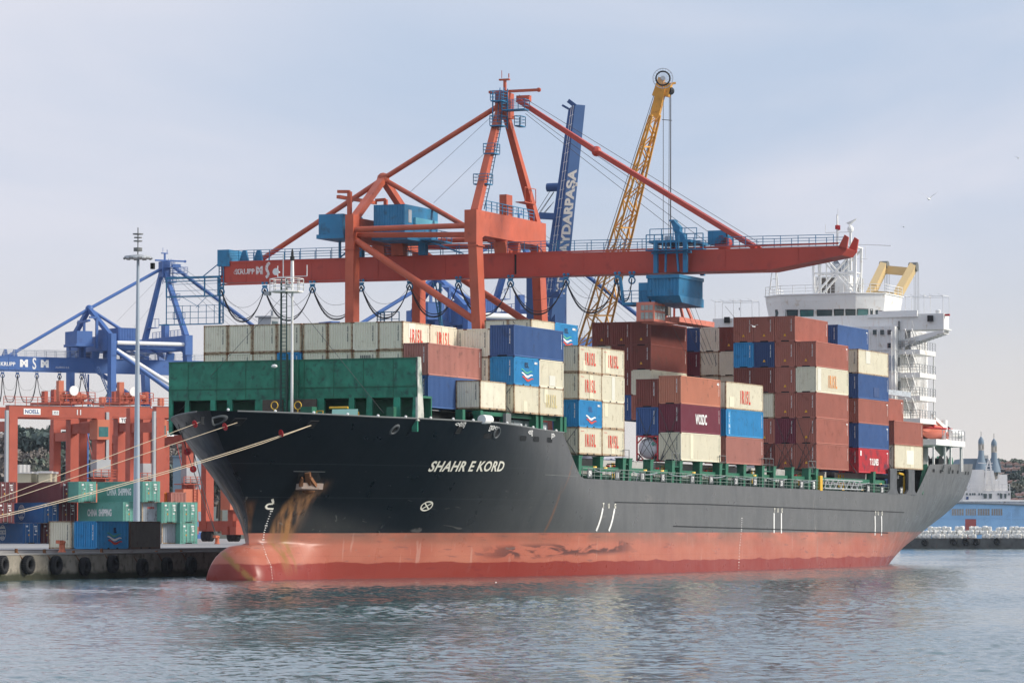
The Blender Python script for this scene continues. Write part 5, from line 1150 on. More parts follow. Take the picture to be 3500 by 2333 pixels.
hw=MB(); xa=-7.0; xb=xa+side; yL_,yR_=A.y,B.y; zb_,zt_2=A.z,B.z
corr(hw,(xa,yR_,zb_),(0,1,0),yL_-yR_,0,zt_2-zb_,(-1,0,0),.42,.07); corr(hw,(xb,yR_,zb_),(-1,0,0),side,0,zt_2-zb_,(0,-1,0),.3,.05)
hw.quad((xa,yL_,zb_),(xb,yL_,zb_),(xb,yL_,zt_2),(xa,yL_,zt_2)); hw.quad((xb,yR_,zb_),(xb,yL_,zb_),(xb,yL_,zt_2),(xb,yR_,zt_2)); hw.quad((xa,yR_,zt_2),(xa,yL_,zt_2),(xb,yL_,zt_2),(xb,yR_,zt_2))
hw.build('hanging_house',M_cb,tr)
k=MB(); k.add([(xa-.1,yR_-.1,zb_),(xb+.1,yR_-.1,zb_),(xb+.1,yL_+.1,zb_),(xa-.1,yL_+.1,zb_),(xa+.8,yR_-.1,zb_-.75),(xb+.1,yR_-.1,zb_-.95),(xb+.1,yL_-.4,zb_-.95),(xa+.8,yL_-.4,zb_-.75)],[(0,4,5,1),(1,5,6,2),(2,6,7,3),(3,7,4,0),(4,7,6,5),(0,1,2,3)]); k.build('house_floor',M_cb,tr)
k=MB(); k.box((xa-.12,yR_-.12,zt_2-.35),(xb+.1,yL_+.12,zt_2+.05)); k.build('house_roof',M_cb,tr)
k=MB(); k.box((xa+.5,yL_,zb_-.9),(xa+4,yL_+3.3,zb_-.6)); k.rail([(xa+.5,yL_,zb_-.6),(xa+.5,yL_+3.2,zb_-.6)],1.3,.04,1,3); k.bar((xa+1,yL_+3.3,zb_-.6),(xa+1,yL_+3.7,zt_2),.3); k.box((xa+.6,yL_+.1,zb_-.6),(xa+2.2,yL_+1.3,zb_+1.6)); k.build('side_gallery',M_cb,tr)
C0_=T(2175,1098,63); C1_=T(2235,1031,63); cw=3.6; xc=-7.5
cb=MB().box((xc,C1_.y,C0_.z),(xc+cw,C0_.y,C1_.z)).build('driver_cab',M_cabsal,tr)
wm=mat('cab_glass',(.30,.33,.30),.15,var=.35,dscale=1.2,spec=.8)
for z0_,z1_ in ((C0_.z+.25,C0_.z+1.0),(C0_.z+1.25,C1_.z-.35)):
    for i in range(3): y=C1_.y+.15+i*.5; MB().box((xc-.03,y,z0_),(xc-.004,y+.42,z1_)).build('cab_window',wm,cb)
    for i in range(4): x=xc+.25+i*.85; MB().box((x,C1_.y-.03,z0_),(x+.7,C1_.y-.004,z1_)).build('cab_window',wm,cb)
MB().box((xc+.6,C1_.y-1.2,C0_.z-.18),(xc+cw+1,C0_.y-.4,C0_.z-.02)).build('cab_step',M_cabsal,cb)
for y in (C1_.y+.3,C0_.y-.3): MB().box((xc+.5,y-.2,C1_.z),(xc+.9,y+.2,zb_-.5)).build('cab_hanger',M_cb,cb)
# spreader head and ropes coming down on the brick containers
sz=S(0,73.5,2290,1096).z-OR.z; yc=S(0,73.5,2290,1090).y-36
sp_=bpy.data.objects.new('spreader',None); COL.objects.link(sp_); sp_.parent=tr
MB().box((2.9,yc-1.2,sz-.15),(15,yc+1.2,sz+.45)).build('spreader_frame',M_cabsal,sp_)
k=MB()
for s in (-1,1):
    k.bar((4.4,yc+s*1.1,sz+.4),(4.4,yc+s*.25,sz+4.1),.28,.3); k.bar((7.4,yc+s*1.1,sz+.4),(5.2,yc+s*.25,sz+4.1),.24,.3)
k.bar((4.4,yc,sz+4.1),(5.2,yc,sz+4.1),.6); k.build('headblock',M_cabsal,sp_)
MB().cbox((3.6,yc+.9,sz+1.2),(.8,1.2,1.1)).build('junction_box',M_greybrown,sp_)
k=MB()
for dx,dy in ((-2,-2.4),(-1,-2.8),(-.2,-3.1),(.4,-3.5),(2.5,-6.5),(-3,-.9)):
    k.tube([(xa+6+dx,yc+dy-.8,zb_-.8),(7+dx*.4,yc+dy*1.05-.6,sz-5 if abs(dy)<6 else sz-1)],.025,4)
k.build('hoist_rope',M_wire,sp_)
# two blue sister cranes on the other quay, turned away from us
blue1=thing('gantry_crane','large blue quay crane at the far left with white lettering on its boom','gantry crane',(303,204,2.57),.928,'W')
gantry(blue1,M_rb,M_rb,M_rb,False)
festoon(blue1,[37,35.5,32.5,28.6,24,19.5,13],None,5.2,M_cable,M_rb2)
def bt(s,y,z,size,name='lettering',m=M_letter_white,**k): mb=text_on(s,lambda a,b:(-2.02,y-a,z+b),size,**k); return mb.build(name,m,blue1)
bt('KRUPP',34.2,32.5,1.0,bold=.02); bt('M',31.0,32.7,1.7,bold=.13,xs=1.2); bt('M',26.8,32.7,1.7,bold=.13,xs=1.2); bt('S',28.9,32.7,3.0,xs=.6,bold=.05); bt('ALARKO ATES' if False else 'ALARKO A.S.',23.2,32.1,.5)
mb=MB(); mb.torus((-2.03,37,32.5),.45,.1,'x',16,4); mb.build('ring_emblem',M_letter_white,blue1)
for x in (-9.5,):
    for a,b in (((x-.3,15.6,36.6),(x-.3,1.2,36.6)),((x,15.6,35.3),(x,-.4,26.5))): MB().tube([a,b],.38,10).build('white_brace',M_whitec,blue1,smooth=50)
    MB().tube([(x,15.6,4.3),(x,-.6,4.3)],.45,10).build('white_brace',M_whitec,blue1); MB().tube([(x,15.6,6),(x,8,12)],.5,10).build('white_brace',M_whitec,blue1)
k=MB(); 
for i in range(5): z=6+i*5.2; k.ladder((-9.5-1.4,17.6+ (2.4 if i%2 else 0),z),(-9.5-1.4,20.0-(2.4 if i%2 else 0),z+5.2),.8,(1,0,0),.1,.45)
k.build('stairway',M_rb2,blue1)
blue2=thing('gantry_crane','blue quay crane seen through the legs of the orange red crane','gantry crane',(246,107,2.57),.928,'W')
gantry(blue2,M_rb,M_rb,M_rb,False)
MB().tube([(-9.8,15.6,36.6),(-9.8,1.2,36.6)],.5,10).build('white_brace',M_whitec,blue2,smooth=50)
# ------------------------------------------------------------------ mobile harbour crane with the long blue boom
hc=thing('mobile_harbour_crane','tall blue box boom crane with white lettering behind the red gantry crane','harbour crane',tuple(D(1890,1850,500).xy)+(2.57,),0,'W')
def HB(u,v,d): return D(u,v,d)-V3(hc.location)
d0,d1=485,470
bot=[HB(1838,1110,d0),HB(1881,1110,d0-1.0),HB(1925,1110,d0-.1)]; top=[HB(1943,372,d1),HB(1966,357,d1-.8),HB(2000,360,d1-.1)]
mbm=MB(); b4=bot+[bot[0]+bot[2]-bot[1]]; t4=top+[top[0]+top[2]-top[1]]
boomo=mbm.add(b4+t4,[(3,2,1,0),(4,5,6,7),(0,1,5,4),(1,2,6,5),(2,3,7,6),(3,0,4,7)]).build('boom',M_rb,hc)
e1=(bot[2]-bot[1]); e2=(top[2]-top[1]); toc=(CAM-V3(hc.location)).normalized()
nrm=(top[1]-bot[1]).cross(e1).normalized(); nrm = nrm if nrm.dot((CAM-V3(hc.location)-bot[1]))>0 else -nrm
MB().quad(bot[1]+nrm*.02,bot[2]+nrm*.02,top[2]+nrm*.02,top[1]+nrm*.02).build('boom_lit_side',mat('boom_lit_side_blue',(.11,.22,.48),.5,var=.08,dscale=.3),boomo)  # lighter blue overlay paints sunlight onto the lit face of the boom
ax=(top[1]+top[2])/2-(bot[1]+bot[2])/2; al=ax.length
def onboom(a,b):
    f=a/al; c=(bot[1]+bot[2])/2+ax*f; w_=(e1*(1-f)+e2*f); return c+w_*(b/1.5)+nrm*.06
def botxt(s,v0,v1,**k):       # reads upward along the boom between the heights seen at v0 and v1
    vs,fs=text_geo(s,1.5,**k); L0=max(a for a,b in vs)-min(a for a,b in vs); f0,f1=[(1110-v)/(1110-357)*al for v in (v0,v1)]
    mb=MB(); mb.add([onboom((f0+f1)/2+a/L0*(f1-f0),-b) for a,b in vs],fs); return mb.build('lettering',M_letter_white,boomo)
botxt('HAYDARPAŞA',892,572,bold=.07,sp=1.02); botxt('TCDD',1010,905,bold=.04)
l=MB(); 
for s in (.32,.62):
    a=bot[0].lerp(bot[1],s); b=top[0].lerp(top[1],s); l.bar(a+V3((-.5,-.3,0)),b+V3((-.5,-.3,0)),.055)
for i in range(24): f=i/24; a=bot[0].lerp(top[0],f); b=bot[1].lerp(top[1],f); l.bar(a.lerp(b,.22)+V3((-.5,-.3,0)),a.lerp(b,.74)+V3((-.5,-.3,0)),.045)
l.build('boom_ladder',M_letter_white,boomo)
k=MB(); k.bar(top[0],top[0]+V3((-.25,.75,.45)),.45,.25); k.bar(top[1]+V3((0,0,-.2)),top[1]+V3((-.1,.9,.5)),.5,.5,w2=.3); k.build('boom_head',M_rb2,boomo)
p=HB(1893,640,478); k=MB().lathe(p,[(.55,-.9),(.55,.9)],14,'y').build('sheave_drum',M_rb2,hc)
k=MB()
for a,b in (((1888,640),(1835,725)),((1893,655),(1838,735)),((1893,658),(1840,738)),((1893,690),(1842,745)),((1885,700),(1842,752))): k.tube([HB(*a,478),HB(*b,478)],.035,4)
k.build('luffing_rope',M_wire,hc)
k=MB(); k.bar(HB(1842,737,476),HB(1895,740,476),.9,.8); k.build('ram_arm',M_rb2,hc)
q=HB(1868,1110,486); k=MB(); k.box((q.x-2,q.y-2,3),(q.x+2,q.y+2,q.z+6)); k.build('tower',M_rb2,hc); MB().box((q.x-7,q.y-3,.6),(q.x+7,q.y+3,3)).build('chassis',M_rb,hc)
k=MB(); k.box(HB(1872,1000,480),HB(1912,1015,478)); k.rail([HB(1868,1010,480),HB(1912,1010,480)],1.6,.05,1,3); k.build('platform',M_rb2,hc)
# ------------------------------------------------------------------ amber lattice-boom crane
yc_=thing('lattice_boom_crane','amber yellow lattice boom crane with a spoked cable reel at its tip','lattice crane',tuple(D(1960,1850,510).xy)+(2.57,),0,'W')
def YB(u,v,d): return D(u,v,d)-V3(yc_.location)
dp=495
Bq=[YB(1985,1180,dp),YB(2012,1180,dp-2.2),YB(2062,1180,dp+1),YB(2088,1180,dp-1.2)]
Bq=[YB(1972,1180,dp),YB(2003,1180,dp-2.2),YB(2050,1180,dp+1.4),YB(2072,1180,dp-1.0)]
Tq=[YB(2221,395,dp-30),YB(2229,395,dp-32.2),YB(2246,395,dp-28.6),YB(2256,395,dp-31)]
lat=MB()
for a,b in zip(Bq,Tq): lat.tube([a,b],.16,6)
chords=lat.build('boom_chord',M_ycrane,yc_,smooth=True)
lc=MB(); n_=17
def ch(i,f): g=f; return Bq[i].lerp(Tq[i],g)
fr=[(1-(1-i/n_)**1.18) for i in range(n_+1)]
for (i,j) in ((0,1),(0,2),(1,3),(2,3)):
    for k in range(n_):
        a,b=(i,j) if k%2==0 else (j,i); lc.bar(ch(a,fr[k]),ch(b,fr[k+1]),.13,.13)
        if k%6==2: lc.bar(ch(i,fr[k]),ch(j,fr[k]),.2,.2)
lc.build('boom_lacing',M_ycrane,yc_)
def tq(u,v,d=465): return YB(u,v,d)
k=MB(); k.bar(tq(2238,400),tq(2262,300),1.0,1.1,w2=1.4); k.bar(tq(2240,330),tq(2262,268),1.0,.8); k.bar(tq(2275,330),tq(2285,285),1.2,.9); k.bar(tq(2290,287),tq(2310,284),.25); k.build('boom_head',M_ycrane,yc_)
k=MB(); k.lathe(tq(2287,310),[(.5,-.6),(.5,.6)],12,'x'); k.bar(tq(2245,300),tq(2252,280),.6,.5); k.build('sheave_block',M_black,yc_)
c_=tq(2266,268,462); k=MB(); e_x=V3((RT.x,RT.y,0)); 
ring=lambda R_,r_,n=28:[c_+e_x*(R_*math.cos(t*2*math.pi/n))+V3((0,0,R_*math.sin(t*2*math.pi/n))) for t in range(n+1)]
k.tube(ring(1.24,0),.045,5); k.tube(ring(.25,0,12),.05,5)
for t in range(20): a=t*math.pi/10; k.bar(c_,c_+e_x*1.24*math.cos(a)+V3((0,0,1.24*math.sin(a))),.04)
k.tube([c_+V3((-.25,-.1,0)),c_+V3((.25,.1,0))],.26,10); reel=k.build('cable_reel',M_lgrey,yc_)
k=MB(); k.tube(ring(.86,0),.11,6); k.build('wound_cable',M_black,reel)
k=MB()
for a,b in (((2235,325),(1960,1180)),((2240,325),(1975,1180)),((2262,350),(2000,1180)),((2266,345),(2015,1180))): k.tube([tq(*a),YB(b[0],b[1],dp)],.04,4)
for u,b in ((2267,2267),(2288,2284),(2292,2290),(2293,2293)): k.tube([tq(u,300),tq(b,1240,464)],.04,4)
k.bar(tq(2262,409),tq(2297,412),.08); k.build('hoist_rope',M_wire,yc_)
q=YB(2000,1400,dp); k=MB(); k.box((q.x-4,q.y-3,2),(q.x+5,q.y+3,9)); k.build('machinery_house',M_ycrane,yc_); MB().box((q.x-5,q.y-4,0),(q.x+5,q.y+4,2)).build('crawler_base',M_black,yc_)
lat=MB()
for a in Bq: lat.tube([a,V3((q.x+ (a.x-Bq[0].x)*.3,q.y,8))],.16,6)
lat.build('boom_foot',M_ycrane,yc_)
# ------------------------------------------------------------------ quays and yard
GZ=2.57; QY=31.95
RQ=math.radians(53.2)                      # the other basin's direction
q=struct('quay_ground',MB().prism([(-400,QY+1.4,-3),(177,QY+1.4,-3),(830,900,-3),(-400,900,-3)],(0,0,3+GZ)),M_apron)
def concmat():
    m=M_conc.copy(); m.name='quay_wall_concrete'; t=m.node_tree; n=t.nodes; l=t.links; b=n['Principled BSDF']
    src=b.inputs['Base Color'].links[0].from_socket; c=n.new('ShaderNodeTexCoord'); s=n.new('ShaderNodeSeparateXYZ'); l.new(c.outputs['Object'],s.inputs[0])
    z=n.new('ShaderNodeTexNoise'); z.inputs['Scale'].default_value=.8; l.new(c.outputs['Object'],z.inputs[0])
    a=n.new('ShaderNodeMath'); a.operation='MULTIPLY_ADD'; a.inputs[1].default_value=-.7; l.new(z.outputs[0],a.inputs[0]); l.new(s.outputs['Z'],a.inputs[2])
    r=n.new('ShaderNodeMapRange'); r.inputs['From Min'].default_value=.1; r.inputs['From Max'].default_value=.5; r.inputs['To Min'].default_value=.92; r.inputs['To Max'].default_value=0; l.new(a.outputs[0],r.inputs['Value'])
    x=n.new('ShaderNodeMix'); x.data_type='RGBA'; l.new(r.outputs[0],x.inputs['Factor']); l.new(src,x.inputs['A']); x.inputs['B'].default_value=(.022,.028,.012,1); l.new(x.outputs['Result'],b.inputs['Base Color']); return m
M_qw=concmat()
qw=thing('quay_wall','long low concrete quay wall stained with algae, hung with black tyre fenders','quay wall',(0,QY,0))
qw['kind']='structure'
MB().box((-400,0,-3),(176,1.6,2.18)).build('wall_face',M_qw,qw)
MB().box((-400,-.06,2.19),(176,1.4,2.33)).build('coping',M_apron,qw)
M_kerb=mat('dark_kerb',(.06,.03,.025),.7,var=.3)
MB().box((-400,1.41,2.30),(176,1.6,2.62)).build('edge_rail',M_kerb,qw)
# tyre fenders
def tyre_mesh():
    mb=MB(); mb.torus((0,0,0),.55,.24,'y',32,10,1.3); return mb.mesh('tyre')
_ty=tyre_mesh(); _ty.shade_smooth()
def tread():
    mb=MB()
    for i in range(26):
        a=i*2*math.pi/26; 
        for s in (-1,1): mb.bar((.78*math.cos(a),s*.03,.78*math.sin(a)),(.74*math.cos(a+.08),s*.26,.74*math.sin(a+.08)),.07,.05)
    return mb.mesh('tread')
_tr=tread()
pl_=['far left edge of the picture','second from the left edge','third from the left edge','below the cream container','below the light blue container','below the grey brown container','fourth left of the bulbous bow','third left of the bulbous bow','nearest the bulbous bow']
def tyre(p,lab,grp,chain=True,s=1):
    t=thing('tyre_fender',lab,'tyre',p,0,'W',grp); t.rotation_euler=(random.uniform(-.05,.05),random.uniform(0,3),random.uniform(-.08,.08)) if False else (0,0,random.uniform(-.06,.06))
    t.scale=(s,s,s*1.02)
    a=obj('casing',_ty,M_tyre,t); b=obj('tread',_tr,M_tyre,t); a.rotation_euler=b.rotation_euler=(0,random.uniform(0,3),0)
    if chain: MB().tube([(-.3,.25,.3),(-1.2,.42,1.15)],.05,5).build('chain',M_rustm,t); MB().cbox((-1.25,.45,1.2),(.2,.2,.35)).build('chain_anchor',M_rustm,t)
    return t
for i,(u,v) in enumerate(((9,1929),(97,1929),(192,1930),(290,1934),(386,1926),(487,1937),(571,1932),(654,1930))):
    p=W(1,QY-.36,u,v); tyre(p,'black tyre fender on the left quay wall, '+['at the left picture edge','second from the left edge','under the orange bollard','fourth from the left edge','under the light blue container','under the grey brown container','second left of the bulbous bow','just left of the bulbous bow'][i],'tyre fenders on the left quay wall')
# bollard and a far one off to the left for the mooring lines
def bollard(p,lab):
    t=thing('bollard',lab,'bollard',p); MB().lathe((0,0,0),[(.36,0),(.33,.1),(.26,.2),(.26,.75),(.34,.9),(.3,1.0)],16).build('post',M_bol,t,smooth=40); MB().bar((.0,0,.9),(-.75,0,.92),.42,.3).build('horn',M_bol,t); return t
M_bol=mat('orange_bollard_paint',(.60,.17,.09),.7,var=.15,dirt=(.2,.07,.04),dirt_amt=.4,dscale=2)
bollard(W(1,QY+.7,212,1886),'orange red bollard on the quay edge in front of the cream container').scale=(1,1,1.0)
mo=W(2,2.6,-390,1886); bollard(mo,'bollard at the far left of the quay holding the mooring lines')
# mooring lines with rat guards
def rope(p,q,r,sag,name='mooring_line'):
    n=24; return [p.lerp(q,i/n)-V3((0,0,sag*4*(i/n)*(1-i/n))) for i in range(n+1)]
def hullw(u,v): return MS@(hull_uv(u,v))
for k,(u,v,gs,lab,r) in enumerate(((690,1439,((664,1450),),'upper mooring line of pale rope with a small red disc near the bow tip',.028),(812,1443,((765,1462),),'middle mooring line of pale rope with a big red disc under the bow rail',.028),(1065,1452,((952,1492),),'lowest, doubled mooring line of pale rope with a dark red disc',.034))):
    p=hullw(u,v); t=thing('mooring_line',lab,'rope',p,0,'W','mooring lines'); q=mo+V3((.2*k,.1*k,.9))
    pts=rope(V3((0,0,0)),q-p,r,.0 if k<2 else .6)
    MB().tube(pts,r,6).build('strand',M_rope,t,smooth=True)
    if k==2: MB().tube([a+V3((0,0,-.16*min(1,i/3))) for i,a in enumerate(pts)],r,6).build('strand',M_rope,t,smooth=True)
    for gu,gv in gs:
        f=abs(gu-u)/(u+390); c=(q-p)*f; d=(q-p).normalized(); a1=d.cross(V3((0,0,1))).normalized(); b1=a1.cross(d)
        mb=MB(); n=18; mb.add([c+d*.02+(a1*math.cos(j*6.2832/n)+b1*math.sin(j*6.2832/n))*.33 for j in range(n)]+[c-d*.02+(a1*math.cos(j*6.2832/n)+b1*math.sin(j*6.2832/n))*.33 for j in range(n)],[tuple(range(n)),tuple(range(n,2*n))[::-1]]+[(j,(j+1)%n,(j+1)%n+n,j+n) for j in range(n)])
        mb.build('rat_guard',M_redguard,t)
bq=bollard(W(2,GZ,742,1858),'dark bollard on the quay just behind the bulbous bow'); 
for k,(u,v,gs,lab) in enumerate(((610,1450,((621,1521),),'dark bow line running down to the quay, the left of two'),(636,1441,(),'dark bow line running down to the quay, the right of two'))):
    h=S(0,-45.2 if k==0 else -46.4,u,v); p=MS@h; q=W(2,GZ,740,1856)+V3((0,0,.9)); t=thing('mooring_line',lab,'rope',p,0,'W','dark bow lines'); MB().tube(rope(V3((0,0,0)),q-p,.04,.25),.045,6).build('strand',M_wire,t,smooth=True)
    for f in ((.17,.30) if k==0 else ()):
        c=(q-p)*f+V3((0,0,-.2 if False else -.12)); MB().tube([c-V3((.03,.012,0)),c+V3((.03,.012,0))],.34,18).build('rat_guard',M_redguard,t)
# ------------------------------------------------------------------ containers standing in the yard
def door_end(t,H_,m,par_col):          # doors on the x=0 end, facing -x
    for y0 in (.13,1.225):
        d=MB(); w_=1.08; d.box((-.03,y0,.16),(.0,y0+w_,H_-.12))
        for k in range(5): z=.22+k*(H_-.45)/5; d.box((-.055,y0+.06,z+.02),(-.03,y0+w_-.06,z+(H_-.45)/5-.09))
        dr=d.build('door',m,t)
        for k in (.3,.78):
            MB().tube([(-.09,y0+w_*k,.1),(-.09,y0+w_*k,H_-.08)],.022,6).build('locking_bar',M_lbar,dr)
    s=MB(); r=random.Random(9)
    for y,z,w_,h_ in ((1.75,H_-.5,.34,.2),(1.5,H_-1.0,.25,.14),(.5,H_-.5,.42,.16),(.5,H_-.75,.34,.1),(.45,H_-1.1,.3,.22),(.6,H_-1.5,.3,.12)): s=MB().box((-.062,y,z),(-.056,y+w_,z+h_)); s.build('door_sticker',M_letter_white,t)
    MB().box((-.062,1.5,H_-1.6),(-.056,1.7,H_-1.4)).build('door_sticker',M_sticker,t)
M_lbar=mat('locking_bar_grey',(.4,.45,.43),.5,metal=.3)
AZ=math.radians(236.4)                  # outward normal of the door ends in the far rows
def yc(u,v,dep,L_,H_,m,label,doors=True,marks=(),rz=None,tier=0,frame=None):
    """container whose door end's left bottom corner is seen at (u, v) on the yard at this distance"""
    base=D(u,v,dep); rz_=AZ-math.pi if rz is None else rz
    # local: x into the box from its door end, y to the left seen from outside
    t=container((base.x,base.y,GZ+tier*2.6),L_,H_,m,label,fr='W',rz=rz_,marks=marks,group='containers stacked in the yard',frame=frame)
    # local +y points left as seen from the door side: shift so the given corner is the left one
    t.matrix_world=t.matrix_world@Matrix.Translation(V3((0,-CW,0)))
    if doors: door_end(t,H_,m,m)
    return t
M_mar2=mat('yard_maroon_paint',(.15,.035,.04),.6,var=.1,dirt_amt=.15)
M_blue2=mat('yard_blue_paint',(.03,.13,.33),.55,var=.08,dirt_amt=.1)
CN.update({})
def side_text(s,size,x,z,sp=1.0,xs=.7,bold=.03): return ('G',s,size,x,z,sp,xs,bold)
# the long teal boxes show their side to the left of the doors: that is the y = CW face
def left_side_text(t,s,size,x,z,m=M_letter_white,**k):
    text_on(s,lambda u,v:(x-u,CW+.012,z+v),size,**k).build('lettering',m,t)
def left_side_disc(t,x,z,m=M_letter_white):
    mb=MB()
    for zz,w_ in ((.75,.5),(.6,.75),(-.6,.75),(-.75,.5)): mb.box((x-w_,CW+.004,z+zz-.05),(x+w_,CW+.012,z+zz+.05))
    mb.torus((x,CW+.01,z),.95,.035,'y',24,4,.2); mb.build('round_emblem',m,t)
    left_side_text(t,'COSCO',.72,x,z+.08,m,bold=.03,xs=.75); left_side_text(t,'SHIPPING',.3,x,z-.42,m,xs=.8)
H=H1; dp_=466
rows=[ # u of the left door corner, tier, mat, len, label, text
 (487,2,M_teal,L40,'teal long container with white lettering, top of the yard stack beside the lamp mast','CS',466),
 (420,1,M_teal,L40,'teal long container with white lettering, middle tier, left of the pale grey one','CS',466),
 (552,1,M_teal,L40,'teal container, middle tier, right of the pale grey one','',467),
 (616,1,M_teal,L40,'teal container at the right end of the middle yard tier','',468),
 (616,0,M_teal,L40,'teal container at the right end of the bottom yard tier','',468),
 (268,2,M_teal,L40,'teal container showing only its doors, top tier, right of the maroon doors','',470),
 (206,2,M_mar2,L40,'maroon long container, top tier, its doors beside the teal doors','',472),
 (143,1,M_blue2,L40,'blue long container with a round white emblem, middle yard tier','CO',474),
 (78,0,M_blue2,L40,'blue long container with a round white emblem, bottom yard tier','CO',474),
 (204,1,M_mar2,L40,'maroon container doors between the blue and teal boxes, middle tier','',475),
 (140,0,M_mar2,L40,'maroon container partly hidden behind the cream one, bottom tier','',476),
 (-6,2,M_mar2,L40,'dark maroon container with weathered doors at the left edge, top tier','',474),
 (-12,1,M_mar2,L40,'dark maroon container at the left edge, middle tier','',470)]
for u,tier,m,L_,lab,tx,dep in rows:
    t=yc(u,1856,dep,L_,H1,m,lab,True,(),None,tier)
    if tx=='CS': left_side_text(t,'CHINA  SHIPPING',1.15,6.3,1.3,bold=.05,xs=.72,sp=1.0); mb=MB(); 
    if tx=='CO': left_side_disc(t,5.8,1.35)
# end-on pale boxes without doors on view
t=yc(485,1856,467,L20,H1,M_lgrey,'pale grey rust-edged container with small red lettering, middle yard tier',False,(('F','OOCL',.34,1.2,1.9,M_letter_red,1.1,1,.02),),None,1,M_rustframe)
t=yc(553,1856,468,L20,H1,M_lgrey,'pale bluish grey rust-edged container, bottom tier, left of the teal doors',False,(),None,0,M_rustframe)
# front row, standing parallel to the ship
def front(u,v,dep,L_,H_,m,lab,marks=(),frame=None,dy=0):
    b=D(u,v,dep); return container((b.x,b.y+dy,GZ),L_,H_,m,lab,fr='W',marks=marks,group='containers at the quay edge',frame=frame)
front(245,1875,349,L20,H1,M_cream,'cream container with a pale end, alone at the quay edge behind the orange bollard',('idf',('F','I R I',.22,.8,.62,M_letter_red,1,1,0)),M_rustframe)
front(332,1875,347,L20,H1,M_lblue,'light blue container with a wave emblem at the quay edge',('idf',('T','I ISL',.62,3.4,1.75,M_letter_dark,.7,.8,.03),('B',3.3,1.0,2.7,1)),None)
front(445,1875,353.5,L20,H1,M_greybrown,'grey brown weathered container at the quay edge, right of the light blue one',(),mat('rusty_brown_frame',(.14,.08,.05),.8,var=.2))
for u,v,dep,m,lab in ((582,1722,540,M_orangec,'orange container behind the teal ones, below the yard crane'),(636,1722,540,M_rose,'rose red container behind the bow line beside the orange one')):
    b=D(u,v,dep); container((b.x,b.y,b.z-1.2),L20,H2,m,lab,fr='W',rz=AZ-math.pi,marks=(),group='containers stacked in the yard')
# ------------------------------------------------------------------ lamp mast
lb=D(466.5,1830,425); lm_=thing('lamp_mast','very tall pale blue-grey lighting mast with a round lamp crown at the left','lamp mast',(lb.x,lb.y,GZ))
topz=D(470,870,425).z-GZ
M_pole=mat('pale_blue_grey_mast',(.36,.43,.50),.45,metal=.2,var=.06,dscale=.2)
MB().tube([(0,0,0),(0,0,topz*.45),(.05,0,topz)],.42,14,r2=.16).build('pole',M_pole,lm_,smooth=40)
MB().lathe((0,0,topz-.1),[(.3,-.35),(1.7,-.25),(1.5,.05),(.4,.2)],20).build('lamp_crown',M_steel,lm_)
for i in range(10):
    a=i*math.pi/5; MB().bar((1.1*math.cos(a),1.1*math.sin(a),topz-.15),(1.65*math.cos(a),1.65*math.sin(a),topz-.35),.5,.18).build('floodlight',M_greydeck,lm_)
k=MB(); k.lathe((0,0,topz+.5),[(.5,0),(.5,.4)],14); k.tube([(0,0,topz),(0,0,topz+3.2)],.07,6)
for z,r in ((1.6,.5),(2.0,.45),(2.4,.6)): k.lathe((0,0,topz+z),[(r,0),(r,.12)],12)
k.build('mast_cap',M_greydeck,lm_); MB().cbox((1.7,-1.0,topz-1.1),(.4,.4,.7)).build('camera_box',M_dark,lm_)
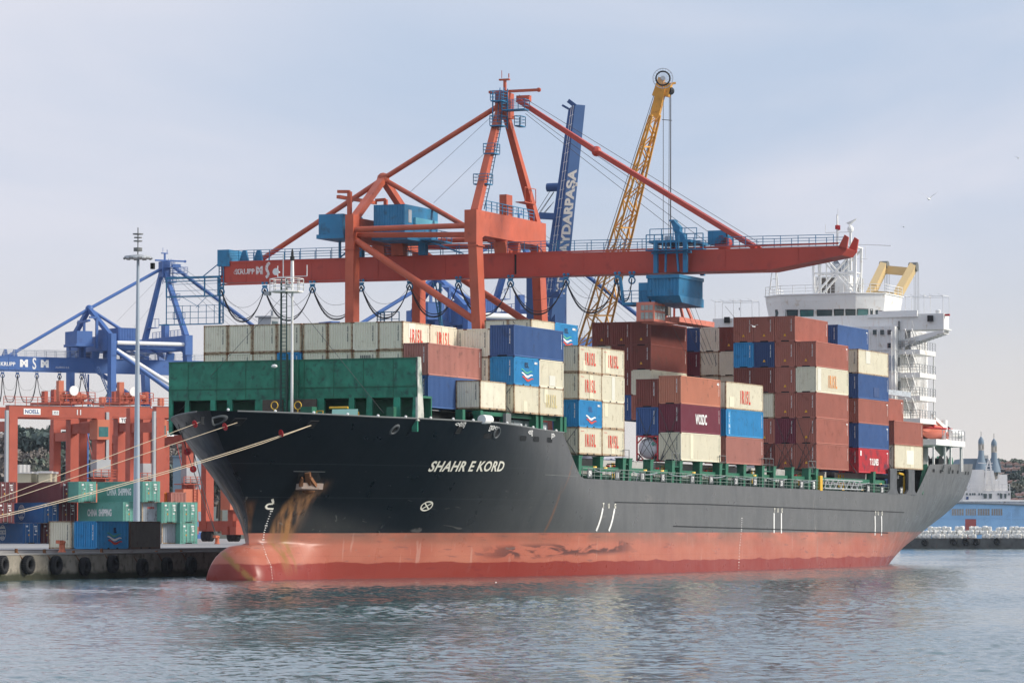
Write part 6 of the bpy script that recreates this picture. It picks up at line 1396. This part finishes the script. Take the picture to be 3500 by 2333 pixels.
# ------------------------------------------------------------------ rubber-tyred yard cranes
def rtg(loc,rz,lab,span,wb_,h_,txt=False):
    t=thing('yard_crane',lab,'yard crane',loc,rz,'W','yard cranes'); P=lambda n,mb,m,**k: mb.build(n,m,t,**k)
    # local y: span (right leg at y=0, left leg at y=span), local x: wheel base
    for y in (0,span):
        for x in (0,wb_):
            P('leg',MB().box((x-.75,y-.65,1.8),(x+.75,y+.65,h_)),M_rtg)
        P('sill_beam',MB().box((-1.6,y-.55,1.5),(wb_+1.6,y+.55,3.0)),M_rtg)
        P('top_beam',MB().box((.76,y-.5,h_-2.0),(wb_-.76,y+.5,h_-.6)),M_rtg)
        for x in (-.7,.9,wb_-.9,wb_+.7): P('wheel',MB().lathe((x,y,.8),[(.4,-.35),(.8,-.3),(.8,.3),(.4,.35)],18,'y'),M_tyre)
    for x in (0,wb_): P('girder',MB().box((x-.6,-.6,h_+.0),(x+.6,span+.6,h_+1.6)),M_rtg); 
    r=MB(); r.rail([(-.7,-.6,h_+1.6),(-.7,span+1.5,h_+1.6)],1.2,.04,1.8,3); P('guard_rail',r,M_rtg)
    P('girder_cap',MB().box((-.72,-.6,h_+1.605),(.7,span+.6,h_+1.66)),M_lgrey)
    # trolley with machinery
    k=MB(); yc0=span*.28
    rr=random.Random(int(span*7)+len(lab)); k.box((-.6,yc0-2.6,h_+2.0),(wb_+.6,yc0+2.6,h_+2.3)); P('trolley',k,M_rtg)
    for i in range(7): y=yc0-2.4+i*.75; x=rr.choice([-.2,.2,wb_*.5]); P('machinery',MB().box((x,y,h_+2.3),(x+1.0,y+.55,h_+3.0+rr.random()*1.3)),M_rtg)
    P('hoist_drum',MB().tube([(0,yc0-1.8,h_+3.0),(0,yc0+1.8,h_+3.0)],.42,12),M_rtg2)
    k=MB(); k.rail([(-.9,yc0-2.8,h_+2.3),(-.9,yc0+2.8,h_+2.3)],1.3,.05,1.1,3); P('guard_rail',k,M_rtg)
    P('exhaust_stack',MB().box((-.3,yc0+1.8,h_+2.3),(.5,yc0+2.6,h_+5.2)),M_rtg2); 
    P('cable_reel',MB().lathe((-1.0,yc0+.6,h_+3.8),[(.7,-.1),(.7,.1)],14,'x'),M_whitec)
    cb=P('driver_cab',MB().box((-1.5,yc0-4.8,h_-3.0),(.9,yc0-2.9,h_-.2)),M_rtg2)
    MB().box((-1.53,yc0-4.6,h_-2.6),(-1.505,yc0-3.1,h_-1.2)).build('cab_window',M_winteal,cb); MB().box((-1.3,yc0-4.83,h_-2.6),(.6,yc0-4.805,h_-1.2)).build('cab_window',M_winteal,cb)
    k=MB(); k.ladder((-.9,-1.1,3),(wb_*.4,-1.3,h_*.55),.8,(0,1,0),.09,.5); k.bar((wb_*.4,-1.3,h_*.55),(wb_*.7,-1.0,h_*.9),.1); P('stairway',k,mat('dark_red_stair',(.30,.03,.03),.6))
    P('cable_duct',MB().box((-.8,span+.75,2.0),(-.3,span+1.15,h_+.9)),M_steel); P('cable_duct',MB().box((-.8,-1.3,2.0),(-.3,-.85,h_+.9)),M_steel)
    if txt:
        P('sign_board',MB().box((-.64,span*.69,h_+.35),(-.61,span*.69+2.6,h_+1.2)),M_whitec); P('sign_board',MB().box((-.64,span*.48,h_+.35),(-.61,span*.48+1.0,h_+1.0)),M_whitec)
        for s_,y,z,sz,mm,kw in (('NOELL',span*.69+1.3,.78,.75,M_blue,dict(bold=.02,xs=.95)),('353',span*.48+.5,.68,.5,M_letter_dark,{}),('11',span*.25,.8,1.0,M_letter_white,dict(bold=.03))):
            text_on(s_,lambda a,b:(-.655,y-a,h_+z+b),sz,**kw).build('lettering',mm,t)
    else:
        P('sign_board',MB().box((-.64,span*.3,h_-.9),(-.61,span*.3+2.6,h_-.1)),M_whitec); text_on('TCDD',lambda a,b:(-.655,span*.3+1.3-a,h_-.5+b),.75,bold=.02).build('lettering',M_letter_dark,t)
    k=MB(); k.box((-1.6,-1.6,4.6),(1.2,1.6,8.2)); P('generator_box',k,M_rtg2); P('electric_cabin',MB().box((-1.3,-1.3,9.2),(.6,.9,11.6)),M_steel)
    k=MB(); k.box((-1.9,-1.9,8.9),(1.4,1.7,9.05)); k.rail([(-1.9,1.7,9.05),(-1.9,-1.9,9.05),(1.4,-1.9,9.05)],1.1,.05,1.2,3); P('cabin_platform',k,M_rtg)
    k=MB(); k.ladder((-1.7,-.6,3.0),(-1.7,-.6,9.0),.7,(0,1,0),.07,.45); P('ladder',k,M_rtg)
    for x in (-1.2,1.2): P('axle_frame',MB().box((x-.9,-.9,1.0),(x+.9,.9,2.2)),M_rtg)
    s=MB(); s.box((-1.72,-.9,1.0),(-1.66,-.5,2.6)); P('hazard_board',s,M_yellow)
    return t
RZ=AZ-math.pi                                # girders run square to the door ends' normal
p=D(334,1853,528); rtg((p.x,p.y,GZ),RZ,'orange red yard crane at the far left with a white name board on its beam',13.6,8,17.4,True)
p=D(800,1853,545); rtg((p.x,p.y,GZ),RZ,'orange red yard crane partly hidden behind the bow, its wheels beside the bulb',12.6,8,17.8,False)
p=D(492,1853,560); rtg((p.x,p.y,GZ),RZ,'orange red yard crane between the lamp mast and the left crane',6.5,8,18.5,False)
for u,dep,h_,k in ((640,600,17.5,'farther orange red yard crane right of the lamp mast, seen between nearer legs'),(440,615,18.2,'farther orange red yard crane directly behind the lamp mast')):
    p=D(u,1850,dep); rtg((p.x,p.y,GZ),RZ,k,9.5,8,h_,False)
# low red stepping on the far quay behind: straddle carrier under the left blue crane
# ------------------------------------------------------------------ far shore on the left: wooded hill, sheds, silos
hillm=mat('hazed_wooded_ground',(.12,.13,.11),.95,var=.2,dscale=.02)  # ground colour greyed to carry the far haze
hl=MB(); n=30; 
for_l=[]
def hillz(s): return 6+34*max(0,math.exp(-((s-.30)/.22)**2)*.75+math.exp(-((s-.75)/.25)**2)*.62)+2*math.sin(s*17)
vs=[]
for i in range(n+1):
    u=-500+1600*i/n; f=i/n; a=D(u,1800,900); b=D(u,1800,1010); c=D(u,1800,1300); hz_=hillz(f)
    vs += [(a.x,a.y,-1),(b.x,b.y,hz_*.45),(c.x,c.y,hz_*.8)]
hl.add(vs,[(i*3+j,(i+1)*3+j,(i+1)*3+j+1,i*3+j+1) for i in range(n) for j in range(2)]); struct('hill',hl,hillm,smooth=True)
def leafmat(name,c): return mat(name,c,.8,var=.35,dscale=.5)
LM=[leafmat('hazed_pine_leaves',(.10,.135,.12)),leafmat('hazed_olive_leaves',(.18,.18,.14)),leafmat('hazed_bare_twigs',(.24,.21,.19)),leafmat('hazed_green_leaves',(.13,.17,.13))]  # leaf colours lightened and greyed: distance haze painted in
def crown(seed,flat):
    r=random.Random(seed); mb=MB(); cl=[]
    for i in range(26):
        a=r.uniform(0,6.283); q=r.random()**.5*(1.0); z=r.uniform(-.6,.8)*flat; cl.append((q*math.cos(a)*(1-.3*abs(z)),q*math.sin(a)*(1-.3*abs(z)),z,r.uniform(.22,.42)))
    for x,y,z,s in cl:
        for j in range(46):
            d=V3((r.gauss(0,1),r.gauss(0,1),r.gauss(0,1))).normalized()*s*r.uniform(.6,1.05); c=V3((x,y,z))+d*1.0; c.z=z+d.z*.8
            a1=V3((r.gauss(0,1),r.gauss(0,1),r.gauss(0,1))).normalized()*.085; b1=a1.cross(V3((r.gauss(0,1),r.gauss(0,1),r.gauss(0,1))).normalized()).normalized()*.07
            mb.add([c-a1-b1,c+a1-b1,c+a1+b1,c-a1+b1],[(0,1,2,3)])
    return mb.mesh('crown')
CR=[crown(1,.45),crown(2,.75),crown(3,.9)]
def trunk():
    mb=MB(); mb.tube([(0,0,-1.9),(.03,.02,-.9),(0,.05,0)],.09,6,r2=.04)
    for a in range(5): mb.tube([(0,0,-.8),(.35*math.cos(a*1.3),.35*math.sin(a*1.3),-.1)],.04,4,r2=.015)
    return mb.mesh('trunk')
TK=trunk()
rt=random.Random(11)
kinds=[('broad dark umbrella pine',0,0),('olive green tree',1,1),('bare brown tree',2,2),('bushy green tree',3,1)]
def tree(u,v,dep,R_,kind,lab,grp='trees on the far wooded hill'):
    """tree whose crown centre is seen at (u, v)"""
    nm,li,ci=kinds[kind]; c=D(u,v,dep); t=thing('tree',lab,'tree',(c.x,c.y,c.z),rt.uniform(0,6),'W',grp); t.scale=(R_,R_,R_)
    obj('crown',CR[ci],LM[li],t); obj('trunk',TK,M_trunk,t)
for i in range(74):
    u=-30+i*11+rt.uniform(-8,8)
    if u>900: continue
    row=i%4; tv={0:1548,1:1575,2:1600,3:1622}[row]+rt.uniform(-8,8)
    if u<60 or (290<u<330): tv+=10
    if u>640: tv+=14
    k=rt.choice([0,1,2,2,3] if row else [0,0,2,1]); tree(u,tv,940-row*16,rt.uniform(4.5,7),k,f'{kinds[k][0]} on the far wooded hill at the left')
for u,v,R_ in ((150,1532,8.5),(185,1530,8),(120,1536,6.5),(255,1540,6)): tree(u,v,925,R_,0,'largest dark umbrella pine crowns above the far left hill')
tree(70,1542,930,6,2,'rounded bare brown tree at the top of the far left hill')
def far_building(name,lab,u0,u1,v0,dep,depth,mw,mr=None,roof=0,win=None,base=None,cat='building',grp=None):
    a=D(u0,1800,dep); b=D(u1,1800,dep); z=D(u0,v0,dep).z; b_=GZ if base is None else base
    t=thing(name,lab,cat,(a.x,a.y,b_),0,'W',grp); ex=V3((b.x-a.x,b.y-a.y,0)); wd=ex.length; ex.normalize(); ey=V3((-ex.y,ex.x,0)); ey=ey if ey.dot(V3((FW.x,FW.y,0)))>0 else -ey
    t.matrix_world=Matrix(((ex.x,ey.x,0,a.x),(ex.y,ey.y,0,a.y),(0,0,1,b_),(0,0,0,1))); h_=z-b_
    MB().box((0,0,0),(wd,depth,h_)).build('wall',mw,t)
    if roof: MB().prism([(-.3,-.3,h_),(wd+.3,-.3,h_),(wd/2,-.3,h_+roof)],(0,depth+.6,0)).build('roof',mr,t)
    else: MB().box((-.2,-.2,h_),(wd+.2,depth+.2,h_+.3)).build('roof',mr or mw,t)
    if win:
        nx,nz,ww,hh=win
        for i in range(nx):
            for j in range(nz):
                x=wd*(i+.5)/nx; zz=h_*(j+.55)/nz; MB().box((x-ww/2,-.05,zz-hh/2),(x+ww/2,-.004,zz+hh/2)).build('window',M_win,t)
    return t,wd,h_
far_building('silo','tall pale grey block with a small window rising over the left hill',255,318,1479,1100,20,M_lgrey,None,0,None,0)
far_building('warehouse','pale grey shed with a shallow red roof behind the left blue crane leg',250,322,1502,1060,30,M_lgrey,M_tile,1.6,None,0)
far_building('warehouse','long pale grey wall left of the lamp mast behind the yard cranes',395,470,1560,1000,30,M_lgrey,None,0,None,0)
t,_,_=far_building('silo','grey blue silo block seen under the bow between yard crane legs',590,672,1560,800,20,mat('silo_grey',(.18,.24,.30),.7,var=.08),None,0,None,0)
far_building('shed','small cream hut behind the maroon yard containers, left one',46,104,1617,560,8,mat('cream_hut',(.62,.58,.42),.7,var=.05),M_whitec,0,(1,1,1.2,.8))
far_building('shed','small cream hut behind the maroon yard containers, right one',130,172,1616,560,8,mat('cream_hut',(.62,.58,.42),.7,var=.05),M_whitec,0,(1,1,1,.8))
tb=D(76,1608,556); tt_=thing('rooftop_tank','shiny round metal tanks on the roof of the left cream hut','tank',tb)
for k in (-1.2,0,1.2): MB().tube([(k,0,-.3),(k,0,.9)],.6,12).build('tank',M_alu,tt_,smooth=40)
# wheelhouse of a craft behind the breakwater containers, seen above the cream boxes
bh=D(928,1093,520); t=thing('crane_cabin','small grey windowed cabin peeping over the cream containers left of the red crane','cabin',bh)
MB().prism([(-1.6,-.5,-3),(1.6,-.5,-3),(1.3,-.5,.3),(-1.1,-.5,.3)],(0,2,0)).build('cabin_wall',M_steel,t); MB().box((-.9,-.55,-.9),(.9,-.505,-.2)).build('window',M_win,t); MB().box((-1.5,-.7,.31),(1.6,1.8,.5)).build('roof',M_steel,t); MB().tube([(.3,0,.5),(.3,0,1.3)],.25,8).build('lamp',M_steel,t)
# ------------------------------------------------------------------ far quay on the right
dq=839
def line(u,dep,z): p=D(u,1805,dep); return V3((p.x,p.y,z))
fa=line(2950,dq+6,0); fb=line(3700,dq-4,0); fx_=(fb-fa).normalized(); fy=V3((-fx_.y,fx_.x,0)); fy=fy if fy.dot(V3((FW.x,FW.y,0)))>0 else -fy
fq=thing('far_quay_wall','low dark grey concrete quay wall right of the stern with tyre fenders','quay wall',fa); fq['kind']='structure'
MF=Matrix(((fx_.x,fy.x,0,fa.x),(fx_.y,fy.y,0,fa.y),(0,0,1,0),(0,0,0,1))); fq.matrix_world=MF
def fpos(u,dep=dq,z=0):      # local coordinates on the far quay for a sight line
    p=line(u,dep,z); return (MF.inverted()@p)
M_fq=mat('far_quay_concrete',(.10,.10,.095),.85,var=.25,dirt=(.05,.05,.045),dirt_amt=.5,dscale=.4,streak=.3)
MB().box((-60,0,-3),(160,3,2.25)).build('wall_face',M_fq,fq)
struct('far_quay_ground',MB().box((-60,0,-3),(260,900,2.2)),M_apron).matrix_world=MF@Matrix.Translation(V3((0,3.01,0)))
for i,(u,v) in enumerate(((3156,1852),(3256,1850),(3298,1850),(3335,1851),(3408,1849))):
    x=fpos(u).x; p=MF@V3((x,-.36,D(u,v,dq).z)); t=tyre(p,'black tyre fender on the far right quay wall, '+['nearest the stern','second from the stern','middle one of the five','fourth from the stern','farthest right'][i],'tyre fenders on the far right quay wall',chain=False,s=1.0)
    t.rotation_euler=(0,0,math.atan2(fx_.y,fx_.x))
# heap of big white bags
def bagmesh(seed):
    b=bmesh.new(); bmesh.ops.create_cube(b,size=1.0); bmesh.ops.subdivide_edges(b,edges=b.edges[:],cuts=3,use_grid_fill=True)
    for v in b.verts:
        c=v.co.copy(); r=c.length; v.co=c*(1-.35*max(0,r-.55)); v.co += V3((noise.noise(c*2.3+V3((seed,0,0))),noise.noise(c*2.3+V3((0,seed,5))),noise.noise(c*2.3+V3((3,1,seed)))))*.13
        if c.z>.4: v.co.z += .06*noise.noise(c*5+V3((seed,2,1)))+(.10 if abs(c.x)<.2 and abs(c.y)<.2 else 0)
    me=bpy.data.meshes.new('sack'); b.to_mesh(me); b.free(); me.shade_smooth(); return me
BG=[bagmesh(i*3.7) for i in range(5)]
rb_=random.Random(4); xa_,xb_=fpos(3120).x,fpos(3540).x; w_=(xb_-xa_); nb=0; nper=int(w_/1.02)
for row,(z,off,dy) in enumerate(((2.7,0,2.2),(3.55,.5,2.6),(4.3,.2,3.1))):
    for i in range(nper):
        if row==2 and (i*7)%9 in (2,5): continue
        if row==0 and i in (int(nper*.55),): continue
        x=xa_+(i+off)*1.02+rb_.uniform(-.1,.1); s=rb_.uniform(.9,1.08)
        t=bpy.data.objects.new('bulk_bag',BG[rb_.randrange(5)]); COL.objects.link(t)
        if not t.data.materials: t.data.materials.append(M_bag)
        t.matrix_world=MF@Matrix.Translation(V3((x,dy+rb_.uniform(-.15,.15),z+(rb_.uniform(-.1,.25) if row==2 else 0))))@Matrix.Rotation(rb_.uniform(-.4,.4) if row else rb_.uniform(-.1,.1),4,'Z')@Matrix.Diagonal((s,s,s*.95,1))
        tag(t,['big white bag in the bottom layer of the heap before the blue warehouse','big white bag in the middle layer of the heap before the blue warehouse','rounded white bag on top of the heap before the blue warehouse'][row],'bulk bag','big white bags piled on the far quay')
# blue warehouse with a shallow arched roof
wa=fpos(3185,dq+30).x-6; wb2=fpos(3640,dq+30).x
wh_=thing('warehouse','long sky blue warehouse with brown window bands and a red door behind the white bags','warehouse',MF@V3((wa,14,2.2))); wh_.matrix_world=MF@Matrix.Translation(V3((wa,14,2.2)))
def wz(v): return D(3400,v,dq+16).z-2.2
Lw=wb2-wa; pk=fpos(3330,dq+16).x-wa
def roofz(x): return I(x,[0,pk*.45,pk,pk+8,pk+20,Lw],[wz(1724),wz(1719),wz(1721),wz(1725),wz(1732),wz(1745)])
pts=[(0,0,0),(Lw,0,0)]+[(x,0,roofz(x)) for x in np.linspace(Lw,0,24)]
MB().prism(pts,(0,28,0)).build('wall',M_wareblue,wh_)
rf=MB(); xs_=np.linspace(-.4,Lw+.4,25)
for a,b in zip(xs_,xs_[1:]): rf.add([(a,-.35,roofz(a)+.02),(b,-.35,roofz(b)+.02),(b,28,roofz(b)+.02),(a,28,roofz(a)+.02),(a,-.35,roofz(a)+.28),(b,-.35,roofz(b)+.28),(b,28,roofz(b)+.28),(a,28,roofz(a)+.28)],[(0,1,5,4),(4,5,6,7),(3,2,1,0)])
rf.build('roof',mat('grey_sheet_roof',(.22,.25,.27),.7,var=.1),wh_)
X_=lambda u: fpos(u,dq+16).x-wa
M_bw=mat('brown_window_panes',(.38,.34,.30),.4,var=.25,dscale=2)
for u0,u1 in ((3253,3296),(3301,3339),(3343,3386),(3391,3430)):
    a,b=X_(u0),X_(u1); wnd=MB().box((a,-.06,wz(1760)),(b,-.01,wz(1738))).build('window_band',M_bw,wh_)
    for i in range(6): x=a+(b-a)*i/5; MB().box((x-.05,-.12,wz(1760)),(x+.05,-.065,wz(1738))).build('mullion',M_wareblue,wnd)
a,b=X_(3300),X_(3338); MB().box((a,-.08,0),(b,-.01,wz(1773))).build('door',mat('dull_red_door',(.42,.11,.10),.7,var=.1),wh_)
for u in (3298,3341,3388,3432,3460): x=X_(u); MB().box((x-.14,-.1,0),(x+.14,-.005,roofz(x)-.1)).build('pilaster',M_wareblue,wh_)
MB().box((0,-.14,wz(1771)),(Lw,-.105,wz(1768))).build('string_course',M_wareblue,wh_)
t,wd,hh=far_building('shed','long low grey and white flat-roofed shed above the blue warehouse roof',3296,3620,1712,dq+70,20,M_lgrey,M_whitec,0,None,2.2)
# white ship lying behind the warehouse
def ws(u,v): return D(u,v,940)
o=ws(3376,1800); wsx=V3((RT.x,RT.y,0)); wsy=V3((FW.x,FW.y,0)).normalized()
wm_=Matrix(((wsx.x,wsy.x,0,o.x),(wsx.y,wsy.y,0,o.y),(0,0,1,0),(0,0,0,1)))
wsh=thing('moored_ship','pale weathered ship superstructure with a lattice mast behind the blue warehouse','ship',o); wsh.matrix_world=wm_
def wl(u,v): p=wm_.inverted()@ws(u,v); return p
def wbox(u0,v0,u1,v1,y0,y1,name,m,par=None): a=wl(u0,v0); b=wl(u1,v1); return MB().box((a.x,y0,a.z),(b.x,y1,b.z)).build(name,m,par or wsh)
def wpoly(pts,y0,d_,name,m,par=None): return MB().prism([(wl(u,v).x,y0,wl(u,v).z) for u,v in pts],(0,d_,0)).build(name,m,par or wsh)
wbox(3292,1710,3455,1676,0,10,'deckhouse',M_farwhite)
wpoly(((3318,1680),(3321,1604),(3368,1603),(3374,1680)),2,6,'upper_works',M_farwhite); wpoly(((3372,1680),(3376,1606),(3402,1606),(3408,1640),(3424,1634),(3426,1620),(3449,1620),(3451,1680)),3,5,'upper_works',M_farwhite)
for u in (3303,3314,3323,3330,3345,3354,3410,3418,3447): wbox(u,1691,u+5,1684,-.08,-.01,'window',M_win)
for u0,u1 in ((3361,3374),(3380,3391),(3417,3427),(3432,3441)): wpoly(((u0,1686),(u1,1686),(u1-1,1702),(u0+2,1702)),-.1,.08,'window',M_win)
wbox(3303,1706,3311,1696,-.1,-.01,'door',M_navy)
mk=MB(); 
for a,b in (((3368,1680),(3374,1600)),((3396,1680),(3390,1600)),((3374,1600),(3382,1572)),((3390,1600),(3386,1572))): p,q=wl(*a),wl(*b); mk.bar((p.x,1,p.z),(q.x,1,q.z),.35)
for v in range(1592,1680,11): p,q=wl(3370,v),wl(3394,v); mk.bar((p.x,1,p.z),(q.x,1,q.z),.2)
p,q=wl(3346,1581),wl(3396,1582); mk.bar((p.x,1,p.z),(q.x,1,q.z),.2); p=wl(3383,1570); mk.ball((p.x,1,p.z),.35,8,5)
for u in (3314,3418): p,q=wl(u,1680),wl(u,1618); mk.bar((p.x,1.5,p.z),(q.x,1.5,q.z),.2)
mk.build('lattice_mast',M_farwhite,wsh)
r=MB(); a=wl(3296,1676); b=wl(3452,1676); r.rail([(a.x,-.1,a.z),(b.x,-.1,b.z)],1.6,.09,1.8,2); r.build('guard_rail',M_farwhite,wsh)
# railway station with two slate-capped towers
def st(u,v): return D(u,v,1130)
o=st(3350,1800); sm=Matrix(((wsx.x,wsy.x,0,o.x),(wsx.y,wsy.y,0,o.y),(0,0,1,0),(0,0,0,1)))
stn=thing('station_building','grand station building with steep slate roof and two round turrets on the right skyline','station',o); stn.matrix_world=sm
sl=lambda u,v: sm.inverted()@st(u,v)
def sbox(u0,v0,u1,v1,y0,y1,name,m,par=None): a=sl(u0,v0); b=sl(u1,v1); return MB().box((a.x,y0,a.z),(b.x,y1,b.z)).build(name,m,par or stn)
sbox(3245,1800,3420,1600,0,22,'wall',M_stone)
a=[(3278,1602),(3294,1566),(3415,1566),(3424,1602)]; MB().prism([(sl(u,v).x,-.5,sl(u,v).z) for u,v in a],(0,23,0)).build('roof',M_slate,stn)
sbox(3370,1566,3384,1554,3,8,'chimney',M_plaster)
for uc,v0 in ((3352,0),(3396,7)):
    c=sl(uc,1600); px_=1130/F
    prof=[(23,1606),(19,1590),(13,1570),(10,1555),(9.3,1537)]
    tw=MB().lathe((c.x,-2.2,0),[(r_*px_*1.02,sl(uc,v+v0).z) for r_,v in prof],18).build('turret_roof',M_slate,stn,smooth=40)
    for k in range(8):
        an=k*math.pi/4+.2; x=c.x+8.2*px_*math.cos(an); y=-2.2+8.2*px_*math.sin(an); MB().bar((x,y,sl(uc,1537+v0).z),(x,y,sl(uc,1514+v0).z),.3).build('lantern_column',M_stone,tw)
    MB().lathe((c.x,-2.2,0),[(r_*px_,sl(uc,v+v0).z) for r_,v in ((9.6,1539),(9.6,1535),(8.2,1535))],18).build('lantern_sill',M_stone,tw)
    MB().lathe((c.x,-2.2,0),[(r_*px_,sl(uc,v+v0).z) for r_,v in ((8.6,1520),(9.6,1516),(10,1511),(9,1503),(5,1496),(1.2,1491),(.4,1486))],18).build('turret_cap',M_slate,tw,smooth=40)
    MB().bar((c.x,-2.2,sl(uc,1488+v0).z),(c.x,-2.2,sl(uc,1474+v0).z),.12).build('finial',M_dark,tw)
for i in range(14): sbox(3250+i*12,1650,3256+i*12,1636,-.1,-.02,'window',M_win)
for i in range(14): sbox(3250+i*12,1625,3256+i*12,1611,-.1,-.02,'window',M_win)
# hillside town at the right edge
hm=MB(); n=24; vs=[]
for i in range(n+1):
    u=3150+700*i/n; f=i/n; a=D(u,1805,1250); b=D(u,1805,1500); c=D(u,1805,2200); h_=I(f,[0,.25,.5,1],[4,14,24,26])
    vs += [(a.x,a.y,-1),(b.x,b.y,h_),(c.x,c.y,h_*1.25)]
hm.add(vs,[(i*3+j,(i+1)*3+j,(i+1)*3+j+1,i*3+j+1) for i in range(n) for j in range(2)]); struct('hillside',hm,hillm,smooth=True)
rh=random.Random(21); M_walls=[M_plaster,mat('cream_plaster',(.60,.52,.40),.8,var=.1),mat('pinkish_plaster',(.55,.42,.38),.8,var=.1)]
hz_l=[]
for row,(v0,dep) in enumerate(((1745,1180),(1722,1220),(1700,1262),(1678,1305),(1656,1350),(1634,1400),(1612,1460),(1596,1530))):
    u=3402+rh.uniform(0,8)-row*2 if row<5 else 3412-0*row
    if row>=6: u=3420
    while u<3530:
        w_=rh.uniform(11,22); hh_=rh.uniform(12,20)
        m_=rh.choice(M_walls); nm=rh.choice(['two-storey','three-storey','small','narrow']); 
        col='cream' if m_ is M_walls[1] else ('pinkish' if m_ is M_walls[2] else 'white')
        t,wd,h_=far_building('house',f'{nm} {col} house with a red tiled roof on the far right hillside',u,u+w_,v0-hh_+6,dep,9,m_,M_tile,.9,(3,2,1.1,1.0),base=D(3450,v0+14,dep).z-2,cat='house',grp='houses on the far right hillside')
        u+=w_+rh.uniform(2,8)
for i in range(9):
    row=i%6; u=3405+rh.uniform(0,120); tree(u,1735-row*24+rh.uniform(-4,4),1190+row*48,rh.uniform(3,5),rh.choice([1,3,0]),'small green tree among the houses on the far right hillside','trees among the far right houses')
for u,v,R_ in ((3418,1588,3.4),(3440,1592,3),(3480,1590,3.6),(3465,1595,3)): tree(u,v,1540,R_,3,'green tree on the skyline of the far right hillside','trees among the far right houses')
# sign with blue stripes seen under the stern platform
sg=D(3158,1558,900); t=thing('striped_sign','blue and white striped sign on posts seen beneath the stern platform','sign',sg)
for k in range(4): MB().box((-1.4,0,.9-k*.55),(1.6-.4*k,.1,1.15-k*.55)).build('stripe',M_blue,t)
MB().bar((-.9,.05,-8),(-.9,.05,1.2),.12).build('post',M_lgrey,t)
# ------------------------------------------------------------------ birds
M_gw=mat('gull_white',(.82,.82,.80),.7,var=.03); M_gg=mat('gull_grey_wing',(.35,.36,.38),.7,var=.1); M_gb=mat('bird_black',(.02,.02,.025),.7)
def gull(p,yaw,span,up,lab,roll=0,dark=False):
    t=thing('seagull' if not dark else 'crow',lab,'bird',p,yaw,'W'); t.rotation_euler=(roll,0,yaw)
    s=span/1.3; b=MB(); prof=[(-.32,.01),(-.25,.04),(-.1,.075),(.06,.08),(.17,.055),(.22,.05),(.27,.045),(.31,.02),(.35,.006)]
    b.lathe((0,0,0),[(r_*s,x*s) for x,r_ in prof],10,'x'); b.add([(-.3*s,-.02*s,0),(-.3*s,.02*s,0),(-.44*s,.08*s,0),(-.44*s,-.08*s,0)],[(0,1,2,3)])
    b.build('body',M_gw if not dark else M_gb,t,smooth=True)
    if span>0 and up is not None:
        for q in (-1,1):
            w_=MB(); pr=[(0,.05,.10,-.08),(.22,.16,.13,-.07),(.42,.18*up+.0,.10,-.07),(.65,.12,.01,-.06)]
            L0=[]; 
            for y,z,xf,xb in ((.03,.03,.11,-.09),(.24,.03+.13*up,.14,-.05),(.44,.03+.19*up,.09,-.05),(.66,.03+.15*up if up<1.2 else .03+.30*up,-.03,-.07)): L0.append((y,z,xf,xb))
            vs=[]; 
            for y,z,xf,xb in L0: vs += [(xf*s,q*y*s,z*s),(xb*s,q*y*s,z*s-.01*s)]
            w_.add(vs,[(2*i,2*i+1,2*i+3,2*i+2) for i in range(3)]); wg=w_.build('wing',M_gw if q<0 and not dark else (M_gg if not dark else M_gb),t)
            tp=MB(); a,b_=vs[-2],vs[-1]; tp.add([a,b_,(b_[0]-.05*s,b_[1]*1.12,b_[2])],[(0,1,2)]); tp.build('wing_tip',M_gb,t)
    return t
gull(D(3175,680,200),.0,.95,1.6,'white gull with raised wings flying at the upper right')
gull(D(3089,775,330),.5,1.0,.3,'small distant gull gliding right of the ship radar mast')
gull(D(3480,540,320),.4,1.0,.9,'small gull at the far right edge of the sky')
gull(D(2576,1116,325),-.3,1.05,1.0,'white gull flying in front of the topmost brick red containers')
gull(D(1695,1989,200),.2,.5,None,'tiny white bird resting on the water beside the hull')
for u,v,lab in ((1721,1101,'crow perched on the dark blue container, the left of two'),(1756,1101,'crow perched on the dark blue container, the right of two')):
    p=MS@S(1,1.2,u,v); g=gull(p,.3 if u<1740 else 2.6,.7,None,lab,0,True); g.rotation_euler=(0,-.6,.3 if u<1740 else 2.8)
p=MS@S(0,121,2527,1055); g=gull(p,.4,.9,None,'dark bird perched on the left awning frame of the bridge',0,True); g.rotation_euler=(0,-.9,.4)

# ------------------------------------------------------------------ thin winter haze
hz_=bpy.data.materials.new('haze_air'); hz_.use_nodes=True; t_=hz_.node_tree
for n_ in list(t_.nodes): t_.nodes.remove(n_)
o_=t_.nodes.new('ShaderNodeOutputMaterial'); v_=t_.nodes.new('ShaderNodeVolumePrincipled'); v_.inputs['Color'].default_value=(.80,.88,1,1); v_.inputs['Density'].default_value=.000045; v_.inputs['Anisotropy'].default_value=.2
t_.links.new(v_.outputs[0],o_.inputs['Volume'])
struct('haze',MB().box((-520,-600,-5),(2600,1700,95)),hz_,kind='stuff')
